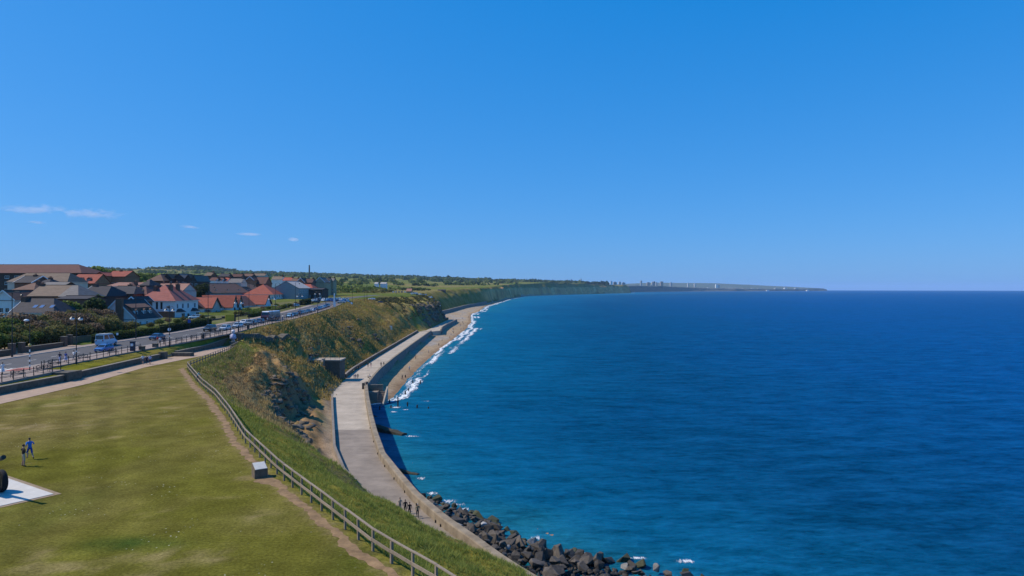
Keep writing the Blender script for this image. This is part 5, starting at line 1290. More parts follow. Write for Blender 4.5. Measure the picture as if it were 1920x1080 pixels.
gun = tag(empty('field_gun', G(3.5, 2.7, .05), math.atan2(Uy, Ux)), 'dark artillery gun with big rubber wheels on a concrete pad', 'gun')
gm = mat('gun_paint', (.022, .026, .020), .55, .2, 2, spec=.4); rub = mat('tyre_rubber', (.012, .012, .013), .85, .2, 5, .2)
for sgn in (-1, 1):
    q = MB(); prof_ = [(.62,-.16),(.70,-.17),(.745,-.12),(.75,0),(.745,.12),(.70,.17),(.62,.16),(.42,.10),(.42,-.10)]
    vs, fs = [], []; n = 28
    for k in range(n):
        t = 2*math.pi*k/n
        for (r_, w_) in prof_: vs.append((r_*math.cos(t), w_, r_*math.sin(t)))
    m_ = len(prof_)
    for k in range(n):
        k2 = (k+1) % n
        for j in range(m_): j2 = (j+1) % m_; fs.append((k*m_+j, k*m_+j2, k2*m_+j2, k2*m_+j))
    q.add(vs, fs); wh = q.build('wheel', rub, gun, (0, sgn*.98, .75), smooth=True)
    q = MB()
    q.tube([(0,-.12,0),(0,.12,0)], .43, 20); q.tube([(0,-.2,0),(0,.2,0)], .13, 12)
    for k in range(8): t = math.pi*k/4; q.bar((.12*math.cos(t), -.13*sgn*-1, .12*math.sin(t)), (.42*math.cos(t), -.13*sgn*-1, .42*math.sin(t)), .07, .05)
    q.build('hub', gm, wh)
q = MB(); q.tube([(0,-.95,.75),(0,.95,.75)], .09, 10); q.build('axle', gm, gun)
q = MB(); q.tube([(.9,0,1.5),(.3,0,1.72),(-.6,0,2.06),(-2.3,0,2.70),(-2.8,0,2.89)], [.2,.19,.15,.10,.09], 12); q.tube([(-2.7,0,2.85),(-3.0,0,2.97)], .15, 12); q.build('barrel', gm, gun, smooth=False)
q = MB(); q.box(.7, 1.3, -.22, .22, 1.25, 1.75); q.build('breech', gm, gun)
q = MB(); q.bar((-1.0,0,1.5),(.7,0,1.05),.34,.28); q.box(-.35, .5, -.35, .35, .7, 1.2); q.build('cradle', gm, gun)
q = MB(); q.add([(-.45,-.8,.5),(-.45,.8,.5),(-.2,.8,1.5),(-.2,-.8,1.5),(-.42,-.8,.5),(-.42,.8,.5),(-.17,.8,1.5),(-.17,-.8,1.5)], [(0,3,2,1),(4,5,6,7),(0,1,5,4),(1,2,6,5),(2,3,7,6),(3,0,4,7)]); q.build('shield', gm, gun)
for sgn in (-1, 1): q = MB(); q.bar((.2, sgn*.3, .75), (3.4, sgn*.55, .16), .16, .2); q.bar((3.3, sgn*.55, .05), (3.7, sgn*.55, .35), .3, .05); q.build('trail_leg', gm, gun)
# ================================================================== railings, lamps, benches, bins
def railing(label, pts, zf, h=1.1):
    o = tag(empty('railing', (0, 0, 0)), label, 'railing')
    for i, (x, y) in enumerate(pts):
        link('post', rail_post, o, (x, y, zf(y)))
        if i+1 < len(pts):
            x2, y2 = pts[i+1]
            for hh in (.50, .98):
                q = MB(); q.bar((x, y, zf(y)+hh), (x2, y2, zf(y2)+hh), .05, .065); q.build('rail', iron, o)
    return o
q = MB(); q.lathe([(.075,-.2),(.075,.05),(.06,.1),(.055,1.0),(.075,1.03),(.075,1.08),(.05,1.12),(.08,1.17),(.07,1.24),(.01,1.28)], 8); rail_post = q.data('post', iron)
zp = lambda y: float(zR(y))+.15
rl_x = lambda y: Rx(y)+.25
railing('near black iron railing between the lawn verge and the pavement', polyline(rl_x, 105.4, 134, 1.95), zp)
railing('black iron railing of the bench alcove at the left edge', [(-72.2,84),(-72.2,86),(-72.2,88),(-72.2,90),(-72.2,91.8),(-70.6,92),(-68.9,92.2),(-68.8,94.2),(-68.8,96.2),(-68.8,98.2),(-68.8,100.2),(-68.8,102.2),(-68.9,104.2),(-70.5,104.4),(-72.1,104.6)], lambda y: zp(y)-.04)
railing('black iron railing on the verge between the steps and the statue', polyline(rl_x, 139.5, 172, 1.95), zp)
railing('black iron railing along the top of the grass slope', polyline(rl_x, 173, 258, 2.1), zp)
railing('far black iron railing before the white pillar', polyline(rl_x, 258.5, 344, 3.2), zp)
# white globe lamps
globe = mat('lamp_globe', (.72, .73, .74), .35, .05, 1)
def lamp_double(label, x, y, z, h=8.2):
    o = tag(empty('street_lamp', (x, y, z)), label, 'street lamp', 'double globe lamps along the railing')
    q = MB(); q.lathe([(.17,-.2),(.17,.15),(.14,.3),(.12,1.2),(.085,1.35),(.07,3),(.055,h-.4),(.05,h)], 10); q.build('column', iron, o)
    q = MB(); q.lathe([(.03,h),(.08,h+.05),(.03,h+.18),(.01,h+.3)], 8); q.build('finial', iron, o)
    for s_ in (-1, 1):
        q = MB(); q.tube([(0,0,h-.55),(0,s_*.35,h-.1),(0,s_*.8,h+.02),(0,s_*1.12,h-.18),(0,s_*1.18,h-.5)], .035, 6); arm = q.build('arm', iron, o)
        q = MB(); q.lathe([(.05,h-.5),(.14,h-.55),(.36,h-.78)], 12, (0, s_*1.18)); q.build('shade', iron, arm)
        q = MB(); q.lathe([(.36,h-.785),(.34,h-.95),(.24,h-1.08),(.08,h-1.13)], 12, (0, s_*1.18)); q.build('globe', globe, arm, smooth=True)
    q = MB(); q.lathe([(.10,1.9),(.10,2.1)], 8); q.build('band', trim_w, o)
    o.rotation_euler = (0, 0, math.radians(62))
    return o
for i, (y, w_) in enumerate([(112.5,'nearest, in front of the thicket'),(142,'between the brick annexe and the railing steps'),(172,'beside the statue'),(203,'before the red-roofed cottages'),(234,'before the grey gable'),(266,'farthest before the car park')]):
    lamp_double('black double globe street lamp '+w_, float(Rx(y))+.75, y, zp(y)-.1)
def lamp_tall(label, x, y, z, h=12.0, rz=0.0):
    o = tag(empty('lamp_column', (x, y, z)), label, 'street lamp', 'tall lamp columns across the road')
    q = MB(); q.lathe([(.16,-.3),(.16,.1),(.13,1.6),(.10,1.7),(.075,h*.6),(.06,h)], 8); q.build('column', iron, o)
    q = MB(); q.tube([(0,0,h-.7),(.1,0,h-.1),(.6,0,h+.25),(1.3,0,h+.2),(1.7,0,h-.25)], .045, 6); a_ = q.build('arm', iron, o)
    q = MB(); q.lathe([(.06,h-.25),(.26,h-.45),(.24,h-.62),(.05,h-.66)], 10, (1.7, 0)); q.build('lantern', iron, a_)
    o.rotation_euler = (0, 0, rz)
    return o
for i, (y, w_) in enumerate([(121,'by the brick gate piers at the left edge'),(156,'in front of the bungalow chimney'),(191,'in front of the white villa'),(224,'in front of the cottages'),(256,'in front of the hipped red house'),(290,'in front of the grey gable')]):
    lamp_tall('tall dark lamp column '+w_, float(KW(y))-.7, y, zp(y)-.1, 11.5)
for i, (px, py, D, w_) in enumerate([(611,0,330,'left of the first car park'),(661,0,372,'right of the first car park'),(683,0,420,'nearer of the pair by the bend'),(688,0,430,'farther of the pair by the bend'),(743,0,560,'alone on the headland road')]):
    x = X_at(px, D); lamp_tall('slim dark lamp column '+w_, x, D, T(x, D), 11)
# flashing beacon at the crossing
bc_ = tag(empty('crossing_beacon', (-72.9, 103.2, zp(103.2))), 'black and white striped crossing beacon with amber globe', 'beacon')
q = MB(); q.tube([(0,0,-.2),(0,0,7.4)], [.075,.05], 8); q.build('pole', iron, bc_)
for k in range(4): q = MB(); q.tube([(0,0,.55+k*.75),(0,0,.9+k*.75)], .085, 8); q.build('white_band', trim_w, bc_)
q = MB(); q.lathe([(.02,3.55),(.16,3.62),(.22,3.8),(.18,3.98),(.04,4.06)], 12); q.build('amber_globe', mat('amber_globe', (.62, .42, .14), .4, .05, 1), bc_, smooth=True)
q = MB(); q.tube([(0,0,7.3),(-.2,0,7.55),(-.5,0,7.6)], .04, 6); hd = q.build('arm', iron, bc_); q = MB(); q.lathe([(.05,7.75),(.3,7.68),(.36,7.52),(.2,7.42)], 12, (-.5, 0)); q.build('lamp_head', globe, hd, smooth=True)
# benches with round cut-out backs
def bench(label, x, y, z, rz, rot=True):
    o = tag(empty('bench', (x, y, z), rz), label, 'bench', 'black iron benches on the pavement')
    q = MB()
    for k in range(4): q.box(-.9, .9, -.22+k*.13, -.13+k*.13, .44, .475)
    q.build('seat', iron, o)
    for s_ in (-.8, .8):
        q = MB(); q.tube([(s_,-.25,0),(s_,-.2,.45),(s_,-.25,.65),(s_,.1,.68),(s_,.26,.62)], .03, 6); q.build('arm_rest', iron, o)
        q = MB(); q.tube([(s_,.34,0),(s_,.24,.45),(s_,.34,.9)], .03, 6); q.build('leg', iron, o)
    q = MB(); q.tube([(-.8,.34,.9),(-.5,.36,1.0),(0,.36,1.06),(.5,.36,1.0),(.8,.34,.9)], .035, 6); q.tube([(-.8,.27,.55),(.8,.27,.55)], .03, 6)
    for cx in (-.52, 0, .52): 
        pts_ = [(cx+.24*math.cos(t*math.pi/6), .31, .76+.2*math.sin(t*math.pi/6)) for t in range(13)]; q.tube(pts_, .022, 5, cap=False)
    for k in range(9): xx = -.7+k*.175; q.tube([(xx,.28,.55),(xx,.345,.95)], .014, 4)
    q.build('backrest', iron, o)
    return o
for i, (x, y, rz, w_) in enumerate([(-69.0,96.2,60,'nearest, at the left edge alcove'),(-69.2,101.6,60,'inside the left alcove beside the beacon'),(-72.0,108.3,62,'right of the striped beacon'),(-72.0,115.8,62,'under the nearest globe lamp'),(-72.2,124.6,62,'behind the blue parked car'),
                                  (-71.2,147.6,60,'right of the railing steps'),(-70.7,153.2,60,'left of the pavement bin'),(-70.2,158.6,60,'right of the pavement bin'),(-69.8,163.8,60,'nearest the statue')]):
    bench('black ornate iron bench '+w_, x-.6, y, zp(y)-.02, math.radians(rz))
def bin_(label, x, y, h=1.25, r_=.32):
    o = tag(empty('litter_bin', (x, y, zp(y)-.05)), label, 'bin'); q = MB(); q.lathe([(r_*.9,0),(r_,.08),(r_,h*.72),(r_*.9,h*.74)], 12); q.build('body', iron, o); q = MB(); q.lathe([(r_*1.05,h*.86),(r_*1.02,h*.93),(r_*.6,h),(.02,h+.04)], 12); q.build('hood', iron, o)
    for k in range(4): q = MB(); t = k*math.pi/2; q.box(-.03+r_*.85*math.cos(t), .03+r_*.85*math.cos(t), -.03+r_*.85*math.sin(t), .03+r_*.85*math.sin(t), h*.72, h*.88); q.build('hood_post', iron, o)
bin_('black litter bin standing on the pavement before the statue', -70.6, 156.0); bin_('black litter bin at the end of the slope railing', -70.4, 182.0)
o = tag(empty('payment_post', (-72.9, 131.2, zp(131)-.05)), 'dark blue pillar post beside the railing steps', 'post'); q = MB(); q.box(-.38, .38, -.3, .3, 0, 1.75); q.build('body', mat('dark_blue_metal', (.015, .025, .06), .4, .1, 2), o); q = MB(); q.box(-.43, .43, -.35, .35, 1.75, 1.9); q.build('cap', iron, o); q = MB(); q.box(-.25, .25, -.315, -.3, 1.0, 1.5); q.build('panel', globe, o)
for i, (x, y, lb) in enumerate([(-72.3,133.4,'low stone pier right of the dark blue pillar post'),(-72.4,138.6,'low stone pier on the far side of the steps')]):
    q = MB(); q.box(-.45, .45, -.4, .4, -.5, .6); q.box(-.5, .5, -.45, .45, .6, .7); tag(q.build('stone_pier', stone, None, (x, y, zp(y))), lb, 'pier')
def sign(label, x, y, z, h, shape, colr, rz=0.0, s_=.35):
    o = tag(empty('road_sign', (x, y, z), rz), label, 'sign'); q = MB(); q.tube([(0,0,-.2),(0,0,h)], .04, 6); q.build('post', iron, o); q = MB()
    if shape == 'round': q.tube([(0,-.06,h-.3),(0,-.03,h-.3)], s_, 16)
    else: q.box(-s_, s_, -.06, -.03, h-.3-s_*1.3, h-.3+s_*1.3)
    q.build('plate', colr, o)
sign('small round pale sign on a post behind the benches', -74.8, 149, zp(149), 3.0, 'round', globe, .45)
sign('pale rectangular sign on the far pavement by the hedge', float(KW(150))-.6, 150, zp(150), 1.9, 'rect', globe, .5, .2); sign('blue sign plate on the far pavement', float(KW(178))-.6, 178, zp(178), 2.6, 'rect', mat('sign_blue', (.03, .08, .3), .5), .5)
o = tag(empty('utility_cabinet', (float(KW(146))-1.4, 146, zp(146)), 0), 'pale utility cabinet against the clipped hedge', 'cabinet'); q = MB(); q.box(-.35, .35, -.6, .6, 0, 1.35); q.build('body', WL['grey'], o); q = MB(); q.box(-.38, .38, -.63, .63, 1.35, 1.42); q.build('lid', WL['grey'], o)
o = tag(empty('yellow_board', (float(KW(213))-2.8, 213, zp(213)), .5), 'yellow and dark notice board at the garden corner', 'board'); q = MB(); q.box(-1.3, 1.3, -.15, .15, .1, 2.1); q.build('panel', mat('yellow_board_paint', (.50, .36, .03), .7), o); q = MB(); q.box(1.3, 1.75, -.2, .2, 0, 2.2); q.build('post', trim_d, o)
# brick piers, garden walls and grey railing on the left
def gwall(label, x0, x1, y0, y1, z, h, m=brick, cap=coping):
    o = tag(empty('garden_wall', ((x0+x1)/2, (y0+y1)/2, z)), label, 'wall'); a, b = (x1-x0)/2, (y1-y0)/2
    q = MB(); q.box(-a, a, -b, b, -.5, h); q.build('brickwork', m, o); q = MB(); q.box(-a-.05, a+.05, -b-.05, b+.05, h, h+.1); q.build('coping', cap, o)
    return o
gx = -91.7
gwall('low dark brick wall at the left edge before the gate', gx-.2, gx+.2, 108, 124.6, 1.6, 1.1); gwall('low dark brick wall right of the gate piers', gx-.2, gx+.2, 128.2, 139.2, 1.75, 1.1)
gwall('left brick gate pier with stone cap', gx-.4, gx+.4, 124.7, 125.6, 1.65, 2.1); gwall('right brick gate pier with stone cap', gx-.4, gx+.4, 127.2, 128.1, 1.65, 2.1); gwall('brick end pier of the low wall', gx-.45, gx+.45, 139.3, 140.2, 1.8, 2.2)
gwall('brick pier at the end of the grey railings', -93.4, -92.6, 143.2, 144.0, 1.9, 2.2); gwall('orange brick wall beside the blue van', -94.6, -94.2, 144.2, 158, 1.9, 1.5, brick_o)
o = tag(empty('grey_railing', (0, 0, 0)), 'grey metal railing in front of the thicket', 'railing'); gal = mat('grey_metal_rail', (.20, .205, .21), .5, .1, 3, metal=.3)
for x in np.arange(-112, -93.2, .75):
    q = MB(); y = 142.6+(x+93)*-.05; q.box(-.02, .02, -.02, .02, 0, 1.75); q.build('bar', gal, o, (x, y, 1.8))
for h in (.25, 1.7): q = MB(); q.bar((-112, 143.5, 1.8+h), (-93.3, 142.6, 1.8+h), .05, .06); q.build('rail', gal, o)
tag(link('driveway', strip_mesh('driveway', lambda y: -93+(-19), lambda y: KW(y)-2.42, lambda y: float(zR(y))+.16, [124, 132, 142], paving)), kind='structure')
gwall('low dark garden wall before the white villa', -96.4, -96.0, 200, 226, 3.0, 1.0); gwall('low dark garden wall before the red-roofed cottages', -97.4, -97.0, 229, 252, 3.4, 1.0)
q = MB(); q.bar((-105.8, 221, 0), (-97, 221, 0), .15, .15); 
# statue and white pillar
stt = tag(empty('statue', (-67.9, 166.2, T(-67.9, 166.2)+.25)), 'pale lilac painted figure statue at the top of the slope', 'statue'); pale = mat('pale_statue_paint', (.50, .50, .58), .6, .2, 1.2, col2=(.66, .66, .70)); lil = mat('lilac_statue_paint', (.36, .36, .50), .6, .2, 1.2)
q = MB(); q.lathe([(.9,-.6),(.9,.1),(.8,.14)], 14); q.build('base', coping, stt)
q = MB()
for s_ in (-.22, .22): q.tube([(s_,0,.12),(s_,0,.5),(s_*.9,0,.8)], [.16,.14,.2], 8)
q.build('feet', pale, stt)
q = MB(); q.lathe([(.35,.6),(.72,.75),(.78,1.0),(.66,1.4),(.45,1.75),(.30,1.95)], 14); q.build('robe', lil, stt, smooth=True)
q = MB(); q.lathe([(.18,1.9),(.2,2.0),(.30,2.15),(.38,2.35),(.36,2.55),(.2,2.72),(.04,2.76)], 12); q.build('head', pale, stt, smooth=True)
q = MB(); q.lathe([(.44,2.52),(.5,2.58),(.42,2.66),(.26,2.9),(.06,2.98)], 12); q.build('hat', pale, stt, smooth=True)
for s_ in (-1, 1): q = MB(); q.tube([(s_*.36,0,1.85),(s_*.66,-.12,1.55),(s_*.5,-.42,1.3)], [.13,.11,.09], 8); q.build('sleeve', pale, stt)
plr = tag(empty('white_pillar', (-81.2, 312, 5.0)), 'slim white tapering pillar at the railing end', 'pillar'); q = MB(); q.add([(-.55,-.55,-.4),(.55,-.55,-.4),(.55,.55,-.4),(-.55,.55,-.4),(-.2,-.2,6.2),(.2,-.2,6.2),(.2,.2,6.2),(-.2,.2,6.2),(0,0,6.7)], [(0,1,5,4),(1,2,6,5),(2,3,7,6),(3,0,4,7),(4,5,8),(5,6,8),(6,7,8),(7,4,8)]); q.build('shaft', WL['white'], plr); q = MB(); q.box(-.9, .9, -.9, .9, -.5, .3); q.build('plinth', WL['cream'], plr)
o = tag(empty('white_notice', (-66, 372, T(-66, 372))), 'white upright notice board on the slope path', 'board'); q = MB(); q.box(-.7, .7, -.05, .05, .3, 2.6); q.build('panel', WL['white'], o); q = MB(); q.box(-.6, -.5, .05, .12, -.3, 2.5); q.build('post', iron, o)
# ================================================================== vehicles
tyre = mat('car_tyre', (.013, .013, .014), .85, .1, 5); rimm = mat('car_rim', (.30, .31, .32), .35, .1, 5, metal=.7); carglass = mat('car_glass', (.012, .016, .022), .05, .1, .5, spec=.8)
head_m = mat('headlight_lens', (.60, .62, .64), .15, .05, 2, spec=.8); tail_m = mat('tail_light_lens', (.25, .01, .01), .2, .05, 2); plate_m = mat('number_plate', (.62, .60, .45), .5, .05, 2); black_m = mat('black_plastic', (.015, .015, .016), .6, .1, 3)
def paint(name, c): return mat(name, c, .3, .04, .5, spec=.5, coat=.7)
PAINT = {'blue': paint('paint_blue', (.03, .10, .32)), 'navy': paint('paint_navy', (.012, .028, .09)), 'silver': paint('paint_silver', (.40, .44, .48)), 'white': paint('paint_white', (.74, .75, .76)), 'black': paint('paint_black', (.012, .013, .016)), 'grey': paint('paint_grey', (.17, .18, .19)),
         'red': paint('paint_red', (.32, .02, .018)), 'sky': paint('paint_sky_blue', (.36, .56, .72)), 'maroon': paint('paint_maroon', (.09, .02, .028)), 'purple': paint('paint_purple', (.05, .02, .07)), 'teal': paint('paint_teal', (.03, .16, .22)), 'cream': paint('paint_cream', (.55, .52, .44))}
def car_proto(kind):
    """front towards +y; parts under an empty; stations: (y, half width, z bottom, z belt)"""
    if kind == 'hatch': L, W, st, gh = 4.1, .87, [(-2.0,.74,.35,.88),(-1.9,.84,.22,.95),(-1.2,.87,.2,.96),(.5,.87,.2,.95),(1.2,.86,.2,.90),(1.85,.80,.24,.74),(2.05,.66,.32,.62)], [(-1.93,.95),(-1.55,1.44),(-.2,1.49),(.45,1.40),(1.15,.92)]; wb = (-1.25, 1.25); wr = .31
    if kind == 'suv': L, W, st, gh = 4.5, .92, [(-2.2,.80,.45,1.02),(-2.1,.90,.3,1.1),(-1.3,.92,.28,1.1),(.6,.92,.28,1.08),(1.4,.91,.28,1.04),(2.1,.86,.32,.9),(2.25,.74,.42,.76)], [(-2.12,1.1),(-1.9,1.66),(-.2,1.72),(.5,1.62),(1.2,1.07)]; wb = (-1.35, 1.4); wr = .36
    if kind == 'saloon': L, W, st, gh = 4.5, .88, [(-2.25,.74,.38,.86),(-2.15,.85,.24,.95),(-1.3,.88,.2,.96),(.5,.88,.2,.95),(1.3,.87,.2,.90),(2.05,.81,.24,.76),(2.25,.66,.34,.62)], [(-1.75,.95),(-1.1,1.38),(-.1,1.43),(.5,1.36),(1.2,.92)]; wb = (-1.35, 1.4); wr = .31
    if kind == 'van': L, W, st, gh = 5.0, 1.0, [(-2.5,.95,.5,1.35),(-2.45,1.0,.35,1.38),(-1.2,1.0,.32,1.38),(1.0,1.0,.32,1.38),(1.7,.98,.32,1.28),(2.3,.92,.36,1.0),(2.5,.82,.45,.8)], [(-2.46,1.38),(-2.4,2.35),(-1,2.48),(.7,2.42),(1.75,1.3)]; wb = (-1.55, 1.55); wr = .36
    o = empty('parked_car'); n = len(st)
    q = MB(); rings = []
    for (y, w, zb, zt) in st: rings += [(w*.82, y, zb), (w*.97, y, zb+.1), (w, y, (zb+zt)/2), (w*.97, y, zt-.08), (w*.86, y, zt), (-w*.86, y, zt), (-w*.97, y, zt-.08), (-w, y, (zb+zt)/2), (-w*.97, y, zb+.1), (-w*.82, y, zb)]
    fs = []
    for i in range(n-1):
        for j in range(10): j2 = (j+1) % 10; fs.append((i*10+j, i*10+j2, (i+1)*10+j2, (i+1)*10+j))
    fs.append(tuple(range(9, -1, -1))); fs.append(tuple((n-1)*10+j for j in range(10))); q.add(rings, fs)
    # greenhouse
    tops = []
    for k, (y, z) in enumerate(gh):
        w = W*(.86 if k in (0, len(gh)-1) else (.70 if kind != 'van' else .86)); tops += [(w, y, z), (-w, y, z)]
    g = len(gh); base = [(W*.86, y, st[3][3]-.04) for (y, z) in gh] + [(-W*.86, y, st[3][3]-.04) for (y, z) in gh]
    gv = tops + base; gf = []
    for k in range(g-1): gf.append((2*k, 2*k+1, 2*k+3, 2*k+2)); gf.append((2*g+k, 2*k, 2*k+2, 2*g+k+1)); gf.append((2*k+1, 3*g+k, 3*g+k+1, 2*k+3))
    q.add(gv, gf)
    body = q.build('body', PAINT['silver'], o, smooth=False); body.material_slots[0].link = 'OBJECT'; body.material_slots[0].material = PAINT['silver']
    def pane(name, pts, out_):
        nrm = (Vector(pts[1])-Vector(pts[0])).cross(Vector(pts[2])-Vector(pts[0])).normalized()
        if nrm.dot(Vector(out_)) < 0: pts = list(reversed(pts)); nrm = -nrm
        c = sum((Vector(p) for p in pts), Vector())/len(pts)
        me = MB(); me.add([c+(Vector(p)-c)*.88+nrm*.012 for p in pts], [tuple(range(len(pts)))]); me.build(name, carglass, o)
    T_ = lambda k, s_: tops[2*k+(0 if s_ > 0 else 1)]
    pane('rear_window', [T_(0,1), T_(0,-1), T_(1,-1), T_(1,1)], (0,-1,.4)); pane('windscreen', [T_(g-2,1), T_(g-2,-1), T_(g-1,-1), T_(g-1,1)], (0,1,.6))
    for s_ in (1, -1):
        zb = st[3][3]+.02
        def low(y): return (s_*W*.86, y, zb)
        a, b = T_(1, s_), T_(g-2, s_); mid = Vector(a).lerp(Vector(b), .46)
        pane('side_window', [low(gh[0][0]+.30 if kind != 'van' else gh[0][0]+.12), low((gh[0][0]+gh[-1][0])/2-.12), tuple(mid), a], (s_, 0, .2))
        pane('side_window', [low((gh[0][0]+gh[-1][0])/2-.06), low(gh[-1][0]-.22), b, tuple(mid)], (s_, 0, .2))
        for y in wb:
            q = MB(); q.tube([(-.1,0,0),(.1,0,0)], wr, 14); wh = q.build('wheel', tyre, o, (s_*(W-.09), y, wr)); q = MB(); q.tube([(-.108*1,0,0),(.108,0,0)], wr*.62, 10); q.build('rim', rimm, wh)
        q = MB(); q.box(-.17, .17, -.03, .03, -.08, .08); q.build('headlight', head_m, o, (s_*W*.62, st[-1][0]-.06, st[-2][3]-.06)); q = MB(); q.box(-.12, .12, -.03, .03, -.13, .13); q.build('tail_light', tail_m, o, (s_*W*.70, st[0][0]-.01, st[0][3]-.12))
        q = MB(); q.box(-.09, .09, -.05, .05, -.06, .06); q.build('wing_mirror', black_m, o, (s_*(W+.08), gh[-1][0]-.25, st[3][3]+.08))
    q = MB(); q.box(-.26, .26, -.015, .015, -.06, .06); q.build('number_plate', plate_m, o, (0, st[-1][0]+.012, .42)); q = MB(); q.box(-.5, .5, -.02, .02, -.07, .07); q.build('grille', black_m, o, (0, st[-1][0]+.005, .58))
    q = MB(); q.box(-.26, .26, -.015, .015, -.06, .06); q.build('number_plate', plate_m, o, (0, st[0][0]-.012, .62))
    return o
CARS = {k: car_proto(k) for k in ('hatch', 'suv', 'saloon', 'van')}
_used = set()
def car(kind, x, y, rz, col, label, group='cars along the clifftop road', z=None, cat='car', simple=False):
    src = CARS[kind]
    o = copy_tree(src) if kind in _used else src
    _used.add(kind)
    if simple:
        for ch in list(o.children):
            if ch.name.split('.')[0] in ('number_plate', 'grille', 'wing_mirror', 'headlight', 'tail_light'): bpy.data.objects.remove(ch)
            elif ch.name.startswith('wheel'):
                for g in list(ch.children): bpy.data.objects.remove(g)
    zz = float(zR(y))+.03 if z is None else z
    o.location = (x, y, zz); o.rotation_euler = (0, 0, rz); tag(o, label, cat, group)
    for ch in o.children:
        if ch.name.startswith('body'): ch.material_slots[0].link = 'OBJECT'; ch.material_slots[0].material = PAINT[col]
    return o
PI = math.pi
v = car('van', -84.6, 142.5, 0, 'sky', 'pale blue camper van with white upper half driving away on the far lane', cat='van')
q = MB(); q.box(-.86, .86, -2.3, .6, 2.46, 2.56); q.build('roof_panel', PAINT['white'], v)
for s_ in (1, -1): q = MB(); q.box(-.012, .012, -2.42, 1.0, 1.16, 1.40); q.build('white_stripe', PAINT['white'], v, (s_*.99, 0, 0))
road_cars = [('hatch',-78.3,131,PI,'blue','bright blue hatchback parked below the camper van'),('saloon',-80.6,155,PI,'navy','dark navy saloon driving towards the camera past the hedge'),('suv',-77.9,176,PI,'black','black car in the road left of the silver one'),
    ('hatch',-75.0,178.5,PI,'silver','silver hatchback parked right of the black car'),('hatch',-75.4,187.5,PI,'silver','silver blue hatchback parked second behind the statue'),('saloon',-78.8,201,PI,'white','white saloon in the road above the silver hatchback'),('suv',-75.6,197.5,PI,'grey','grey estate parked with its tall windscreen facing the statue'),
    ('hatch',-75.9,205.5,PI,'navy','dark blue hatchback parked directly before the coach'),('hatch',-77.0,236.5,PI,'sky','light blue hatchback parked behind the coach'),('suv',-78.2,252.5,PI,'navy','dark tall car parked behind the light blue hatchback'),
    ('hatch',-79.0,260,PI,'grey','grey hatchback parked third behind the coach'),('saloon',-79.6,267,PI,'navy','dark saloon parked fourth behind the coach'),('hatch',-80.2,274,PI,'white','white hatchback parked just before the far row'),('saloon',-77.6,243,PI,'black','black saloon parked between the light blue and the dark tall car'),('saloon',-81.0,284,PI,'purple','dark purple saloon first of the far parked row'),('hatch',-82.0,290.5,PI,'blue','blue hatchback second of the far parked row'),('hatch',-82.6,297,PI,'silver','silver hatchback third of the far parked row'),('hatch',-83.4,303.5,PI,'blue','blue hatchback fourth of the far parked row'),('suv',-84.2,311,PI,'navy','dark tall car last of the far parked row'),
    ('saloon',-104.0,298,PI/2,'white','long white estate parked side-on before the hipped red house'),('hatch',-101.0,304,PI/2+.3,'blue','blue hatchback parked beside the long white estate'),('hatch',-100.5,316,PI*.8,'silver','silver hatchback parked before the grey gable'),('hatch',-103.5,223,PI/2,'sky','pale blue car on the drive of the white villa')]
for c in road_cars: car(*c, z=(T(c[1], c[2])+.05 if c[1] < -95 else None))
random.seed(9)
cp = [('white','first'),('silver','second'),('navy','third'),('white','fourth'),('sky','fifth'),('blue','sixth'),('blue','seventh'),('navy','eighth'),('white','ninth'),('blue','tenth'),('silver','eleventh'),('white','twelfth')]
for i, (c, w_) in enumerate(cp):
    px = 588+i*6.3; D = 372+(i % 3)*2; x = X_at(px, D); car(random.choice(['hatch', 'saloon', 'suv']), x, D, random.uniform(-.2, .2)+PI*(i % 2), c, f'{c} car, {w_} from the left in the front row of the first car park', 'cars in the first car park', T(x, D)+.05, simple=True)
for i in range(9):
    c = ['maroon','silver','white','cream','red','blue','sky','white','silver'][i]; px = 592+i*7.4; D = 386; x = X_at(px, D); car(random.choice(['hatch', 'suv']), x, D, random.uniform(-.2, .2), c, f'{c} car, number {["one","two","three","four","five","six","seven","eight","nine"][i]} along the back row of the first car park', 'cars in the first car park', T(x, D)+.05, simple=True)
for i, (px, D, c, w_) in enumerate([(640,352,'silver','silver car crossing the road end before the first car park'),(697,436,'white','white car on the road bend left of the dark one'),(712,440,'navy','dark blue car on the road bend'),(592,352,'black','black car by the dark building')]):
    x = X_at(px, D); car('saloon', x, D, PI/2+.2, c, w_, 'cars beyond the road end', T(x, D)+.05, simple=True)
for i in range(13):
    c = ['white','silver','navy','white','grey','silver','blue','white','black','silver','white','red','silver'][i]; px = 772+i*5.2; D = 592+(i % 2)*14; x = X_at(px, D)
    car(random.choice(['hatch', 'suv']), x, D, random.uniform(-.3, .3), c, f'{c} car, {["first","second","third","fourth","fifth","sixth","seventh","eighth","ninth","tenth","eleventh","twelfth","last"][i]} from the left in the headland car park', 'cars in the headland car park', T(x, D)+.05, simple=True)
for i in range(9):
    px = 737+i*5.5; D = 668; x = X_at(px, D); car('hatch', x, D, .2, ['white','silver','grey','navy','white','white','silver','blue','white'][i], f'tiny car, {["first","second","third","fourth","fifth","sixth","seventh","eighth","ninth"][i]} in the row before the toilet block', 'cars before the toilet block', T(x, D)+.05, simple=True)
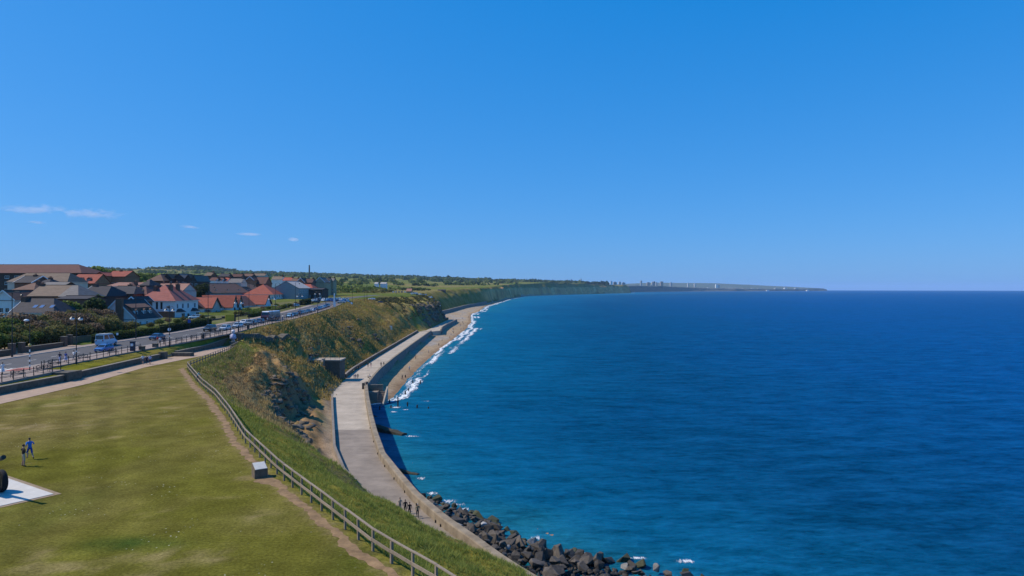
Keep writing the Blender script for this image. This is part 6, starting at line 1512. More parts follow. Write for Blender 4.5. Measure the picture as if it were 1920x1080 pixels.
# coach
cb = tag(empty('coach', (-77.0, 218, float(zR(218))+.03), PI), 'dark maroon coach with white roof parked at the kerb', 'coach'); L2 = 5.4; W2 = 1.24
q = MB(); q.add([(-W2,-L2,.35),(W2,-L2,.35),(W2,L2,.35),(-W2,L2,.35),(-W2,-L2,1.5),(W2,-L2,1.5),(W2,L2,1.5),(-W2,L2,1.5)], [(0,3,2,1),(0,1,5,4),(1,2,6,5),(2,3,7,6),(3,0,4,7)]); q.build('lower_body', PAINT['maroon'], cb)
q = MB(); q.add([(-W2,-L2,1.5),(W2,-L2,1.5),(W2,L2,1.5),(-W2,L2,1.5),(-W2*.93,-L2+.1,3.0),(W2*.93,-L2+.1,3.0),(W2*.93,L2-.45,3.0),(-W2*.93,L2-.45,3.0)], [(0,1,5,4),(1,2,6,5),(2,3,7,6),(3,0,4,7)]); q.build('upper_body', PAINT['maroon'], cb)
q = MB(); q.add([(-W2*.93,-L2+.1,3.0),(W2*.93,-L2+.1,3.0),(W2*.93,L2-.45,3.0),(-W2*.93,L2-.45,3.0),(-W2*.75,-L2+.3,3.2),(W2*.75,-L2+.3,3.2),(W2*.75,L2-.8,3.2),(-W2*.75,L2-.8,3.2)], [(0,1,5,4),(1,2,6,5),(2,3,7,6),(3,0,4,7),(4,5,6,7)]); q.build('roof', PAINT['white'], cb)
q = MB(); q.add([(-1.1,L2-.02,1.35),(1.1,L2-.02,1.35),(1.0,L2-.38,2.8),(-1.0,L2-.38,2.8)], [(0,1,2,3)]); [None]; q.v = [(a, b+.03, c) for (a, b, c) in q.v]; q.build('windscreen', carglass, cb)
for s_ in (1, -1):
    for k in range(6):
        y = -4.9+k*1.62; q = MB(); q.add([(s_*1.255,y,1.65),(s_*1.255,y+1.45,1.65),(s_*1.185,y+1.45,2.75),(s_*1.185,y,2.75)], [(0,1,2,3) if s_ > 0 else (3,2,1,0)]); q.build('side_window', carglass, cb)
    for y in (-3.2, 3.1): q = MB(); q.tube([(-.14,0,0),(.14,0,0)], .48, 14); wh = q.build('wheel', tyre, cb, (s_*1.13, y, .48)); q = MB(); q.tube([(-.15,0,0),(.15,0,0)], .27, 10); q.build('rim', rimm, wh)
    q = MB(); q.box(-.2, .2, -.03, .03, -.1, .1); q.build('headlight', head_m, cb, (s_*.85, L2+.01, .8)); q = MB(); q.bar((0, 0, 0), (s_*.35, .35, -.2), .06, .06); q.box(s_*.35-.08, s_*.35+.08, .3, .4, -.6, -.15); q.build('wing_mirror', black_m, cb, (s_*1.1, L2-.3, 2.7))
q = MB(); q.box(-.8, .8, -.02, .02, 0, .22); q.build('destination_panel', WL['white'], cb, (0, L2-.30, 2.82))
# ================================================================== people
skin_m = mat('skin', (.42, .24, .17), .6, .06, 4); shoe_m = mat('shoes', (.02, .018, .018), .7, .1, 4)
HAIR = {'dark': mat('dark_hair', (.018, .012, .010), .6, .2, 8), 'brown': mat('brown_hair', (.07, .04, .022), .6, .2, 8), 'fair': mat('fair_hair', (.30, .21, .11), .6, .2, 8), 'grey': mat('grey_hair', (.30, .29, .28), .6, .2, 8)}
CLO = {}
def cloth(name, c): CLO[name] = mat('cloth_'+name, c, .9, .12, 6); return CLO[name]
for nme, c in [('black',(.012,.012,.014)),('blue',(.03,.16,.45)),('royal',(.02,.06,.28)),('white',(.66,.66,.66)),('red',(.42,.025,.03)),('grey',(.16,.16,.17)),('pink',(.50,.20,.26)),('beige',(.42,.34,.25)),('navy',(.015,.02,.05)),('denim',(.07,.11,.2)),('lilac',(.45,.45,.62)),('khaki',(.20,.17,.10)),('skinleg',(.42,.24,.17)),('teal',(.03,.2,.3))]: cloth(nme, c)
def person_mesh(pose):
    """joints of a 1.75 m figure that faces -y; returns one closed body mesh with material zones"""
    J = {'pel': (0,0,.96), 'sp': (0,0,1.13), 'ch': (0,0,1.34), 'nk': (0,-.005,1.50), 'hd': (0,-.02,1.585), 'ht': (0,-.015,1.69), 'ns': (0,-.115,1.615),
         'hl': (.10,0,.90), 'hr': (-.10,0,.90), 'kl': (.105,-.02,.50), 'kr': (-.105,-.02,.50), 'al': (.105,.02,.09), 'ar': (-.105,.02,.09), 'tl': (.12,-.15,.04), 'tr': (-.12,-.15,.04),
         'sl': (.19,0,1.41), 'sr': (-.19,0,1.41), 'el': (.25,.03,1.14), 'er': (-.25,.03,1.14), 'wl': (.26,-.07,.90), 'wr': (-.26,-.07,.90), 'pl': (.265,-.10,.82), 'pr': (-.265,-.10,.82)}
    if pose == 'walk': J.update(kl=(.10,-.20,.53), al=(.10,-.26,.12), tl=(.11,-.43,.10), kr=(-.10,.03,.50), ar=(-.10,.30,.14), tr=(-.11,.20,.03), el=(.25,.12,1.16), wl=(.26,.12,.92), pl=(.265,.10,.84), er=(-.25,-.06,1.15), wr=(-.26,-.26,.98), pr=(-.265,-.33,.93))
    if pose == 'run': J.update(pel=(0,0,.94), ch=(0,-.07,1.33), nk=(0,-.10,1.49), hd=(0,-.13,1.575), ht=(0,-.13,1.68), ns=(0,-.23,1.60), sl=(.19,-.07,1.40), sr=(-.19,-.07,1.40), kl=(.12,-.22,.56), al=(.14,-.10,.16), tl=(.16,-.27,.12), kr=(-.12,.10,.50), ar=(-.14,.40,.20), tr=(-.15,.36,.06), el=(.29,.12,1.20), wl=(.27,-.10,1.06), pl=(.26,-.18,1.04), er=(-.30,-.02,1.18), wr=(-.24,-.26,1.22), pr=(-.22,-.33,1.26))
    if pose == 'reach': J.update(el=(.40,-.02,1.24), wl=(.55,-.16,1.34), pl=(.60,-.22,1.38), er=(-.33,.02,1.18), wr=(-.46,-.12,1.06), pr=(-.50,-.18,1.02), kl=(.14,-.05,.50), al=(.19,.03,.09), tl=(.22,-.14,.04))
    if pose == 'lean': J.update(ch=(0,-.12,1.30), sp=(0,-.05,1.12), nk=(0,-.19,1.44), hd=(0,-.22,1.52), ht=(0,-.22,1.62), ns=(0,-.32,1.54), sl=(.19,-.14,1.36), sr=(-.19,-.14,1.36), el=(.26,-.30,1.16), wl=(.16,-.46,1.12), pl=(.10,-.50,1.13), er=(-.26,-.30,1.16), wr=(-.16,-.46,1.12), pr=(-.10,-.50,1.13))
    if pose == 'sit': 
        for k_ in J: J[k_] = (J[k_][0], J[k_][1], J[k_][2]-.42)
        J.update(kl=(.11,-.42,.50), kr=(-.11,-.42,.50), al=(.11,-.44,.09), ar=(-.11,-.44,.09), tl=(.12,-.62,.04), tr=(-.12,-.62,.04), hl=(.10,0,.50), hr=(-.10,0,.50), el=(.25,-.05,.76), wl=(.16,-.28,.62), pl=(.12,-.35,.60), er=(-.25,-.05,.76), wr=(-.16,-.28,.62), pr=(-.12,-.35,.60))
    R_ = {'pel': (.155,.115), 'sp': (.14,.10), 'ch': (.165,.115), 'nk': (.055,.055), 'hd': (.075,.088), 'ht': (.07,.085), 'ns': (.018,.018), 'hl': (.098,.098), 'hr': (.098,.098), 'kl': (.066,.066), 'kr': (.066,.066), 'al': (.046,.046), 'ar': (.046,.046), 'tl': (.042,.036), 'tr': (.042,.036),
          'sl': (.068,.068), 'sr': (.068,.068), 'el': (.046,.046), 'er': (.046,.046), 'wl': (.034,.034), 'wr': (.034,.034), 'pl': (.040,.026), 'pr': (.040,.026)}
    E = [('pel','sp','top'),('sp','ch','top'),('ch','nk','skin'),('nk','hd','skin'),('hd','ht','skin'),('hd','ns','skin'),('pel','hl','legs'),('pel','hr','legs'),('hl','kl','legs'),('hr','kr','legs'),('kl','al','shin'),('kr','ar','shin'),('al','tl','shoes'),('ar','tr','shoes'),
         ('ch','sl','top'),('ch','sr','top'),('sl','el','top'),('sr','er','top'),('el','wl','fore'),('er','wr','fore'),('wl','pl','skin'),('wr','pr','skin')]
    names = list(J); bm = bmesh.new(); sk = bm.verts.layers.skin.verify(); vv = {}
    for k_ in names: v_ = bm.verts.new(J[k_]); v_[sk].radius = R_[k_]; vv[k_] = v_
    for a, b, _ in E: bm.edges.new((vv[a], vv[b]))
    vv['pel'][sk].use_root = True
    me = bpy.data.meshes.new('rig'); bm.to_mesh(me); bm.free(); o = bpy.data.objects.new('rig', me); COL.objects.link(o)
    s1 = o.modifiers.new('skin', 'SKIN'); s1.branch_smoothing = .6; s2 = o.modifiers.new('sub', 'SUBSURF'); s2.levels = 1; s2.render_levels = 1
    dg = bpy.context.evaluated_depsgraph_get(); ev = o.evaluated_get(dg).to_mesh()
    V_ = [tuple(v_.co) for v_ in ev.vertices]; F_ = [tuple(p.vertices) for p in ev.polygons]; o.evaluated_get(dg).to_mesh_clear(); bpy.data.objects.remove(o)
    zone = {'skin': 0, 'top': 1, 'legs': 2, 'shoes': 3, 'shin': 4, 'fore': 5}; mi = []
    segs = [(Vector(J[a]), Vector(J[b]), zone[z_]) for a, b, z_ in E]
    for f in F_:
        c = sum((Vector(V_[i]) for i in f), Vector())/len(f); best = None
        for a, b, z_ in segs:
            d = b-a; t = max(0, min(1, (c-a).dot(d)/max(d.length_squared, 1e-9))); dist = (c-(a+d*t)).length
            if best is None or dist < best[0]: best = (dist, z_, t)
        z_ = best[1]
        if z_ == 0 and J['ch'][2]-.02 < c.z < J['nk'][2]-.035: z_ = 1
        mi.append(z_)
    # fingers and thumb, rooted in the palm
    mb = MB(); mb.v = list(V_); mb.f = list(F_); mb.m = list(mi)
    for s_, w_, p_ in ((1, 'wl', 'pl'), (-1, 'wr', 'pr')):
        d = (Vector(J[p_])-Vector(J[w_])).normalized(); side = d.cross(Vector((0, 0, 1)) if abs(d.z) < .8 else Vector((0, 1, 0))).normalized(); cu = d.cross(side)*.3*s_
        for k_, ln in enumerate((.060, .072, .068, .052)):
            r0 = Vector(J[p_])+side*(k_-1.5)*.02; mb.tube([r0-d*.01, r0+d*ln*.6, r0+d*ln*.9+cu*.08], [.010, .009, .007], 5, 0)
        r0 = Vector(J[w_]).lerp(Vector(J[p_]), .45); mb.tube([r0, r0+side*.045+d*.02, r0+side*.055+d*.055], [.012, .011, .008], 5, 0)
    hair = MB(); hc_ = Vector(J['hd']).lerp(Vector(J['ht']), .62)
    n = 10; vs, fs = [], []
    for i in range(5):
        ph = (i/4)*math.pi*.56
        for k_ in range(n): t = 2*math.pi*k_/n; rr = math.sin(ph); vs.append((hc_.x+.088*rr*math.cos(t), hc_.y+.02+.104*rr*math.sin(t), hc_.z+.015+.098*math.cos(ph)-(.03 if math.sin(t) > .2 and i > 2 else 0)))
    for i in range(4):
        for k_ in range(n): k2 = (k_+1) % n; fs.append((i*n+k_, (i+1)*n+k_, (i+1)*n+k2, i*n+k2))
    hair.add(vs, fs)
    ms = [skin_m, CLO['black'], CLO['denim'], shoe_m, CLO['denim'], skin_m]
    return mesh_data('body', mb.v, mb.f, ms, mb.m, True), mesh_data('hair', hair.v, hair.f, HAIR['dark'], None, True)
POSES = {k: person_mesh(k) for k in ('stand', 'walk', 'run', 'reach', 'lean', 'sit')}
q = MB(); q.lathe([(.17,.98),(.2,.8),(.30,.42)], 12); SKIRT = q.data('skirt', CLO['white'])
def person(label, x, y, z, rz, pose, top, legs, hair='dark', sleeves=False, shorts=False, s_=1.0, skirt=None, group=None, bag=None):
    o = tag(empty('person', (x, y, z), rz), label, 'person', group); o.scale = (s_,)*3
    b = link('body', POSES[pose][0], o)
    for i, m_ in enumerate([skin_m, CLO[top], CLO[legs], shoe_m, skin_m if shorts else CLO[legs], CLO[top] if sleeves else skin_m]):
        b.material_slots[i].link = 'OBJECT'; b.material_slots[i].material = m_
    h = link('hair', POSES[pose][1], o); h.material_slots[0].link = 'OBJECT'; h.material_slots[0].material = HAIR[hair]
    if skirt: k_ = link('skirt', SKIRT, o); k_.material_slots[0].link = 'OBJECT'; k_.material_slots[0].material = CLO[skirt]
    return o
def at_px(px, py, z): p = P(px, py, z); return p[0], p[1], z
W_ = math.radians
person('person in black top and pale shorts with arms out on the lawn', *at_px(44, 875, 0), W_(150), 'reach', 'black', 'beige', 'dark', False, True)
person('person in bright blue shirt and blue shorts jogging on the lawn', *at_px(56, 861, 0), W_(-130), 'run', 'blue', 'royal', 'dark', False, True)
x_, y_, z_ = at_px(370, 717, 0); person('person in blue jacket leaning on the timber fence', x_, y_, 0, W_(120), 'lean', 'teal', 'navy', 'dark', True)
for (px, py, lb, tp, lg, hr, sl, ps) in [(750,959,'person in cream top at the left of the promenade four','beige','grey','dark',False,'walk'),(760,963,'person in black coat second of the promenade four','black','black','dark',True,'walk'),(768,968,'tall person in black third of the promenade four','black','black','brown',True,'walk'),(783,971,'person in brown top with rucksack at the right of the promenade four','khaki','black','grey',True,'walk')]:
    person(lb, *at_px(px, py, -14), W_(5), ps, tp, lg, hr, sl, s_=1.0)
for i, (px, py, lb, tp, lg, hr, ps, sk_, s_) in enumerate([(664,710,'child in pink left of the promenade family','pink','pink','brown','walk',None,.78),(667,711,'person in pale pink in the promenade family','pink','beige','brown','walk',None,.95),(671,711,'person in navy in the promenade family','navy','navy','dark','walk',None,1.0),
        (690,711,'person in dark clothes sitting by the sea wall','black','black','dark','sit',None,1.0),(693,709,'person in white sitting by the sea wall','white','black','brown','sit',None,1.0),(690,688.5,'person in black beside the promenade wall','black','black','dark','stand',None,1.0),(695.5,688,'person in pale top and pink bottoms by the promenade wall','beige','pink','fair','stand',None,1.0),
        (714.5,688,'taller of the two dark walkers far along the promenade','black','navy','dark','walk',None,1.05),(719.5,686.8,'shorter of the two dark walkers far along the promenade','black','black','dark','walk',None,.95),(683,728,'person in black at the head of the beach steps','black','black','dark','stand',None,1.0),(686.5,727,'person in navy leaning at the head of the beach steps','navy','navy','brown','lean',None,1.0),(672,694,'person in navy by the retaining wall','navy','black','dark','stand',None,1.0)]):
    person(lb, *at_px(px, py, -14), W_([0, 20, -15, 90, 70, 30, 200, 180, 185, 90, 60, 10][i]), ps, tp, lg, hr, False, False, s_, sk_)
for (px, py, lb, tp, lg, hr, sh, s_) in [(267.5,683.5,'person in white shirt and shorts left of three on the lawn path','white','grey','dark',True,1.02),(275,683,'child in dark clothes between two adults on the lawn path','navy','navy','brown',False,.85),(281.5,684,'person in pale grey shirt right of three on the lawn path','lilac','navy','dark',True,1.0)]:
    x_, y_, _z = at_px(px, py, 0); person(lb, x_, y_, .04, W_(200), 'walk', tp, lg, hr, False, sh, s_)
for (x_, y_, lb, tp, lg, hr, sk_, ps) in [(-73.8,98.9,'person in white dress at the left edge of the photo','white','skinleg','brown','white','walk'),(-74.6,112.6,'person in navy with pale trousers on the pavement','navy','lilac','dark',None,'walk'),(-74.0,113.2,'person in blue dress on the pavement beside the navy one','royal','skinleg','brown','lilac','walk'),(-74.2,115.6,'person in white shirt on the pavement before the van','white','grey','dark',None,'walk'),
        (-74.8,144.2,'person in bright red shirt on the pavement','red','beige','dark',None,'walk'),(-73.4,142.4,'person in black and white pushing along the railing','white','black','dark',None,'walk'),(-73.0,143.2,'person in dark coat beside the globe lamp','navy','black','dark',None,'stand')]:
    person(lb, x_, y_, zp(y_), W_(random.choice([10, 190, -20])), ps, tp, lg, hr, False, False, 1.0, sk_)
for i, (y_, tp, lg) in enumerate([(191,'navy','navy'),(199.5,'black','denim'),(207,'white','navy'),(212,'black','black'),(221,'white','lilac'),(226.5,'navy','black'),(229,'black','grey'),(243,'black','black'),(247,'navy','denim'),(262,'white','black'),(271,'royal','navy')]):
    w_ = ['behind the statue','before the grey estate','before the coach front','beside the coach','behind the coach','left of the light blue hatchback','right of the light blue hatchback','before the dark tall car','beside the dark tall car','near the far railing','nearest the white pillar'][i]
    person(f'small figure in {tp} on the slope-top pavement {w_}', float(Rx(y_))-.9-.5*(i % 3), y_, zp(y_), W_(random.uniform(0, 360)), 'walk' if i % 2 else 'stand', tp, lg, random.choice(['dark', 'brown', 'fair']))
# bathers far along the beach
random.seed(31)
for i in range(22):
    y_ = [236, 262, 300, 330, 372, 405, 430, 452, 470, 484, 500, 512, 530, 548, 560, 585, 600, 622, 650, 690, 730, 800][i]; x_ = float(Wx(y_))-random.uniform(1.5, 7 if y_ < 600 else 14)
    person(['person in dark clothes strolling on the far beach', 'person in white top on the far beach', 'person in red top on the far beach', 'person in blue clothes on the far beach'][i % 4], x_, y_, T(x_, y_), W_(random.uniform(0, 360)), random.choice(['stand', 'walk']), ['black', 'white', 'red', 'royal'][i % 4], ['navy', 'denim', 'black', 'navy'][i % 4], 'dark', group='people on the far beach')
# ================================================================== rock armour
def rock_mesh(seed, n=12):
    rg = np.random.default_rng(seed); bm = bmesh.new()
    d = rg.normal(size=(n, 3)); d /= np.linalg.norm(d, axis=1, keepdims=True); d = np.sign(d)*np.abs(d)**.75
    sc = rg.uniform(.72, 1.25, 3)*np.array([1, .9, .78])
    for p in d*rg.uniform(.82, 1.0, (n, 1))*sc*.62: bm.verts.new(p)
    bmesh.ops.convex_hull(bm, input=bm.verts)
    for v in [v for v in bm.verts if not v.link_faces]: bm.verts.remove(v)
    bmesh.ops.dissolve_limit(bm, angle_limit=.28, verts=bm.verts, edges=bm.edges)
    bmesh.ops.bevel(bm, geom=list(bm.edges), offset=.022, segments=1, affect='EDGES', clamp_overlap=True)
    bmesh.ops.triangulate(bm, faces=bm.faces)
    me = bpy.data.meshes.new('boulder'); bm.to_mesh(me); bm.free()
    me.materials.append(ROCK); return me
def rock_material(name, c1, c2):
    m, nt, b, out = nodes_of(name); N = nt.nodes; L = nt.links
    tc = N.new('ShaderNodeTexCoord'); oi = N.new('ShaderNodeObjectInfo')
    nz = N.new('ShaderNodeTexNoise'); nz.inputs['Scale'].default_value = 3.2; nz.inputs['Detail'].default_value = 8; nz.inputs['Roughness'].default_value = .72; L.new(tc.outputs['Object'], nz.inputs['Vector'])
    mx = N.new('ShaderNodeMix'); mx.data_type = 'RGBA'; mx.inputs['A'].default_value = (*c1, 1); mx.inputs['B'].default_value = (*c2, 1)
    mr = N.new('ShaderNodeMapRange'); mr.inputs[1].default_value = .32; mr.inputs[2].default_value = .7; L.new(nz.outputs[0], mr.inputs[0]); L.new(mr.outputs[0], mx.inputs['Factor'])
    vr = N.new('ShaderNodeMapRange'); vr.inputs[3].default_value = .55; vr.inputs[4].default_value = 1.45; L.new(oi.outputs['Random'], vr.inputs[0])
    vm = N.new('ShaderNodeVectorMath'); vm.operation = 'SCALE'; L.new(mx.outputs['Result'], vm.inputs[0]); L.new(vr.outputs[0], vm.inputs['Scale']); L.new(vm.outputs[0], b.inputs['Base Color'])
    b.inputs['Roughness'].default_value = .85; bp = N.new('ShaderNodeBump'); bp.inputs['Strength'].default_value = .7; bp.inputs['Distance'].default_value = .12; L.new(nz.outputs[0], bp.inputs['Height']); L.new(bp.outputs[0], b.inputs['Normal'])
    return m
ROCK = rock_material('armour_rock', (.026, .022, .019), (.092, .076, .062)); ROCK_P = rock_material('pale_armour_rock', (.15, .145, .14), (.30, .29, .28)); ROCK_W = rock_material('weedy_armour_rock', (.022, .026, .012), (.060, .062, .028))
protos = [rock_mesh(900+i) for i in range(14)]
rg = np.random.default_rng(44)
toe = line([(56,36),(66,31),(75.4,23.5),(80.6,12.5),(85.8,2.6),(94.9,-3.2),(100,-8.5),(104,-13.2)])
placed = []; k = 0; tries = 0
while tries < 14000 and k < 300:
    tries += 1
    y = rg.uniform(58, 104); w0 = float(PRx(y))+1.5; w1 = float(toe(y))
    if w1-w0 < .6: continue
    t = rg.uniform(0, 1); x = w0+(w1-w0)*t
    s_ = rg.uniform(.95, 1.95)*(1.0 if y < 92 else .85)
    if any((x-a)**2+(y-b)**2 < (.285*(s_+c))**2 for a, b, c in placed): continue
    top = -15.0 - 2.7*min(1, t*1.0)**.9 if y < 90 else -16.4-1.3*t
    placed.append((x, y, s_)); z = top-.25*s_+rg.uniform(-.3, .35)
    me = protos[int(rg.integers(len(protos)))]
    wet = t > .86; pale_ = (not wet) and rg.uniform() < .10
    where = 'against the sea wall' if t < .25 else ('at the water edge' if wet else 'in the middle of the rock armour')
    sz = 'big' if s_ > 1.75 else ('small' if s_ < 1.3 else 'middling')
    look_ = 'pale grey' if pale_ else ('wet weedy' if wet else 'dark brown')
    o = link('boulder', me, None, (x, y, z)); o.scale = (s_*rg.uniform(.85, 1.15), s_*rg.uniform(.85, 1.15), s_*rg.uniform(.8, 1.05)); o.rotation_euler = (rg.uniform(-.6, .6), rg.uniform(-.6, .6), rg.uniform(0, 6.28))
    if pale_ or wet: o.material_slots[0].link = 'OBJECT'; o.material_slots[0].material = ROCK_P if pale_ else ROCK_W
    end = 'near end' if y < 72 else ('far end' if y > 90 else 'middle stretch')
    tag(o, f'{sz} {look_} boulder {where}, {end}', 'boulder', 'boulders of the rock armour'); k += 1
# bed of smaller rubble under the boulders
n = 1500; y = rg.uniform(56, 104, n); w0 = PRx(y)+1.2; w1 = toe(y)-.5; t = rg.uniform(0, 1, n); x = w0+(w1-w0)*t
vs, fs = [], []; base = 0
for i in range(n):
    me = protos[i % 14]; s_ = rg.uniform(.5, 1.0); top = (-15.7-2.7*t[i]) if y[i] < 90 else -17.0-1.1*t[i]
    a = rg.uniform(0, 6.28); c, s2 = math.cos(a), math.sin(a)
    co = np.array([v_.co for v_ in me.vertices])*s_; co = np.stack([co[:, 0]*c-co[:, 1]*s2+x[i], co[:, 0]*s2+co[:, 1]*c+y[i], co[:, 2]+top-.45], -1)
    vs.append(co); fs.append(np.array([p.vertices for p in me.polygons])+base); base += len(co)
tag(link('rubble', np_mesh('rubble', np.concatenate(vs), np.concatenate(fs), ROCK)), 'small dark rubble filling the gaps under the boulders', None, None, 'stuff')
# ================================================================== distant city across the bay
city_m = {'grey': mat('city_grey', (.36, .36, .37), .9, .1, .02), 'white': mat('city_white', (.70, .70, .69), .8, .05, .02), 'brown': mat('city_brown', (.34, .27, .23), .9, .1, .02), 'pale': mat('city_pale', (.45, .44, .42), .9, .1, .02)}
def block(label, px0, px1, yt, D, m_, depth=30, name='tower_block', cat='tower', hgt=None):
    x0, x1 = X_at(px0, D), X_at(px1, D); zt = Z_at(yt, D)-curv(0, D)*0; z0 = T((x0+x1)/2, D)-curv((x0+x1)/2, D)-4
    o = tag(empty(name, ((x0+x1)/2, D, z0)), label, cat); a = (x1-x0)/2; h = max(zt-z0, 8) if hgt is None else hgt
    q = MB(); q.box(-a, a, -depth/2, depth/2, 0, h); q.build('shaft', city_m[m_], o); q = MB(); q.box(-a*.4, a*.4, -depth*.2, depth*.2, h, h+max(3, h*.05)); q.build('roof_house', city_m['grey'], o)
for a in [('slim dark tower with a wide head on the far shore',1200.5,1203.5,526.5,7000,'grey'),('broad brown tower block right of the slim dark tower',1213,1218,529.5,7000,'brown'),('pale slim tower block in the middle of the far towers',1222,1224.2,528.5,7000,'pale'),('brown tower block beside the pale slim one',1225,1228,527.8,7000,'brown'),('grey tower block behind the brown one',1229.5,1232,529.2,7100,'grey'),
          ('wide brown tower block at the right of the cluster',1238,1243,528,7000,'brown'),('grey tower block alone at the cluster end',1256.5,1259.5,529.8,7200,'grey'),('first grey tower on the far low shore',1289,1291,531,8200,'pale'),('second grey tower on the far low shore',1301.5,1303.8,531.8,8200,'pale'),('big white block on the far shore',1341.5,1346,533.5,8100,'white'),('pale annexe beside the big white block',1346.2,1349,534,8100,'pale')]: block(*a)
q = MB(); q.box(-14, 14, -12, 12, 0, 6)
for i, (px0, px1, yt, D, m_) in enumerate([(1126,1140,528.5,5000,'pale'),(1144,1148,527.6,5000,'white'),(1150,1156,529,5050,'brown'),(1160,1164,528.8,5050,'pale'),(1166,1172,530,5100,'grey')]):
    block(['long pale hospital block above the far cliff','white block above the far cliff','brown block above the far cliff','small pale block above the far cliff','grey block at the end of the far cliff'][i], px0, px1, yt, D, m_, 25, 'distant_building', 'building')
for i, (px, w_) in enumerate([(1278,3),(1310,4),(1318,3),(1326,3),(1360,4),(1366,8),(1376,10),(1388,6),(1396,8),(1408,5),(1420,6),(1436,5),(1452,6),(1470,5),(1490,6),(1512,4)]):
    block(['low pale shed on the far shore left of the big white block','low pale shed on the far shore right of the big white block'][0 if px < 1341 else 1]+', '+['first','second','third','fourth','first','second','third','fourth','fifth','sixth','seventh','eighth','ninth','tenth','eleventh','twelfth'][i], px, px+w_, 538.3, 8100 if px < 1440 else 8750, ['pale', 'white'][i % 2], 40, 'distant_shed', 'building', 16)
for (px, yt, D, lb) in [(1089.5,522.5,4400,'thin dark mast on the wooded skyline'),(1064,524,4300,'left thin chimney on the wooded skyline'),(1071,523.5,4300,'right thin chimney on the wooded skyline')]: tower(lb, px, D, 7, yt, 530, city_m['brown'], 'mast', 'mast', .7)
for i, px in enumerate((414, 419, 424, 428, 431)):
    block(['first','second','third','fourth','last'][i]+' tiny white house on the hillside below the ridge', px, px+2.4, 503.5, 2300, 'white', 10, 'hillside_house', 'house', 9)
# ================================================================== thin clouds low on the left
def cloud_material():
    m = bpy.data.materials.new('cloud_vapour'); m.use_nodes = True; nt = m.node_tree
    for n_ in list(nt.nodes): nt.nodes.remove(n_)
    N = nt.nodes; L = nt.links; out = N.new('ShaderNodeOutputMaterial'); pv_ = N.new('ShaderNodeVolumePrincipled'); pv_.inputs['Color'].default_value = (1, 1, 1, 1); pv_.inputs['Anisotropy'].default_value = .0
    tc = N.new('ShaderNodeTexCoord'); nz = N.new('ShaderNodeTexNoise'); nz.inputs['Scale'].default_value = 1.0; nz.inputs['Detail'].default_value = 5; nz.inputs['Roughness'].default_value = .62
    geo = N.new('ShaderNodeNewGeometry'); mp = N.new('ShaderNodeMapping'); mp.inputs['Scale'].default_value = (.0030, .0030, .0075); L.new(geo.outputs['Position'], mp.inputs[0]); L.new(mp.outputs[0], nz.inputs['Vector'])
    ln = N.new('ShaderNodeVectorMath'); ln.operation = 'LENGTH'; L.new(tc.outputs['Object'], ln.inputs[0])
    fo = N.new('ShaderNodeMapRange'); fo.inputs[1].default_value = .15; fo.inputs[2].default_value = 1.0; fo.inputs[3].default_value = .20; fo.inputs[4].default_value = -.28; L.new(ln.outputs['Value'], fo.inputs[0])
    ad = N.new('ShaderNodeMath'); ad.operation = 'ADD'; L.new(nz.outputs[0], ad.inputs[0]); L.new(fo.outputs[0], ad.inputs[1])
    mr = N.new('ShaderNodeMapRange'); mr.inputs[1].default_value = .46; mr.inputs[2].default_value = .75; mr.inputs[3].default_value = 0; mr.inputs[4].default_value = CLOUD_DENS; L.new(ad.outputs[0], mr.inputs[0])
    L.new(mr.outputs[0], pv_.inputs['Density']); L.new(pv_.outputs[0], out.inputs['Volume']); return m
CLOUD_DENS = .003
CL = cloud_material()
bm = bmesh.new(); bmesh.ops.create_icosphere(bm, subdivisions=3, radius=1.0); cme = bpy.data.meshes.new('cloud'); bm.to_mesh(cme); bm.free(); cme.materials.append(CL)
for (px, py, wx_, hy, lb) in [(62,393,95,15,'left half of the long thin cloud streak above the town'),(170,401,85,16,'right half of the long thin cloud streak above the town'),(70,417,22,5,'faint small cloud under the long streak'),(356,425,20,5,'small thin cloud in the middle of the left sky'),(465,439,32,5,'flat thin cloud right of the small ones'),(551,449,12,6,'faintest small cloud at the right')]:
    D = 14000; o = link('cloud', cme, None, (X_at(px, D), D, Z_at(py, D))); o.scale = (wx_/1280*D, 380, hy/1280*D); tag(o, lb, 'cloud')

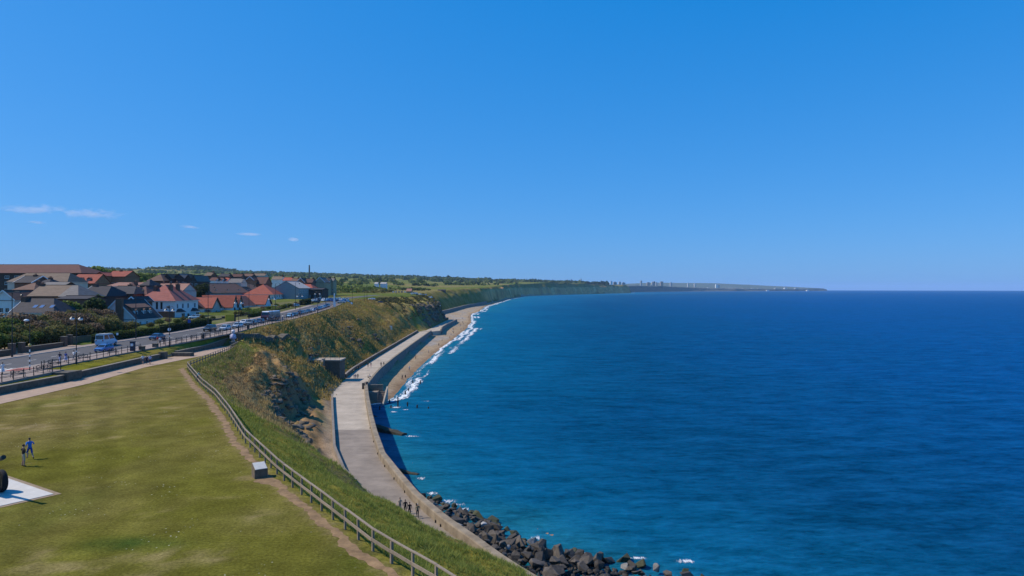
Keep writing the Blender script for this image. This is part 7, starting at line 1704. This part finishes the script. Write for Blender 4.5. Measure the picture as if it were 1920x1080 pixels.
# ================================================================== broken rock on the cliff face
rg = np.random.default_rng(91); vs, fs = [], []; base = 0
def scatter_rocks(n, y0, y1, u0, u1, s0, s1, keep):
    global base
    y = rg.uniform(y0, y1, n); u = rg.uniform(u0, u1, n); x = Fx(y)+(PLx(y)-Fx(y))*u; z = terrain(x, y); ok = keep(x, y)
    for i in np.nonzero(ok)[0]:
        me = protos[i % 14]; s_ = rg.uniform(s0, s1); a = rg.uniform(0, 6.28); c, s2 = math.cos(a), math.sin(a)
        co = np.array([v_.co for v_ in me.vertices])*s_*np.array([1, 1.3, .9]); co = np.stack([co[:, 0]*c-co[:, 1]*s2+x[i], co[:, 0]*s2+co[:, 1]*c+y[i], co[:, 2]+z[i]-.12*s_], -1)
        vs.append(co); fs.append(np.array([p.vertices for p in me.polygons])+base); base += len(co)
scatter_rocks(700, 93, 160, .46, .80, .5, 2.0, lambda x, y: fbm(x/6, y/6, 95, 3) > -.15)
scatter_rocks(320, 200, 330, .35, .75, .6, 2.2, lambda x, y: fbm(x/9, y/12, 96, 3) > .28)
scatter_rocks(500, 480, 640, .55, .95, 1.5, 4.5, lambda x, y: fbm(x/14, y/14, 97, 3) > -.1)
tag(link('cliff_rock', np_mesh('cliff_rock', np.concatenate(vs), np.concatenate(fs), rock_material('cliff_rock_face', (.055, .040, .026), (.145, .108, .072)))), 'broken brown rock of the crumbling cliff face', None, None, 'stuff')
# ================================================================== sea air
m = bpy.data.materials.new('sea_air'); m.use_nodes = True
nt = m.node_tree
for n in list(nt.nodes): nt.nodes.remove(n)
out = nt.nodes.new('ShaderNodeOutputMaterial'); pv_ = nt.nodes.new('ShaderNodeVolumePrincipled')
pv_.inputs['Color'].default_value = (.48, .72, 1.0, 1); pv_.inputs['Density'].default_value = 0.000036; pv_.inputs['Anisotropy'].default_value = 0.0
nt.links.new(pv_.outputs[0], out.inputs['Volume'])
q = MB(); q.box(-34000, 50000, -3000, 50000, -420, 190)
tag(q.build('haze', m), 'thin blue sea haze over the bay', None, None, 'stuff')
